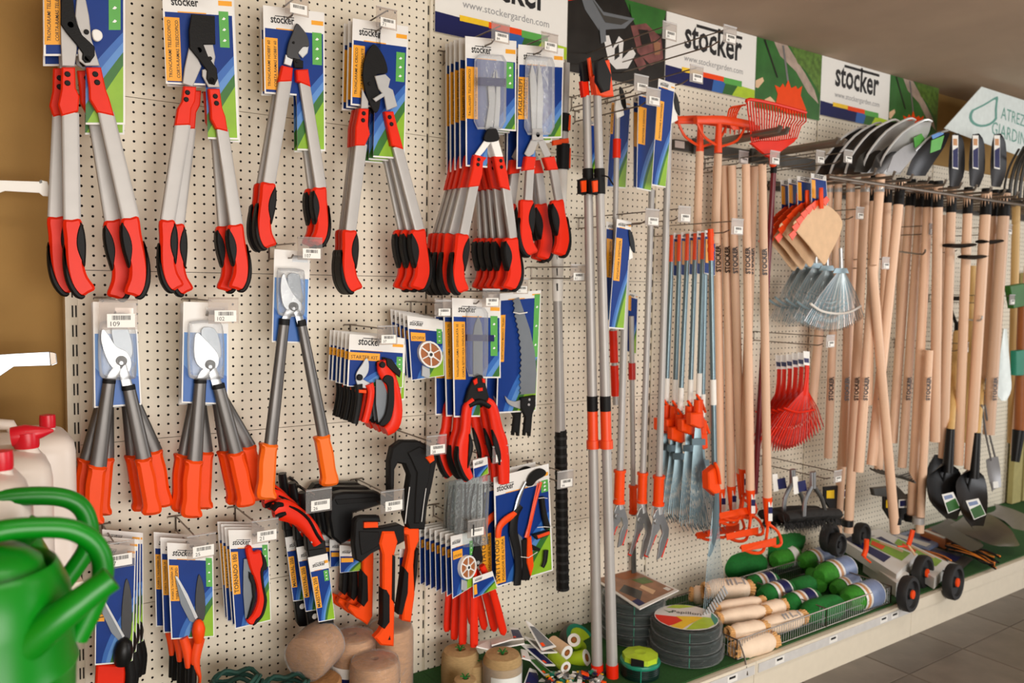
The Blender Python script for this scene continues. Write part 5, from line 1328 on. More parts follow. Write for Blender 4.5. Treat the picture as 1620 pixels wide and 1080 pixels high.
part(T, 'rail', c.base('forkgrey', (0, 0, 1, 1), 0.02), smooth=False)
part(T, 'label', [plate('white', [(1068, 222), (1083, 224), (1083, 235), (1068, 233)], 0.024, 0.001)], smooth=False)
for i, (a, b, dx, d) in enumerate((((1107, 240, 0.2), (1103, 372, 0.2), 0, 0.2), ((1136, 244, 0.26), (1131, 385, 0.26), 30, 0.26))):
    T = thing('bow_rake', 'orange bow rake hanging head up, ' + ('left of two' if i == 0 else 'right of two'), 'rake', W(*a), 'orange bow rakes with wooden handles')
    part(T, 'handle', rod('wood', a, b, 13, 13.5))
    part(T, 'socket', rod('oranged', (a[0] + 1, 196, d), (a[0], 242, d), 9, 13))
    x0 = 1070 + dx
    bar = part(T, 'head_bar', [strip('oranged', [(x0, 190, 12), (x0 + 42, 190, 14), (x0 + 90, 198, 12)], d, 0.02, 8, 0.6)])
    tn = [rod('oranged', (x0 + 4 + 7 * k, 192 + k * 0.7, d), (x0 + 2 + 7 * k, 183 + k * 0.7, d - 0.05), 3.2, 2.2, 6) for k in range(13)]
    for q in tn: part(T, 'tine', q)
    part(T, 'bow', [ptube('oranged', [(x0 + 3, 194, d), (x0 + 14, 216, d), (x0 + 34, 230, d)], 0.005, 6, 4), ptube('oranged', [(x0 + 80, 198, d), (x0 + 66, 222, d), (x0 + 40, 232, d)], 0.005, 6, 4)])
T = thing('basket_rake', 'big orange plastic fan rake standing on the heavy hooks', 'rake', W(1222, 250, 0.3))
top0, top1 = (1182, 160), (1274, 178)
for k in range(22):
    t = k / 21
    tu, tv = top0[0] + (top1[0] - top0[0]) * t, top0[1] + (top1[1] - top0[1]) * t
    bu, bv = 1190 + 70 * t, 228 - 8 * t
    part(T, 'tine', ptube('red', [(tu, tv, 0.36), (tu + 1, tv + 14, 0.33), ((tu + bu) / 2, (tv + bv) / 2, 0.31), (bu, bv, 0.3)], 0.0029, 5))
part(T, 'top_bar', ptube('red', [(1181, 161, 0.36), (1186, 157, 0.365), (1228, 165, 0.365), (1275, 178, 0.36)], 0.006, 6, 2))
part(T, 'shell', plate('red', [(1188, 226), (1202, 222), (1232, 222), (1262, 217), (1258, 224), (1236, 240), (1224, 250), (1214, 248)], 0.31, 0.012, 0.003))
for k in range(5): part(T, 'side_tine', ptube('oranged', [(1180 - 4 * k, 166 + k * 0.5, 0.3), (1172 - 4.4 * k, 168 + k, 0.28), (1164 - 3 * k, 185 + k, 0.26), (1168 - 2 * k, 205, 0.26)], 0.0035, 5, 3))
part(T, 'handle_socket', rod('oranged', (1222, 246, 0.3), (1223, 262, 0.29), 13, 11))
T = thing('garden_rake', 'orange rake head with downward tines beside the basket rake', 'rake', W(1225, 205, 0.24))
part(T, 'bar', strip('oranged', [(1140, 192, 8), (1170, 198, 12), (1200, 204, 10)], 0.22, 0.02, 8, .6)); 
for k in range(9): part(T, 'tine', rod('oranged', (1142 + 7 * k, 195 + k, 0.22), (1141 + 7 * k, 210 + k, 0.22), 3, 2, 6))

# --- wooden shovel handles and tools on the long bar
LG_ = 'wooden tool handles hanging from the long bar'
# (top u, v, bottom u, v, width, depth, ferrule, material, text)
HH = [(1313, 276, 1306, 500, 11, .16, 's', 'wood', 0), (1327, 276, 1310, 724, 12, .20, 's', 'wood', 1), (1346, 276, 1336, 737, 13, .24, 's', 'wood', 1), (1370, 276, 1342, 842, 14, .30, 's', 'wood', 1), (1393, 276, 1358, 746, 15, .40, 's', 'wood', 1), (1357, 300, 1325, 842, 13, .20, None, 'wood', 0),
      (1381, 282, 1374, 640, 12, .20, 'b', 'wood', 0), (1405, 285, 1390, 742, 13, .26, 'b', 'wood', 0), (1425, 288, 1379, 735, 15, .38, 'b', 'wood', 1), (1380, 420, 1416, 842, 14, .44, None, 'wood', 0), (1442, 290, 1412, 700, 14, .22, 'b', 'wood', 0), (1457, 292, 1427, 739, 13, .28, 'b', 'wood', 1),
      (1470, 292, 1442, 817, 14, .34, 'b', 'wood', 0), (1470, 554, 1455, 842, 12, .40, None, 'wood', 1), (1484, 292, 1479, 698, 15, .40, 'b', 'wood', 0), (1506, 300, 1492, 724, 14, .38, 'b', 'wood', 0), (1532, 302, 1516, 735, 14, .40, 'b', 'wood', 0), (1561, 304, 1534, 742, 16, .44, 'b', 'wood', 0), (1574, 306, 1557, 640, 12, .36, 'b', 'wood', 1), (1590, 306, 1564, 687, 17, .42, 'b', 'wood', 1),
      (1298, 500, 1285, 640, 14, .12, None, 'wood', 0), (1425, 330, 1420, 640, 9, .10, None, 'wood', 0), (1494, 340, 1486, 600, 9, .16, None, 'wood', 0), (1540, 420, 1530, 700, 8, .14, None, 'woody', 0), (1608, 310, 1600, 700, 12, .30, None, 'woody', 0), (1628, 420, 1606, 720, 14, .34, None, 'wood', 0)]
NAMEP = ['furthest left at the top, short one', 'second from the left', 'third from the left, silver collar', 'long one with silver collar, reaching down low', 'thick one with silver collar, in front', 'reaching lowest at the left', 'thin one with black collar behind', 'black collar, between the thick ones', 'thick one with black collar leaning left', 'crossing the others, leaning right', 'black collar, middle of the row', 'black collar with dark print', 'long one right of the crossing handle', 'short-topped one reaching the deck', 'thick straight one right of middle', 'first one under a black spade', 'second one under a black spade', 'third one under a black spade', 'thin one near the right edge', 'thickest one near the right edge', 'short stub left, behind the small rakes', 'thin one deep at the back, middle', 'thin one deep at the back, right', 'yellowish thin one at the back', 'yellowish one at the picture edge', 'dark one at the picture edge']
for i, (tu, tv, bu, bv, w, d, fe, m, tx) in enumerate(HH):
    a, b = (tu, tv, d), (bu, bv, d)
    T = thing('garden_tool', 'wooden garden tool shaft, ' + NAMEP[i], 'garden tool', W(*a), LG_)
    h = part(T, 'shaft', rod(m, a, b, w, w, 10))
    if fe == 's': part(T, 'ferrule', rod('silver', (tu + 0.5, tv - 6, d), mid(a, b, tv + 28), w * 0.7, w * 1.06))
    if fe == 'b': part(T, 'ferrule', rod('black', (tu + 0.5, tv - 6, d), mid(a, b, tv + 36), w * 0.95, w * 1.08))
    if tx:
        m0, m1 = mid(a, b, 595), mid(a, b, 632)
        P0, P1 = W(*m0), W(*m1)
        off = Vector((-0.008, -w * mpp(*m0) * 0.5 - 0.0015, 0))
        part(T, 'lettering', words('ink', 'STOCKER', P1 + off, P0 + off, Vector((-0.1, -1, 0)), 0.0006, bold=0.03, tall=1.7), smooth=False, sub=h)
# bar of paired arms the shovels rest on
T = thing('tool_bar', 'long dark bar of paired prongs under the shovel blades', 'rail', W(1300, 278, 0.3))
for d_, y0, w_ in ((0.30, 283, 0.007), (0.46, 279, 0.007)):
    A, B = W(1310, y0, d_), W(1700, y0 + 55, d_)
    B.z = A.z
    part(T, 'bar', tube('hooksteel', [A, B], w_, 8))
for k in range(17):
    A = W(1310, 283, 0.30); x = A.x + 0.13 * k
    part(T, 'prong', tube('hooksteel', [(x, 0, A.z + 0.0), (x, -0.50, A.z + 0.0), (x, -0.51, A.z + 0.022)], [0.007, 0.006, 0.006], 6))
part(T, 'wall_rail', box('forkgrey', (W(1310, 283, 0.3).x, -0.02, A.z - 0.02), (6.0, -0.002, A.z + 0.02)), smooth=False)
# silver shovel blades
SG = 'steel shovel blades standing on the long bar'
def blade(lb, L, R, m, bulge=0.02, extra=None, cat='shovel', name='steel_shovel', grp=SG):
    T = thing(name, lb, cat, W(*L[0]), grp)
    part(T, 'blade', sheet(m, L, R, bulge))
    if extra: extra(T)
    return T
def lab(quad, d, kind=0):
    def f(T):
        c = Card(quad, d)
        part(T, 'label', [c.base('white', (0, 0, 1, 1), 0.0008), c.poly('photog' if kind == 0 else 'blued', [(0.05, 0.45), (0.95, 0.35), (0.95, 0.96), (0.05, 0.96)], 0.0004), c.poly('tan' if kind else 'labelgrey', [(0.1, 0.1), (0.8, 0.1), (0.8, 0.3), (0.1, 0.3)], 0.0004)], smooth=False)
    return f
offs = [(0, 0, 'fully visible silver shovel blade at the front of the row', 'chrome'), (-26, -2, 'silver shovel blade second from the front', 'chrome'), (-52, 0, 'silver shovel blade third from the front', 'shovelsteel'), (-76, 5, 'darker shovel blade fourth from the front', 'shovelsteel'), (-98, 10, 'dark shovel blade furthest left on the bar', 'shovelblack')]
for i, (dx, dy, lb, m) in enumerate(offs):
    d0, d1 = 0.40 - 0.055 * i, 0.52 - 0.055 * i
    L = [(1389 + dx, 274, d0), (1399 + dx, 246 + dy, d0 + 0.03), (1428 + dx, 210 + dy, d0 + 0.08), (1462 + dx, 190 + dy, d1)]
    R = [(1424 + dx, 276, d0), (1440 + dx, 252 + dy, d0 + 0.03), (1466 + dx, 218 + dy, d0 + 0.08), (1474 + dx, 192 + dy, d1)]
    def ex(T, dx=dx, dy=dy, d0=d0, L=L, i=i):
        part(T, 'rim', ptube('chrome', [L[0], L[1], L[2], L[3], (1474 + dx, 192 + dy, d1)], 0.005, 6, 3))
        if i < 3: part(T, 'face', plate(('alud', 'shovelsteel', 'forkgrey')[i], [(1403 + dx, 272), (1413 + dx, 246), (1430 + dx, 232), (1450 + dx, 223), (1457 + dx, 231), (1444 + dx, 250), (1424 + dx, 273)], d0 + 0.07, 0.003))
        if i == 0: part(T, 'sticker', plate('greens', [(1446, 218), (1466, 206), (1462, 222), (1448, 234)], d0 + 0.075, 0.002), smooth=False)
    blade(lb, L, R, m, 0.03, ex)
def ex(T):
    part(T, 'rim', ptube('silver', [(1448, 238, 0.47), (1474, 215, 0.5), (1500, 206, 0.54)], 0.005, 6, 3))
    part(T, 'sticker', [plate('greens', [(1474, 222), (1494, 214), (1488, 236), (1472, 242)], 0.52, 0.002), plate('bluel', [(1474, 214), (1492, 207), (1493, 212), (1476, 220)], 0.525, 0.002)], smooth=False)
blade('dark grey square shovel blade with a green sticker', [(1434, 276, 0.44), (1446, 246, 0.46), (1470, 220, 0.5), (1494, 206, 0.54)], [(1464, 278, 0.44), (1478, 256, 0.46), (1494, 232, 0.5), (1503, 210, 0.54)], 'shovelblack', 0.02, ex)
for i, (x, lb) in enumerate(((1501, 'first black spade blade with a coloured label'), (1533, 'second black spade blade with a coloured label'), (1567, 'third black spade blade, next to the fork tines'))):
    d = 0.42 + 0.02 * i
    blade(lb, [(x + 2, 292, d), (x, 262, d), (x + 3, 225, d), (x + 8, 212, d)], [(x + 16, 296, d), (x + 25, 270, d), (x + 24, 226, d), (x + 16, 211, d)], 'shovelblack', 0.015, lab([(x + 6, 214), (x + 15, 214), (x + 15, 268), (x + 6, 266)], d + 0.006, 1), grp='black spade blades on the long bar')
for i in range(2):
    T = thing('garden_fork', ('curved dark fork head at the right picture edge, front one', 'curved dark fork head at the right edge, rear one')[i], 'fork', W(1600 + 14 * i, 300, 0.42 - 0.1 * i), 'fork heads on the long bar')
    for k in range(5):
        x = 1588 + 8 * k + 10 * i
        part(T, 'tine', ptube('forkgrey', [(x, 318, 0.40), (x + 2, 290, 0.42), (x + 10, 262 - 3 * k, 0.46), (x + 24, 236 - 4 * k, 0.52)], 0.0055, 6, 3))
    part(T, 'crossbar', ptube('forkgrey', [(1586, 312, 0.41), (1640, 326, 0.41)], 0.008, 6))

# --- packs of small hand rakes: beige zig-zag card with orange handle, steel and red fans
def fan(T, m, apex, L, R, d, n, r, bow, name='tines'):
    sh = []
    for k in range(n):
        t = k / (n - 1)
        e = (L[0] + (R[0] - L[0]) * t, L[1] + (R[1] - L[1]) * t + bow * 4 * t * (1 - t))
        s = apex[0] + (t - 0.5) * 8
        mk = m if k % 3 else {'bluesteel': 'silver', 'red': 'redd'}[m]
        sh.append(ptube(mk, [(s, apex[1], d), ((s + e[0]) / 2 + (t - 0.5) * 6, (apex[1] + e[1]) / 2, d + 0.006), (e[0], e[1], d + 0.012), (e[0] + (t - .5) * 2, e[1] + 3, d + 0.0)], r, 5))
    part(T, name, sh, kind='stuff')
FG = 'small steel fan rake heads'
for i, (dx, dy, d) in enumerate(((0, 0, 0.32), (-22, -4, 0.27), (-40, -8, 0.22), (-56, -10, 0.17), (-68, -8, 0.12))):
    T = thing('fan_rake', 'steel blue fan rake head, ' + ORD[i] + ' under the beige packs', 'rake', W(1330 + dx, 410 + dy, d), FG)
    part(T, 'socket', [rod('silver', (1330 + dx, 392 + dy, d), (1331 + dx, 424 + dy, d), 6, 6), plate('bluesteel', [(1322 + dx, 424 + dy), (1340 + dx, 424 + dy), (1343 + dx, 432 + dy), (1318 + dx, 432 + dy)], d + 0.006, 0.004)])
    fan(T, 'bluesteel', (1331 + dx, 428 + dy), (1272 + dx * 0.75, 508 + dy), (1366 + dx, 498 + dy), d, 32, 0.0018 if i == 0 else 0.0014, 18)
    part(T, 'spreader', ptube('white' if i == 0 else 'bluesteel', [(1282 + dx, 480 + dy, d + 0.016), (1300 + dx, 492 + dy, d + 0.018), (1325 + dx, 496 + dy, d + 0.018), (1345 + dx, 493 + dy, d + 0.018), (1362 + dx, 484 + dy, d + 0.016)], 0.005, 6, 3))
ZG = 'beige zig-zag packs with orange handles'
for i, (dx, dy, d) in enumerate(((0, 0, 0.36), (-22, 4, 0.31), (-36, 8, 0.26), (-48, 10, 0.21))):
    T = thing('hand_rake_pack', 'beige pack with orange zig-zag edge and orange handle, ' + ORD[i], 'tool pack', W(1300 + dx, 275 + dy, d), ZG)
    put_card(T, [(1283 + dx, 274 + dy), (1307 + dx, 278 + dy), (1310 + dx, 330 + dy), (1284 + dx, 322 + dy)], d - 0.01, None, lg=(0.2, 0.8), ly=0.12, head=0.16, st=(0.02, 0.25, 0.2, 0.8), gs=None, tagbox=False, wave=False)
    part(T, 'shield', plate('canvas', [(1256 + dx, 358 + dy), (1266 + dx, 342 + dy), (1285 + dx, 328 + dy), (1302 + dx, 322 + dy), (1318 + dx, 330 + dy), (1331 + dx, 345 + dy), (1333 + dx, 358 + dy), (1326 + dx, 378 + dy), (1314 + dx, 402 + dy), (1306 + dx, 418 + dy), (1298 + dx, 412 + dy), (1280 + dx, 388 + dy)], d, 0.006, 0.002, True))
    zz = []
    for k in range(8):
        t = k / 7
        uu = 1251 + dx + 52 * t ** 1.2; v_ = 372 + dy - 54 * (1 - (1 - t) ** 1.7)
        zz.append(plate('oranged', [(uu - 3, v_ - 1), (uu + 5, v_ - 8), (uu + 10, v_ - 2), (uu + 3, v_ + 8)], d + 0.003, 0.003, 0.0005))
    for z in zz: part(T, 'zigzag_tooth', z)
    part(T, 'handle', strip('orange', [(1299 + dx, 297 + dy, 7), (1299 + dx, 310 + dy, 9), (1300 + dx, 330 + dy, 8)], d + 0.012, 0.014))
RF = 'small red plastic fan rakes'
for i, (dx, dy, d) in enumerate(((0, 0, 0.30), (-9, 2, 0.26), (-18, 3, 0.22), (-27, 5, 0.18), (-36, 6, 0.14), (-44, 6, 0.10))):
    T = thing('fan_rake', 'red plastic fan rake, ' + ORD[i] + ' on the lower hook', 'rake', W(1278 + dx, 560 + dy, d), RF)
    part(T, 'tag', [plate('white', [(1271 + dx, 555 + dy), (1281 + dx, 556 + dy), (1281 + dx, 578 + dy), (1272 + dx, 577 + dy)], d + 0.008, 0.002), plate('blued', [(1272 + dx, 566 + dy), (1280 + dx, 567 + dy), (1280 + dx, 574 + dy), (1273 + dx, 573 + dy)], d + 0.009, 0.002)], smooth=False)
    part(T, 'socket', strip('red', [(1277 + dx, 574 + dy, 8), (1276 + dx, 600 + dy, 9), (1274 + dx, 625 + dy, 16)], d, 0.016))
    fan(T, 'red', (1274 + dx, 618 + dy), (1212 + dx * 0.5, 690 + dy), (1302 + dx * 0.6, 672 + dy), d, 22, 0.0022, 22)
    part(T, 'spreader', ptube('red', [(1240 + dx, 645 + dy, d + 0.012), (1262 + dx, 652 + dy, d + 0.014), (1288 + dx, 648 + dy, d + 0.012)], 0.004, 6, 3))
for q in ((1272, 545, 0.26, 0.38, 'hook and price tag over the red fan rakes', '18'), (1298, 262, 0.3, 0.42, 'hook and price tag over the beige packs', '25'), (1262, 262, 0.26, 0.36, 'hook and tag between the hoes and beige packs', '27'), (1204, 262, 0.3, 0.36, 'hook and tag at the frontmost hoe', '31'), (1265, 748, 0.2, 0.38, 'hook and price tag over the broom heads', '14'), (1150, 262, 0.12, 0.2, 'small hook among the hoe handles', None), (1325, 348, 0.26, 0.36, 'tag hook left of the silver-collared handles', '19'), (1352, 425, 0.26, 0.40, 'tag hook among the wooden handles', '22'), (1440, 372, 0.26, 0.36, 'tag hook between the black-collared handles', '26'), (1490, 400, 0.28, 0.38, 'tag hook left of the black spades handles', '24'), (1555, 372, 0.3, 0.42, 'tag hook near the right edge, upper', '20'), (1560, 480, 0.3, 0.42, 'tag hook near the right edge, lower', '21'), (1500, 555, 0.28, 0.36, 'tag hook beside the D-shaped grips', '23')):
    hook(q[0], q[1], q[2], q[3], q[4], q[5], tagsize=0.9)
for k, (u, v, lb) in enumerate(((1440, 400, 'wire hook pair low between the middle handles'), (1530, 505, 'bright wire hook ring near the D-shaped grips'))):
    solo('wire_hook', lb, 'hook', [ptube('hooksteel' if k == 0 else 'silver', [(u - 30, v - 4, 0.02), (u, v, 0.35), (u + 20, v + 2, 0.46), (u + 24, v - 5, 0.47)], 0.004, 6, 2)])

# --- lower black shovels with D grips
def dgrip(T, u, v, d, m='black'):
    part(T, 'd_grip', [ptube(m, [(u - 9, v, d), (u + 9, v, d)], 0.011, 8), ptube(m, [(u - 9, v, d), (u - 10, v + 18, d), (u - 3, v + 38, d), (u, v + 44, d)], 0.008, 8, 3), ptube(m, [(u + 9, v, d), (u + 10, v + 18, d), (u + 3, v + 38, d), (u, v + 44, d)], 0.008, 8, 3), rod(m, (u, v + 40, d), (u - 1, v + 60, d), 9, 9)])
for i, (gx, gy, hx, hy, L, R, lq, lb) in enumerate((
    (1515, 472, 1504, 682, [(1494, 735, .42), (1478, 745, .42), (1466, 760, .44), (1478, 800, .5), (1500, 822, .56)], [(1502, 735, .42), (1516, 742, .42), (1524, 765, .44), (1523, 795, .5), (1514, 822, .56)], [(1490, 782), (1508, 778), (1520, 804), (1500, 812)], 'black shovel with yellow-wood handle and D grip, left one'),
    (1560, 476, 1545, 688, [(1535, 744, .46), (1520, 752, .46), (1512, 770, .48), (1522, 812, .54), (1540, 836, .60)], [(1543, 744, .46), (1556, 752, .46), (1562, 775, .48), (1562, 805, .54), (1556, 832, .60)], [(1528, 792), (1548, 788), (1560, 814), (1541, 822)], 'black shovel with yellow-wood handle and D grip, right one'))):
    d = L[0][2]
    T = thing('shovel', lb, 'shovel', W(gx, gy, d), 'black shovels with D grips leaning on the board')
    dgrip(T, gx, gy, 0.24)
    part(T, 'shaft', rod('woody', (gx - 1, gy + 54, 0.24), (hx, hy, d), 11, 11))
    part(T, 'socket', [rod('blackg', (hx, hy - 4, d), (hx - 5, L[0][1] + 12, d), 12, 16)])
    part(T, 'blade', sheet('blackg', L, R, 0.025))
    part(T, 'rib', ptube('blackg', [((L[0][0] + R[0][0]) / 2, L[0][1], d + 0.0), ((L[1][0] + R[1][0]) / 2 - 6, 770, d - 0.005), ((L[2][0] + R[2][0]) / 2, 800, d + 0.03)], 0.006, 6, 2))
    lab(lq, 0.56 if i else 0.52)(T)
T = thing('shovel', 'black shovel half hidden behind the D grip shovels', 'shovel', W(1480, 640, .3))
part(T, 'shaft', rod('woody', (1497, 560, .3), (1488, 700, .3), 9, 9)); part(T, 'blade', sheet('blackg', [(1480, 720, .3), (1466, 745, .3), (1470, 790, .34), (1490, 812, .4)], [(1492, 720, .3), (1500, 745, .3), (1502, 790, .34), (1500, 812, .4)], 0.02))
T = thing('steel_shovel', 'bare steel shovel blade lying on the deck, left of two', 'shovel', W(1486, 838, 0.3), 'bare steel blades lying on the deck')
part(T, 'blade', sheet('shovelsteel', [(1484, 836, .25), (1530, 846, .35), (1570, 862, .45), (1596, 864, .52)], [(1530, 806, .2), (1568, 814, .3), (1600, 838, .42), (1608, 856, .5)], -0.03))
T = thing('steel_shovel', 'bare steel shovel blade lying on the deck, right of two', 'shovel', W(1565, 800, 0.2), 'bare steel blades lying on the deck')
part(T, 'blade', sheet('alud', [(1562, 812, .12), (1590, 824, .22), (1615, 846, .36), (1650, 856, .48)], [(1572, 796, .08), (1605, 806, .2), (1650, 826, .36), (1680, 840, .48)], -0.03))
T = thing('steel_shovel', 'dark steel blade underneath the two lying blades', 'shovel', W(1468, 830, 0.25))
part(T, 'blade', sheet('forkgrey', [(1470, 834, .25), (1500, 852, .35), (1536, 872, .45)], [(1500, 818, .2), (1530, 836, .3), (1556, 862, .42)], -0.012))
# grey trowel and white trowel
T = thing('trowel', 'long grey trowel with twin wire shank near the right edge', 'trowel', W(1567, 640, 0.42))
part(T, 'shank', [ptube('alud', [(1553, 640, .42), (1560, 690, .42), (1568, 728, .42)], 0.005, 6), ptube('alud', [(1558, 640, .42), (1566, 690, .42), (1574, 722, .42)], 0.005, 6)])
part(T, 'blade', sheet('alud', [(1560, 728, .42), (1563, 750, .42), (1570, 778, .43)], [(1579, 722, .42), (1583, 745, .42), (1584, 770, .43)], 0.01)); part(T, 'label', plate('white', [(1571, 762), (1579, 761), (1580, 771), (1572, 772)], .44, .001))
T = thing('trowel', 'pale plastic scoop blade at the right edge', 'trowel', W(1590, 530, 0.4))
part(T, 'blade', sheet('posterw', [(1588, 520, .4), (1580, 580, .4), (1577, 620, .4), (1585, 634, .4)], [(1593, 520, .4), (1598, 580, .4), (1600, 615, .4), (1592, 634, .4)], 0.01))
# black dutch hoes / pick heads above the deck
for i, (u, v, d, lb) in enumerate(((1452, 815, 0.3, 'black hoe head with printed label, right'), (1358, 800, 0.2, 'black hoe head with printed label, left'))):
    T = thing('garden_hoe', lb, 'hoe', W(u - 20, v - 20, d), 'black hoe heads near the deck')
    part(T, 'blade', plate('blackg', [(u - 54, v - 30), (u - 12, v - 34), (u - 10, v - 10), (u - 22, v + 8), (u - 44, v + 6), (u - 54, v - 10)], d, 0.01, 0.002))
    part(T, 'label', [plate('yellow', [(u - 50, v - 24), (u - 38, v - 25), (u - 38, v - 12), (u - 50, v - 12)], d + 0.002, 0.001), plate('white', [(u - 30, v - 25), (u - 16, v - 26), (u - 16, v - 12), (u - 30, v - 12)], d + 0.002, 0.001), plate('blued', [(u - 28, v - 23), (u - 18, v - 24), (u - 18, v - 15), (u - 28, v - 14)], d + 0.003, 0.001)], smooth=False)
T = thing('cultivator', 'black wire cultivator tines above the hoe heads', 'cultivator', W(1390, 740, 0.3))
for k in range(6): part(T, 'tine', ptube('forkgrey', [(1376 + 6 * k, 740 + k, .3), (1392 + 6 * k, 748 + k, .34), (1420 + 5 * k, 752 + 2 * k, .4), (1438 + 2 * k, 748 + 3 * k, .42)], 0.004, 5, 3))
part(T, 'block', plate('forkgrey', [(1381, 772), (1420, 768), (1437, 786), (1434, 790), (1384, 784)], .36, .02, .003))
for k, (u, v) in enumerate(((1326, 818), (1341, 822), (1417, 818), (1453, 818), (1440, 814))):
    solo('clamp_ring', 'black clamp ring around a low handle end, ' + ('first', 'second', 'third', 'fourth', 'fifth')[k] + ' from left', 'clamp', [rod('blackg' if k != 3 else 'alu', (u, v, (.2, .3, .44, .40, .34)[k]), (u - 0.5, v + 10, (.2, .3, .44, .40, .34)[k]), 17, 17)], group='clamp rings on the low handle ends')
# black coat-hook straps around the spades handles
for k, (u, v, w) in enumerate(((1518, 388, 40), (1540, 406, 34), (1566, 382, 30))):
    solo('black_strap', 'black strap around a spade handle, ' + ('upper left', 'lower middle', 'upper right')[k] + ' one', 'strap', [strip('black', [(u - w / 2, v, 6), (u, v + 1, 7), (u + w / 2, v - 1, 5)], .44, .05)], group='black straps on the spade handles')
# green-handled tools at the far edge
T = thing('pruning_tool', 'dark green holder on a brown handle at the right picture edge', 'tool', W(1610, 450, .4))
part(T, 'shaft', rod('brown', (1619, 484, .4), (1613, 690, .4), 16, 16)); part(T, 'holder', plate('greend', [(1598, 452), (1622, 448), (1622, 484), (1604, 488)], .42, .03, .003)); part(T, 'grip_sleeve', [plate('teal', [(1608, 555), (1622, 553), (1622, 594), (1608, 594)], .42, .03, .003)]); part(T, 'socket', rod('blackg', (1612, 680, .4), (1606, 730, .4), 18, 12))
for k in range(5):
    solo('wooden_slat', 'pale olive slat at the far right, ' + ('first', 'second', 'third', 'fourth', 'fifth')[k] + ' from left', 'slat', [box('olive', (5.06 + 0.14 * k, -0.05, DECK + 0.01), (5.17 + 0.14 * k, -0.02, Z(0.1)))], at=(5.06 + 0.14 * k, -0.03, DECK), group='olive slats behind the shovels')
# ================================================================ GOODS ON THE DECK
random.seed(3)
UP = Vector((0, 0, 1))
def cyl_up(m, c, r, h, n=24, e=0.006, flat=0):
    return lathe(m, c, UP, [(r - e, 0), (r, e), (r, h - e), (r - e, h)], n)
# jute rolls in film
JG = 'film-wrapped jute rolls at the foot of the board'
for u, v, w, d, lb, lab_ in ((618, 987, 69, 0.10, 'tall film-wrapped jute roll at the back right of the group', 0), (558, 1003, 68, 0.16, 'film-wrapped jute roll with a printed label, middle of group', 1), (593, 1042, 76, 0.28, 'front film-wrapped jute roll below the hatchet', 2)):
    P = W(u, v, d); r = w * mpp(u, v, d) / 2; h = P.z - DECK - 0.007
    T = thing('jute_roll', lb, 'jute roll', (P.x, P.y, DECK + 0.007), JG)
    b_ = Vector((P.x, P.y, DECK + 0.007))
    part(T, 'roll', lathe('wrapcard', b_, UP, [(r * 0.9, 0), (r, 0.01), (r * 1.01, h * 0.5), (r, h - 0.02), (r * 0.93, h - 0.006), (r * 0.5, h + 0.004), (0.012, h + 0.002), (0.008, h - 0.02)], 28))
    part(T, 'film', lathe('wrap', b_, UP, [(r * 1.0, 0.002), (r * 1.025, 0.01), (r * 1.03, h * 0.5), (r * 1.025, h - 0.018), (r * 0.95, h), (r * 0.5, h + 0.010)], 24))
    if lab_:
        sh = []
        for m_, z0, z1, a0, a1 in (('cardw', 0.0, 0.115, -3.2, -1.8), ('blued', 0.0, 0.085, -3.15, -1.85), ('bluel', 0.02, 0.06, -2.8, -2.4), ('green', 0.0, 0.05, -2.5, -1.9)) if lab_ == 1 else (('cardw', h * 0.45, h * 0.72, -1.2, -0.4), ('bluel', h * 0.5, h * 0.6, -1.1, -0.8)):
            k = 8; V = []; rr = r * 1.035 + 0.0004 * len(sh)
            base_z = h - 0.19 if lab_ == 1 else 0
            for i in range(k + 1):
                a = a0 + (a1 - a0) * i / k
                V += [b_ + Vector((rr * math.cos(a), rr * math.sin(a), max(0.001, base_z + z0))), b_ + Vector((rr * math.cos(a), rr * math.sin(a), base_z + z1))]
            sh.append((m_, V, [(2 * i, 2 * i + 2, 2 * i + 3, 2 * i + 1) for i in range(k)]))
        part(T, 'printed_label', sh)
P = W(496, 1030, 0.2); r = 0.066
T = thing('jute_roll', 'jute roll lying on its side at the left of the group', 'jute roll', P, JG)
ax = Vector((0.75, 0.55, 0.1)).normalized()
part(T, 'roll', lathe('wrapcard', P - ax * 0.05, ax, [(0.01, 0.006), (r * 0.7, 0), (r * 0.95, 0.008), (r, 0.03), (r, 0.09), (r * 0.95, 0.11), (0.01, 0.11)], 28))
part(T, 'film', lathe('wrap', P - ax * 0.053, ax, [(r * 0.72, -0.003), (r * 0.98, 0.006), (r * 1.03, 0.03), (r * 1.03, 0.092), (r * 0.98, 0.116)], 24))
T = thing('jute_roll', 'jute roll underneath the one lying on its side', 'jute roll', Vector((P.x, P.y - 0.02, DECK + 0.007)), JG)
part(T, 'roll', cyl_up('wrapcard', Vector((P.x + 0.005, P.y - 0.01, DECK + 0.007)), 0.07, P.z - 0.078 - DECK - 0.007))
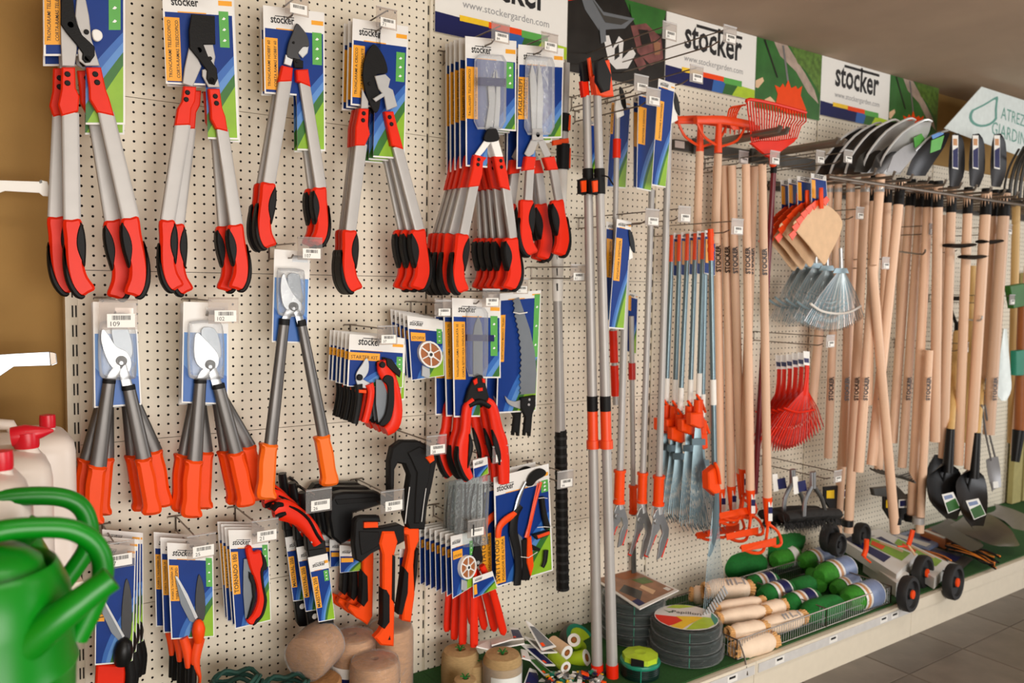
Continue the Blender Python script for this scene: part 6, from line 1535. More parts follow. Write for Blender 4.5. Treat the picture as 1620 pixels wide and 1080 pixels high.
# twine spools
TG = 'brown twine spools'
for u, v, w, d, lb, la in ((728, 1026, 57, 0.16, 'twine spool with green top, back left of the group', 0), (752, 1047, 32, 0.2, 'smallest twine spool between the two larger ones', 0), (795, 1032, 59, 0.27, 'front twine spool with white printed band', 1), (736, 1072, 38, 0.30, 'low twine spool at the bottom left of the group', 0)):
    P = W(u, v, d); r = w * mpp(u, v, d) / 2; h = P.z - DECK - 0.007; b_ = Vector((P.x, P.y, DECK + 0.007))
    T = thing('twine_spool', lb, 'twine', b_, TG)
    part(T, 'spool', lathe('juted', b_, UP, [(r * 0.92, 0), (r, 0.012), (r * 1.02, h * 0.5), (r, h - 0.02), (r * 0.88, h - 0.004), (r * 0.3, h), (r * 0.18, h - 0.012)], 28))
    sh = [tube('net', [b_ + Vector((0, 0, h - 0.01)), b_ + Vector((0.006 * math.cos(a), 0.006 * math.sin(a), h + 0.006)), b_ + Vector((0.016 * math.cos(a), 0.016 * math.sin(a), h + 0.008))], 0.002, 5) for a in (0.3, 1.7, 2.9, 4.2, 5.3)]
    part(T, 'yarn_end', sh, 'green yarn end')
    if la:
        V = []; k = 12; rr = r * 1.04; z0, z1 = h - 0.10, h - 0.055
        for i in range(k + 1):
            a = -2.75 + 1.9 * i / k
            V += [b_ + Vector((rr * math.cos(a), rr * math.sin(a), z0)), b_ + Vector((rr * math.cos(a), rr * math.sin(a), z1))]
        V2 = [b_ + (p - b_) * 1.0 + Vector((0, 0, -0.045 if i % 2 else -0.06)) for i, p in enumerate(V)]
        F = [(2 * i, 2 * i + 2, 2 * i + 3, 2 * i + 1) for i in range(k)]
        part(T, 'printed_band', [('white', V, F), ('magazine', V2, F)])
        part(T, 'film', lathe('clear', b_, UP, [(r * 1.05, 0.01), (r * 1.06, h - 0.03)], 24))
# dark green rope coils at the bottom edge
for k, (u, v, d) in enumerate(((372, 1092, 0.2), (450, 1100, 0.24))):
    P = W(u, v, d)
    T = thing('rope_coil', 'dark green coiled rope peeking in at the bottom, ' + ('left' if k == 0 else 'right') + ' one', 'rope', P, 'dark green rope coils')
    for j in range(6):
        pts = []
        for i in range(28):
            a = 2 * PI * i / 28
            rr = 0.065 - 0.006 * (j % 3)
            pts.append(P + Vector((rr * math.cos(a) * 1.1, rr * math.sin(a) * 0.9, 0.016 * (j // 2) - 0.02 + 0.006 * math.sin(5 * a + j) + 0.004 * j)))
        part(T, 'rope_turn', tube('rope', pts, 0.006, 6, closed=True))
    solo('plinth_block', 'low white block under the rope coil, ' + ('left' if k == 0 else 'right'), 'block', [box('deckwhite', (P.x - 0.08, P.y - 0.07, DECK + 0.007), (P.x + 0.08, P.y + 0.07, P.z - 0.03))], at=(P.x, P.y, DECK + 0.007), group='blocks below the rope coils')
# heap of small packets
PK = 'small packets heaped on the deck'
heap = [([(806, 992), (820, 993), (829, 1009), (811, 1011)], 'blued', 'small packet standing highest by the red handles'), ([(776, 1012), (806, 1002), (812, 1012), (778, 1022)], 'bladegrey', 'grey bag of the packet heap behind the twine'), ([(778, 1016), (829, 1010), (830, 1019), (776, 1029)], 'blue', 'wide blue packet lying behind the front twine spool'), ([(755, 1016), (778, 1012), (776, 1029), (754, 1024)], 'blued', 'packet half under the orange handles'),
        ([(832, 981), (838, 984), (880, 1022), (858, 1028)], 'bladegrey', 'grey clear bag leaning on the board'), ([(830, 1006), (850, 1012), (882, 1031), (857, 1032)], 'forkgrey', 'flat grey packet over the blue one'), ([(824, 1018), (842, 1019), (879, 1052), (864, 1052)], 'blued', 'long blue packet with white border, middle of heap'), ([(832, 1037), (842, 1037), (876, 1066), (862, 1068)], 'greend', 'green packet with white border below the blue one'),
        ([(868, 1064), (884, 1066), (910, 1082), (852, 1078)], 'blue', 'blue packet at the bottom of the heap'), ([(838, 1056), (848, 1060), (860, 1084), (826, 1088)], 'blued', 'dark packet standing beside the front twine spool'), ([(824, 1026), (834, 1028), (840, 1044), (826, 1040)], 'cardw', 'white packet edge in the heap middle')]
for i, (q, m_, lb) in enumerate(heap):
    zz = [0.10, 0.10, 0.22, 0.22] if i in (2, 3, 1) else [0.12 + 0.02 * i * 0.5, 0.12 + 0.02 * i * 0.5, 0.22 + 0.008 * i, 0.22 + 0.008 * i]
    c = Card(q, 0.2, zz)
    T = thing('seed_packet', lb, 'packet', c.c[0], PK)
    o_ = part(T, 'card', [c.base('cardw', (0, 0, 1, 1), 0.004), c.poly(m_, [(0.08, 0.2), (0.92, 0.2), (0.92, 0.94), (0.08, 0.94)], 0.0005), c.poly('orange', [(0.1, 0.78), (0.35, 0.78), (0.35, 0.9), (0.1, 0.9)], 0.0009)], smooth=False)
    if i in (2, 6, 8): part(T, 'lettering', [words('ink', 'stocker', c.p(0.2, 0.15), c.p(0.6, 0.15), c.n, 0.0008)], smooth=False, sub=o_)
def label_roll(lb, a, b, w, m, ring=True, grp='label and tape rolls'):
    A, B = W(*a), W(*b); r = w * mpp(*b) / 2; ax = (B - A).normalized()
    T = thing('tape_roll', lb, 'roll', A, grp)
    part(T, 'roll', lathe(m, A, ax, [(r * 0.3, 0), (r, 0), (r, (B - A).length - 0.001), (r * 0.95, (B - A).length)], 20))
    part(T, 'end_face', lathe('cardw', B, ax, [(r, -0.002), (r * 0.98, 0.001), (r * 0.5, 0.001), (r * 0.48, -0.004), (r * 0.3, -0.004)], 20), 'white end face')
    part(T, 'core', lathe('brown', B, ax, [(r * 0.46, 0.0015), (r * 0.3, 0.0015), (r * 0.28, -0.01), (0.001, -0.01)], 16))
label_roll('lime roll with white ring end, nearest the pole foot', (898, 1046, 0.20), (928, 1040, 0.26), 25, 'lime')
label_roll('white-wrapped roll lying above the lime roll', (874, 1016, 0.16), (897, 1032, 0.24), 22, 'canvas')
label_roll('small lime roll with white end left of the big one', (874, 1036, 0.22), (895, 1055, 0.30), 18, 'lime')
label_roll('dark film roll leaning on the round reel', (918, 1024, 0.16), (908, 1012, 0.22), 20, 'lime')
P = W(917, 1012, 0.1)
T = thing('wire_reel', 'round reel with teal and lime label beside the poles', 'reel', P)
axr = Vector((0.15, -0.6, 0.75)).normalized()
part(T, 'reel', lathe('forkgrey', P, axr, [(0.02, -0.05), (0.062, -0.05), (0.07, -0.03), (0.07, 0), (0.062, 0.008)], 28))
part(T, 'label', [lathe('teal', P, axr, [(0.062, 0.0085), (0.0, 0.0095)], 28), lathe('lime', P + axr * 0.0015, axr, [(0.045, 0.0085), (0.0, 0.009)], 20), lathe('orange', P + axr * 0.003 + Vector((0.02, 0, -0.01)), axr, [(0.016, 0.0085), (0.0, 0.009)], 12)])
T = thing('trinket_heap', 'heap of tiny coloured bits in clear bags left of the pole feet', 'small goods', G(925, 1072, DECK + 0.007)); T['kind'] = 'stuff'
sh = []
for k in range(150):
    u, v = random.uniform(862, 955), random.uniform(1062, 1092)
    c0 = G(u, v, DECK + 0.01 + random.uniform(0, 0.02)); s_ = random.uniform(0.003, 0.009)
    e1 = Vector((random.uniform(-1, 1), random.uniform(-1, 1), random.uniform(-.5, .5))).normalized(); e2 = e1.cross(UP).normalized(); e3 = e1.cross(e2)
    sh.append(obox(random.choice(('cardw', 'forkgrey', 'cardw', 'bladegrey', 'orange', 'teal', 'yellow', 'ink', 'silver', 'blued')), c0, e1 * s_ * 1.6, e2 * s_, e3 * s_ * 0.4))
part(T, 'bits', sh, smooth=False, kind='stuff')

# coils of plastic-coated wire
WG = 'dark green wire coils'
def coil(c, r, h, lb, film=True, lime=False):
    T = thing('wire_coil', lb, 'wire coil', c, WG)
    pr = [(r * 0.62, 0.004), (r * 0.8, 0), (r * 0.97, 0.002)]
    n = 7
    for i in range(n + 1):
        z = 0.004 + (h - 0.008) * i / n
        pr.append((r * (1.0 - 0.03 * (abs(i - n / 2) / (n / 2)) ** 3), z))
        if i < n: pr.append((r * 0.975, z + (h - 0.008) / n * 0.5))
    pr += [(r * 0.8, h), (r * 0.62, h - 0.004), (r * 0.6, h * 0.5)]
    o_ = part(T, 'wire', lathe('wirecoat', c, UP, pr, 32))
    for k in range(3): part(T, 'band', tube('teal', [c + Vector((r * 1.0 * math.cos(2.1 * k + 4), r * math.sin(2.1 * k + 4), z)) for z in (0.003, h - 0.003)], 0.002, 5))
    if film: part(T, 'film', lathe('film', c, UP, [(r * 0.7, -0.001), (r * 1.04, 0.004), (r * 1.07, h * 0.3), (r * 1.03, h * 0.5), (r * 1.08, h * 0.75), (r * 1.03, h + 0.003), (r * 0.7, h + 0.006)], 30))
    return T
b0 = G(1084, 1032, DECK + 0.007); rF = 52 * mpp(1088, 1000, -b0.y)
topz = W(1088, 978, -b0.y).z; hh = (topz - b0.z) / 3
for k, nm in enumerate(('bottom one, bulging at the foot', 'middle one', 'top one carrying the round printed label')): 
    coil(b0 + UP * hh * k, rF * (1.04 if k == 0 else 1.0 if k == 1 else 0.97), hh - 0.001, 'front stack of wire coils, ' + nm)
T = thing('round_label', 'round lime, red and yellow printed card on the front wire coil', 'label', b0 + UP * (3 * hh + 0.008))
cc = b0 + UP * (3 * hh + 0.007)
def dpoly(m, pts, off): return (m, [cc + Vector((x * rF, y * rF, off)) for x, y in pts], [tuple(range(len(pts)))])
vdir = Vector((cc.x - CAM.x, cc.y - CAM.y, 0)).normalized(); hdir = Vector((vdir.y, -vdir.x, 0))
def D(x, y, off=0.0): return cc + hdir * x * rF + vdir * y * rF + UP * off
def dp(m, pts, off): return (m, [D(x, y, off) for x, y in pts], [tuple(range(len(pts)))])
cir = [(0.92 * math.cos(2 * PI * i / 32), 0.92 * math.sin(2 * PI * i / 32)) for i in range(32)]
def within(pts):
    out = []
    for x, y in pts:
        q = math.hypot(x, y); out.append((x * 0.9 / q, y * 0.9 / q) if q > 0.9 else (x, y))
    return out
part(T, 'print', [dp('cardw', cir, 0.0), dp('red', within([(-1, -0.05), (-0.3, -0.05), (0.1, -0.15), (-0.2, -0.5), (-0.5, -0.8), (-0.75, -0.55), (-0.88, -0.3)]), 0.0004), dp('yellow', within([(-0.3, -0.02), (0.3, 0.1), (0.5, 0.1), (0.1, -0.5), (-0.1, -0.9), (-0.45, -0.8), (-0.1, -0.3)]), 0.0007), dp('lime', within([(0.5, 0.12), (0.9, 0.1), (0.85, -0.25), (0.6, -0.65), (0.2, -0.85), (0.0, -0.9), (0.2, -0.4)]), 0.001), dp('lime', within([(-0.6, 0.55), (-0.2, 0.6), (0.25, 0.85), (-0.1, 0.92), (-0.4, 0.82)]), 0.0006), dp('teal', within([(0.72, 0.5), (0.95, 0.1), (0.95, -0.1), (0.8, -0.4), (0.7, 0.1)]), 0.0012), dp('greend', [(-0.68, 0.38), (-0.52, 0.22), (-0.5, 0.16), (-0.34, 0.34), (-0.5, 0.26)], 0.0016)], smooth=False)
part(T, 'lettering', [words('ink', 'Papillon', D(-0.42, 0.2), D(0.42, 0.2), UP, 0.0016)], smooth=False)
b1 = G(1000, 1003, DECK + 0.007); rB = 48 * mpp(1000, 950, -b1.y)
zt = W(1005, 938, -b1.y).z; h1 = (zt - b1.z) / 4
for k in range(4): coil(b1 + UP * h1 * k, rB * (1, 1.02, 0.98, 0.97)[k], h1 - 0.001, 'back stack of wire coils, ' + ('bottom one', 'second from the bottom', 'third from the bottom', 'top one under the magazine')[k])
zm = b1.z + 4 * h1 + 0.010
T = thing('magazine', 'glossy brown gardening leaflet lying on the back wire coils', 'magazine', G(1000, 930, zm))
q = [G(962, 903, zm + 0.0), G(1000, 899, zm), G(1074, 933, zm), G(1012, 963, zm)]
q = [G(938, 914, zm), G(996, 897, zm), G(1074, 933, zm), G(1012, 963, zm)]
c = Card.__new__(Card); c.c = q; c.n = UP; c.head = .1; c.st = None
part(T, 'cover', [wplate('cardw', [x.copy() for x in q], 0.004, n=-UP), c.poly('magazine', [(0.05, 0.05), (0.95, 0.05), (0.95, 0.95), (0.05, 0.95)], 0.0006), c.poly('brown', [(0.4, 0.1), (0.9, 0.1), (0.9, 0.3), (0.5, 0.3)], 0.001), c.poly('photob', [(0.1, 0.5), (0.35, 0.4), (0.45, 0.7), (0.2, 0.85)], 0.001), c.poly('photoleaf', [(0.6, 0.35), (0.9, 0.4), (0.88, 0.6), (0.65, 0.55)], 0.001), c.poly('blued', [(0.05, 0.8), (0.2, 0.8), (0.2, 0.95), (0.05, 0.95)], 0.001), c.poly('canvas', [(0.5, 0.6), (0.62, 0.55), (0.66, 0.8), (0.52, 0.85)], 0.001), c.poly('cardw', [(0.82, 0.82), (0.92, 0.82), (0.92, 0.92), (0.82, 0.92)], 0.0012)], smooth=False)
bs = G(1012, 1066, DECK + 0.007); rs = 30 * mpp(1012, 1060, -bs.y)
hs = W(1012, 1042, -bs.y).z - bs.z
T = coil(bs, rs, hs, 'small teal-banded wire coil with a lime clip at the bottom edge', False)
k_ = bs + UP * hs
part(T, 'clip', [lathe('lime', k_ + UP * 0.0, UP, [(rs * 0.92, 0), (rs * 0.9, 0.018), (rs * 0.3, 0.024), (0.001, 0.022)], 9), wplate('blackg', [k_ + hdir * rs * x + vdir * rs * -0.93 + UP * z for x, z in ((-0.35, -0.03), (0.25, -0.03), (0.25, 0.022), (-0.35, 0.026))], 0.004)], 'lime plastic clip', smooth=False)
part(T, 'ring', lathe('teal', k_, UP, [(rs * 1.0, -0.012), (rs * 1.03, -0.006), (rs * 1.0, 0.0), (rs * 0.85, 0.002)], 28))

# wire basket
x0, x1, y0, y1, zb, hb = 1.965, 2.925, -0.525, -0.10, DECK + 0.008, 0.07
yb = -0.12
T = thing('wire_basket', 'long divided wire basket of sacks and green net rolls', 'basket', ((x0 + x1) / 2, -0.3, zb))
def fence(nm, a, b, z0=zb, z1=zb + hb):
    a, b = Vector(a), Vector(b); n = int((b - a).length / 0.0135)
    w_ = [tube('steel', [a.lerp(b, i / n) + UP * z0, a.lerp(b, i / n) + UP * z1], 0.0011, 4) for i in range(n + 1)]
    f_ = part(T, nm, [tube('hooksteel', [a + UP * z1, b + UP * z1], 0.0026, 6), tube('hooksteel', [a + UP * z0, b + UP * z0], 0.002, 6), tube('hooksteel', [a + UP * z0, a + UP * z1], 0.003, 6), tube('hooksteel', [b + UP * z0, b + UP * z1], 0.003, 6), tube('steel', [a + UP * (z0 + hb * 0.5), b + UP * (z0 + hb * 0.5)], 0.0013, 4)])
    part(T, 'wires', w_, kind='stuff', sub=f_)
xm = 2.48
fence('front_panel', (x0, y0, 0), (xm, y0, 0)); fence('front_panel', (xm, y0, 0), (x1, y0, 0))
fence('back_panel', (x0, yb, 0), (x1, yb, 0)); fence('side_panel', (x0, y0, 0), (x0, yb, 0)); fence('divider_panel', (xm, y0, 0), (xm, yb, 0)); fence('side_panel', (x1, y0, 0), (x1, yb, 0))
part(T, 'hook_leg', [tube('hooksteel', [(x0 + 0.004, y0 - 0.004, zb + hb), (x0 + 0.004, y0 - 0.030, zb + 0.02), (x0 + 0.004, y0 - 0.045, DECK - 0.03)], 0.003, 6)])
def bundle(nm, lb, cat, grp, u0, v0, u1, v1, w, z, m, lump=0.08, ends=None, label=None, txt=None):
    A, B = G(u0, v0, DECK + z), G(u1, v1, DECK + z)
    r = w * mpp((u0 + u1) / 2, (v0 + v1) / 2, -(A.y + B.y) / 2) / 2
    T = thing(nm, lb, cat, A, grp)
    ax = (B - A); L = ax.length; ax.normalize()
    N = ax.cross(UP).normalized(); Bn = N.cross(ax)
    rings = []
    K = 12
    for i in range(K + 1):
        t = i / K
        rr = r * (0.55 + 0.45 * min(1, 4.5 * t) ** 0.5) * (0.55 + 0.45 * min(1, 4.5 * (1 - t)) ** 0.5) / 1.0
        rings.append([A + ax * L * t + N * math.cos(2 * PI * j / 16) * rr * (1 + random.uniform(-lump, lump) * 0.6) + Bn * math.sin(2 * PI * j / 16) * rr * (1 + random.uniform(-lump, lump) * 0.6) for j in range(16)])
    part(T, 'body', loft(m, rings))
    if ends:
        for s_, P_, a_ in ((0, A, -ax), (1, B, ax)):
            fr = []
            for k in range(16):
                a = 2 * PI * k / 16
                dv = N * math.cos(a) + Bn * math.sin(a)
                fr.append(tube(ends, [P_ - a_ * 0.008 + dv * r * 0.5, P_ + a_ * 0.008 + dv * r * 0.62, P_ + a_ * random.uniform(0.010, 0.018) + dv * r * random.uniform(0.5, 0.75)], [0.006, 0.008, 0.005], 5))
            part(T, 'fringe', fr, kind='stuff')
    if label:
        sh = []
        for m_, t0, t1, k in label:
            rg = []
            for t in (t0, (t0 + t1) / 2, t1):
                rr = r * 1.06 + 0.0005 * k
                rg.append([A + ax * L * t + N * math.cos(a) * rr + Bn * math.sin(a) * rr for a in [PI * (-0.25 + 1.5 * j / 14) for j in range(15)]])
            V = [p for g_ in rg for p in g_]
            sh.append((m_, V, [(i * 15 + j, i * 15 + j + 1, i * 15 + j + 16, i * 15 + j + 15) for i in range(2) for j in range(14)]))
        part(T, 'printed_label', sh)
    if txt:
        tdir = (N * -0.55 + Bn * 0.83).normalized()
        if tdir.dot(CAM - A) < 0: tdir = (N * 0.55 + Bn * 0.83).normalized()
        pa = A + ax * L * 0.42 + tdir * r * 1.04; pb = A + ax * L * 0.85 + tdir * r * 1.04
        cr = tdir.cross(ax)
        part(T, 'grey_print', [obox('inkgrey', pa.lerp(pb, t) + tdir * 0.003 + cr * o, ax * (0.003 if h else 0.010), cr * (r * 0.35 if h else 0.002), tdir * 0.0004) for t, o, h in ((0.0, 0, 1), (0.2, 0, 1), (0.1, 0.008, 0), (0.45, 0, 1), (0.65, -0.008, 0), (0.9, 0, 1))], smooth=False)
    return T
SK = 'beige cloth rolls with frayed ends in the basket'
for a in (('beige cloth roll at the back with printed letters', 1118, 934, 1184, 930, 34, 0.10, 'JUTA'), ('frayed ochre roll end at the back left corner', 1096, 940, 1118, 942, 28, 0.06, None), ('thin beige cloth roll second from the back', 1134, 962, 1204, 951, 20, 0.095, None), ('beige cloth roll in the middle, left end in front', 1138, 978, 1210, 966, 24, 0.085, None), ('short beige cloth roll touching the green nets', 1206, 968, 1238, 958, 26, 0.08, None), ('beige cloth roll second from the front, left', 1156, 1001, 1208, 992, 26, 0.07, None), ('beige cloth roll with grey print, right of front', 1206, 992, 1268, 976, 28, 0.06, 'TNT'), ('front beige cloth roll behind the wires', 1163, 1028, 1222, 1012, 32, 0.03, None)):
    bundle('cloth_roll', a[0], 'cloth roll', SK, a[1], a[2], a[3], a[4], a[5], a[6], 'sack', 0.06, 'fringe', None, a[7])
NG = 'green net rolls in the basket'
BL = [('cardw', 0.28, 0.78, 0), ('tan', 0.36, 0.44, 1), ('blued', 0.5, 0.74, 1)]
BL2 = [('cardw', 0.30, 0.9, 0), ('tan', 0.36, 0.44, 1), ('labelgrey', 0.5, 0.88, 1)]
for a in (('big plain green net roll at the back left', 1140, 896, 1208, 890, 40, 0.07, 'net', None), ('big green net bundle under the orange hoes', 1218, 872, 1262, 848, 42, 0.10, 'net', None), ('green net roll with label, beside the printed cloth roll', 1184, 926, 1228, 916, 28, 0.06, 'net', BL), ('green net roll with tilted label, middle', 1204, 944, 1252, 930, 32, 0.06, 'net', BL), ('plain green net roll behind the divider', 1250, 935, 1285, 922, 30, 0.04, 'net', None), ('green net roll with orange and blue label, right', 1240, 958, 1294, 944, 32, 0.05, 'net', BL), ('bright plain green net roll at the front', 1272, 972, 1330, 955, 36, 0.04, 'net', None),
          ('dark green net roll in the back of the right compartment', 1224, 888, 1262, 876, 30, 0.07, 'netl', [('cardw', 0.5, 0.75, 0)]), ('green net roll with blue label, back right', 1268, 890, 1312, 876, 28, 0.07, 'netl', BL2), ('green net roll with blue label, middle right', 1296, 912, 1344, 896, 36, 0.07, 'netl', BL2), ('small green net roll half covered, right compartment', 1318, 932, 1356, 918, 24, 0.04, 'netl', BL2), ('front right green net roll with blue label', 1338, 950, 1388, 935, 38, 0.05, 'netl', BL2), ('plain net roll by the divider panel', 1282, 905, 1300, 930, 24, 0.03, 'netl', None)):
    bundle('net_roll', a[0], 'net roll', NG, a[1], a[2], a[3], a[4], a[5], a[6], a[7], 0.10, None, a[8])

# two wheeled carts in flat boxes
def wheel(T, u, v, d, r, w=0.035, hub=True):
    P = W(u, v, d); r = r * mpp(u, v, d); ax = Vector((0.12, -1, 0.05)).normalized()
    t = part(T, 'wheel', [lathe('rubber', P, ax, [(r * 0.72, -w * 0.4), (r * 0.8, -w), (r * 0.95, -w), (r, -w * 0.7), (r, -w * 0.1), (r * 0.95, 0.004), (r * 0.76, 0.004), (r * 0.70, -0.008), (r * 0.3, -0.010), (r * 0.28, 0.0), (0.002, 0.0)], 28)])
    if hub: part(T, 'hub_cap', lathe('orange', P, ax, [(r * 0.25, 0.0), (r * 0.24, 0.006), (0.002, 0.007)], 16), 'orange hub cap', sub=t)
def cart(lb, q, zt, zb_, wheels, back, hand, prints=True):
    Q = [G(u, v, zt_) for (u, v), zt_ in zip(q, zt)]
    T = thing('boxed_cart', lb, 'cart', Q[0], 'white boxed carts with black wheels')
    dn = Vector((0, 0, -zb_))
    part(T, 'box', ('cardw', Q + [p + dn for p in Q], [(0, 1, 2, 3), (4, 7, 6, 5), (0, 4, 5, 1), (1, 5, 6, 2), (2, 6, 7, 3), (3, 7, 4, 0)]), smooth=False)
    c = Card.__new__(Card); c.c = Q; c.n = (Q[1] - Q[0]).cross(Q[3] - Q[0]).normalized()
    if c.n.z < 0: c.n = -c.n
    part(T, 'print', [c.poly('blued', [(0.12, 0.16), (0.45, 0.16), (0.45, 0.78), (0.12, 0.78)], 0.0006), c.poly('green', [(0.5, 0.35), (0.93, 0.3), (0.93, 0.92), (0.5, 0.92)], 0.0006), c.poly('orange', [(0.55, 0.45), (0.78, 0.4), (0.78, 0.6), (0.55, 0.62)], 0.001), c.poly('canvas', [(0.82, 0.5), (0.92, 0.48), (0.92, 0.82), (0.82, 0.84)], 0.001)], smooth=False)
    part(T, 'lettering', [logo('ink', c.p(0.06, 0.12), c.p(0.26, 0.12), c.n, 0.0012)], smooth=False)
    for w_ in wheels: wheel(T, *w_)
    for w_ in back: wheel(T, *w_, hub=False)
    part(T, 'handle', hand, 'orange handle')
    return T
cart('white boxed cart with orange-hubbed wheels beside the basket, left', [(1318, 844), (1345, 836), (1452, 876), (1418, 908)], (DECK + .13, DECK + .13, DECK + .09, DECK + .09), 0.05,
     [(1443, 940, 0.60, 27), (1466, 906, 0.50, 26)], [(1318, 852, 0.24, 22), (1330, 862, 0.28, 18)],
     [strip('orange', [(1371, 853, 8), (1370, 868, 8), (1366, 880, 8)], 0.45, 0.02), ptube('orange', [(1366, 880, .45), (1378, 890, .48)], 0.004, 6)] )
cart('white boxed cart with orange-hubbed wheel, right of two', [(1366, 842), (1392, 836), (1502, 890), (1478, 914)], (DECK + .09, DECK + .09, DECK + .06, DECK + .06), 0.05,
     [(1514, 921, 0.60, 27)], [(1368, 848, 0.2, 20)],
     [strip('orange', [(1444, 838, 8), (1441, 850, 8), (1437, 862, 9)], 0.42, 0.02), ptube('canvas', [(1437, 862, .42), (1448, 878, .46)], 0.005, 6), ptube('oranged', [(1420, 864, .40), (1437, 864, .42)], 0.004, 6)])
solo('axle_box', 'long beige carton lying at the basket end under the wheels', 'carton', [(lambda Q: ('cardw', Q + [p + Vector((0, 0, -0.06)) for p in Q], [(0, 1, 2, 3), (4, 7, 6, 5), (0, 4, 5, 1), (1, 5, 6, 2), (2, 6, 7, 3), (3, 7, 4, 0)]))([G(1366, 884, DECK + .068), G(1376, 876, DECK + .068), G(1438, 906, DECK + .068), G(1418, 922, DECK + .068)])])
# blue-grey packs, gloves and elastic cords
for k, (q, m_, z, lb) in enumerate((([(1408, 846), (1440, 838), (1500, 850), (1470, 868)], 'labelgrey', .03, 'grey-blue flat pack left of the elastic cords'), ([(1440, 872), (1470, 862), (1540, 882), (1518, 902)], 'forkgrey', .02, 'grey flat pack under the elastic cords'), ([(1456, 838), (1476, 833), (1512, 846), (1496, 854)], 'brown', .06, 'brown leather glove pack in front of the black shovels'), ([(1470, 852), (1500, 846), (1548, 862), (1522, 874)], 'bladegrey', .025, 'pale grey flat pack next to the cords'))):
    Q = [G(u, v, DECK + z) for u, v in q]
    c = Card.__new__(Card); c.c = Q; c.n = UP
    T = thing('flat_pack', lb, 'pack', Q[0], 'flat packs lying on the deck')
    part(T, 'pack', wplate(m_, [p.copy() for p in Q], z - 0.008, 0.006, n=-UP))
    part(T, 'print', [c.poly('cardw', [(0.05, 0.1), (0.3, 0.1), (0.3, 0.9), (0.05, 0.9)], 0.001), c.poly('blued', [(0.4, 0.2), (0.8, 0.2), (0.8, 0.8), (0.4, 0.8)], 0.001)], smooth=False)
for k, (u0, v0, u1, v1, lb) in enumerate(((1424, 866, 1500, 896, 'orange and black elastic cords, left bunch'), (1500, 862, 1578, 888, 'orange and black elastic cords, right bunch'))):
    T = thing('elastic_cords', lb, 'cords', G(u0, v0, DECK + .03), 'bunches of elastic cords')
    for j in range(14):
        pts = []
        ph = random.uniform(0, 6)
        for i in range(9):
            t = i / 8
            pts.append(G(u0 + (u1 - u0) * t + 5 * math.sin(7 * t + ph), v0 + (v1 - v0) * t + (j - 7) * 1.3 + 4 * math.sin(5 * t + ph), DECK + 0.02 + 0.02 * abs(math.sin(4 * t + ph)) + 0.015))
        part(T, 'cord', tube('amber' if j % 3 == 0 else 'black', pts, 0.0042, 6))
# broom heads under the red rakes
BH = 'black broom heads with metal brackets'
for k, (u, v, d) in enumerate(((1252, 818, 0.26), (1284, 822, 0.34))):
    T = thing('push_broom', 'black bristle broom head with metal bracket, ' + ('left' if k == 0 else 'right') + ' one', 'broom', W(u, v, d), BH)
    sh = []
    for j in range(900):
        a = random.uniform(-44, 40); bb = random.uniform(-1, 1)
        p = W(u + a, v - a * 0.10 + bb * 3, d + bb * 0.03)
        dr = Vector((random.uniform(-.4, .4), random.uniform(-.6, .2), random.uniform(-1, 0.5))).normalized()
        q = p + dr * random.uniform(0.025, 0.06)
        sh.append(('bristle', [p + Vector((0.003, 0, 0)), p - Vector((0.003, 0, 0)), q], [(0, 1, 2)]))
    part(T, 'block', strip('bristle', [(u - 44, v - 4, 16), (u, v - 8, 20), (u + 40, v - 10, 16)], d, 0.06))
    part(T, 'bristles', sh, kind='stuff', smooth=False)
    part(T, 'bracket', [strip('steel', [(u + 2, v - 76, 11), (u + 2, v - 50, 11)], d + 0.02, 0.02, 8, .6, 1), strip('steel', [(u, v - 52, 8), (u - 10, v - 30, 8), (u - 12, v - 6, 8)], d + 0.03, 0.012, 8, .6), strip('forkgrey', [(u + 3, v - 54, 7), (u + 16, v - 34, 7), (u + 22, v - 10, 7)], d + 0.01, 0.012, 8, .6)])
    part(T, 'tag', [plate('white', [(u - 30, v - 68), (u - 22, v - 69), (u - 20, v - 42), (u - 28, v - 40)], d + .02, .001), plate('blued', [(u - 22, v - 60), (u - 10, v - 63), (u - 7, v - 46), (u - 20, v - 44)], d + .022, .001)], smooth=False)

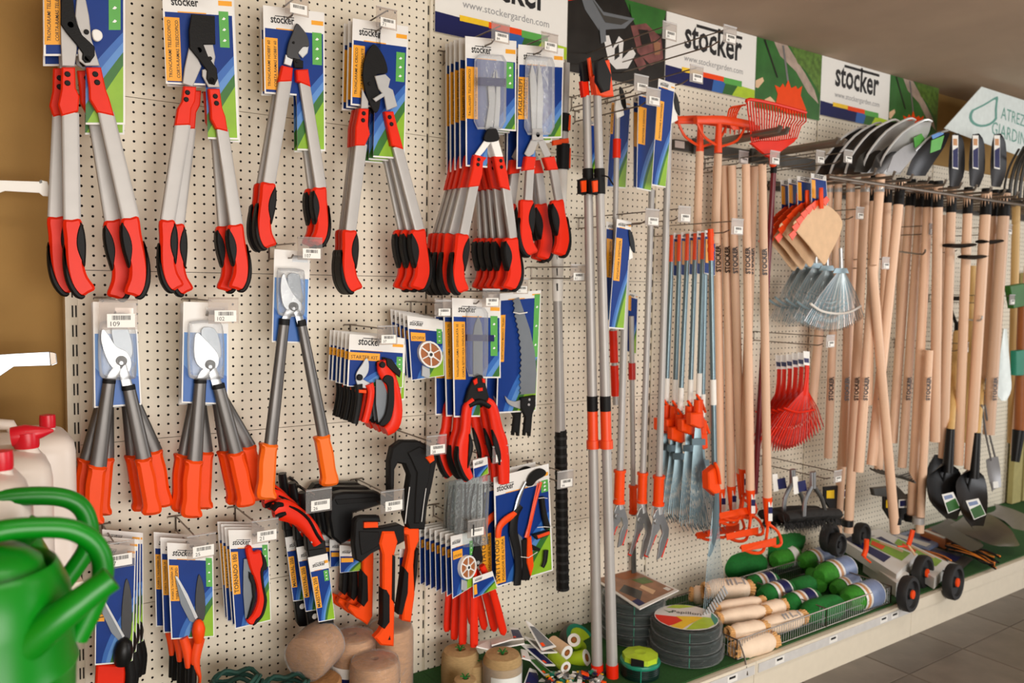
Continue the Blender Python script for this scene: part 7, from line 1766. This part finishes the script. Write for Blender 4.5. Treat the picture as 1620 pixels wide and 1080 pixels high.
# ================================================================ LEFT: SHELF, CANISTERS, WATERING CANS, BRACKETS
zt = W(30, 890, 1.2).z - 0.30
T = thing('display_shelf', 'low shelf board along the left wall under the canisters', 'shelf', (-0.6, -0.9, 0))
part(T, 'board', box('deckwhite', (-1.24, -0.42, zt - 0.03), (-0.045, -0.03, zt)), smooth=False)
part(T, 'board', box('deckwhite', (-1.24, -1.75, zt - 0.03), (-0.21, -0.425, zt)), smooth=False)
for x, y in ((-1.2, -1.7), (-0.25, -1.7), (-1.2, -0.08), (-0.12, -0.08)): part(T, 'leg', box('post', (x - 0.02, y - 0.02, 0), (x + 0.02, y + 0.02, zt - 0.03)), smooth=False)
def canister(lb, ur, vtop, d, w, dep, capu, capv, capw, spout=False):
    """ur: right edge pixel, vtop: shoulder pixel height"""
    P = W(ur, vtop, d); x1_ = P.x; x0_ = x1_ - w; yc = -d; z1 = P.z
    T = thing('canister', lb, 'canister', ((x0_ + x1_) / 2, yc, zt), 'translucent white canisters with red caps')
    cx = (x0_ + x1_) / 2; hw, hd = w / 2, dep / 2
    rings = []
    H = z1 - zt
    for z, s_ in ((0.0, 0.94), (0.008, 1.0), (H * 0.3, 1.0), (H * 0.32, 0.975), (H * 0.36, 1.0), (H * 0.86, 1.0), (H * 0.93, 0.97), (H * 0.975, 0.86), (H, 0.62)):
        ring = []
        for j in range(24):
            a = 2 * PI * (j + .5) / 24
            ca, sa = math.cos(a), math.sin(a)
            ring.append(Vector((cx + hw * s_ * math.copysign(abs(ca) ** 0.38, ca), yc + hd * s_ * math.copysign(abs(sa) ** 0.38, sa), zt + 0.001 + z)))
        rings.append(ring)
    part(T, 'body', loft('jerry', rings))
    C = W(capu, capv, d + 0.0); k = mpp(capu, capv, d)
    rc = capw * k / 2
    base_ = Vector((C.x, yc, z1 - 0.012))
    part(T, 'neck', lathe('jerry', base_, UP, [(rc * 1.2, 0), (rc * 0.95, 0.012), (rc * 0.9, 0.02)], 20))
    cap = part(T, 'cap', lathe('capred', base_ + UP * 0.016, UP, [(rc, 0), (rc * 1.05, 0.004), (rc * 1.05, 0.02), (rc, 0.028), (rc * 0.3, 0.03), (0.001, 0.03)], 20), 'red screw cap')
    if spout: part(T, 'spout', lathe('capred', base_ + Vector((0, 0, 0.040)), Vector((1, -0.15, 0.12)), [(rc * 0.9, -rc * 1.2), (rc * 0.95, 0), (rc * 0.5, rc * 1.3), (rc * 0.12, rc * 2.2)], 14), 'red pointed spout')
    hx = cx - hw * 0.45
    part(T, 'handle', tube('jerry', [Vector((hx - 0.04, yc, z1 - 0.02)), Vector((hx - 0.035, yc, z1 + 0.012)), Vector((hx - 0.0, yc, z1 + 0.022)), Vector((hx + 0.04, yc, z1 + 0.016)), Vector((hx + 0.055, yc, z1 - 0.02))], 0.013, 10))
canister('white canister furthest back, beside the pegboard edge', 115, 676, 0.30, 0.22, 0.22, 75, 660, 22)
canister('white canister in the middle with a pointed red spout', 79, 708, 0.62, 0.22, 0.22, 42, 694, 34, True)
canister('white canister at the left edge, nearest the camera', 48, 742, 0.92, 0.2, 0.2, 2, 735, 32)
def can(lb, d, body_r, cxp, vrim, handle, spout, hw, r=0.13):
    P = W(cxp, vrim, d)
    T = thing('watering_can', lb, 'watering can', (P.x, -d, zt), 'green plastic watering cans')
    c = Vector((P.x, -d, zt + 0.001)); H = P.z - zt
    prof = [(r * 0.86, 0), (r * 0.9, 0.008), (r * 0.98, H * 0.45), (r, H * 0.60), (r * 1.03, H * 0.62), (r * 0.99, H * 0.66), (r * 0.99, H * 0.80), (r * 0.95, H * 0.90), (r * 0.86, H * 0.97), (r * 0.82, H * 0.995), (r * 0.80, H), (r * 0.77, H * 0.99), (r * 0.74, H * 0.95), (r * 0.70, H * 0.96), (r * 0.66, H * 1.01), (r * 0.5, H * 1.05), (r * 0.25, H * 1.07), (0.001, H * 1.075)]
    part(T, 'body', lathe('can', c, UP, prof, 40))
    part(T, 'handle', ptube('can', [(u, v, dd) for u, v, dd in handle], hw, 14, 5))
    sp = [(u, v, w, dd) for u, v, w, dd in spout]
    s_ = part(T, 'spout', strip('can', sp, sp[0][3], 0, 18, 1, 4))
    e = sp[0]; e2 = sp[1]
    A = W(e[0], e[1], e[3]); B = W(e2[0], e2[1], e2[3]); ax = (A - B).normalized(); rr = e[2] * mpp(e[0], e[1], e[3]) / 2
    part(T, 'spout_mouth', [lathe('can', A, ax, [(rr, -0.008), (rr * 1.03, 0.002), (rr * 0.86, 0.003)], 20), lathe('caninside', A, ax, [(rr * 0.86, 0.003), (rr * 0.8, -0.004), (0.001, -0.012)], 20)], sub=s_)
    return T
can('front green watering can with its spout toward the packs', 1.25, 0, -36, 898,
    [(-60, 860, 1.25), (0, 840, 1.25), (60, 834, 1.25), (110, 837, 1.25), (145, 855, 1.25), (162, 886, 1.25), (160, 925, 1.25), (143, 968, 1.25), (122, 1010, 1.25)],
    [(174, 916, 40, 1.33), (140, 941, 43, 1.33), (100, 972, 50, 1.33), (50, 1010, 62, 1.32), (-10, 1055, 82, 1.30)], 0.0125, 0.098)
can('second green watering can, behind the front one', 1.0, 0, -42, 860,
    [(-60, 800, 1.0), (0, 789, 1.0), (60, 784, 1.0), (104, 788, 1.0), (130, 804, 1.0), (141, 834, 1.0), (138, 866, 1.0), (120, 896, 1.0), (98, 925, 1.0)],
    [(60, 826, 30, 1.08), (46, 840, 34, 1.08), (20, 862, 42, 1.07), (-20, 900, 55, 1.05)], 0.0135, 0.098)
T = thing('watering_can', 'third green watering can, only its spout tip rising behind', 'watering can', W(-30, 860, 0.80), 'green plastic watering cans')
cB = W(-60, 870, 0.80); cB.z = zt + 0.001
part(T, 'body', lathe('can', cB, UP, [(0.10, 0), (0.115, 0.01), (0.125, 0.12), (0.10, 0.17), (0.08, 0.175)], 30))
part(T, 'spout', strip('can', [(34, 772, 26, .84), (20, 790, 30, .84), (0, 812, 34, .83), (-40, 850, 44, .8)], .84, 0, 16, 1, 3))
# shelf brackets at the left
T = thing('shelf_bracket', 'white metal shelf bracket, upper left against the ochre wall', 'bracket', W(0, 298, 0.12), 'bare shelf brackets at left')
part(T, 'arm', plate('white', [(-200, 286), (0, 285), (62, 287), (66, 285), (75, 287), (82, 311), (68, 310), (62, 305), (8, 302), (-40, 318), (-200, 322)], 0.12, 0.004, 0.001))
part(T, 'lock_tab', plate('forkgrey', [(62, 286), (66, 284), (67, 289), (63, 290)], 0.122, 0.003), smooth=False)
T = thing('shelf_bracket', 'grey metal shelf bracket, lower left above the canisters', 'bracket', W(0, 570, 0.14), 'bare shelf brackets at left')
part(T, 'arm', plate('steel', [(-200, 565), (-20, 562), (22, 559), (80, 556), (89, 559), (91, 575), (84, 578), (22, 580), (0, 595), (-200, 640)], 0.14, 0.004, 0.001))
part(T, 'lock_tab', plate('hooksteel', [(78, 556), (88, 558), (90, 574), (80, 578)], 0.146, 0.006, 0.001))
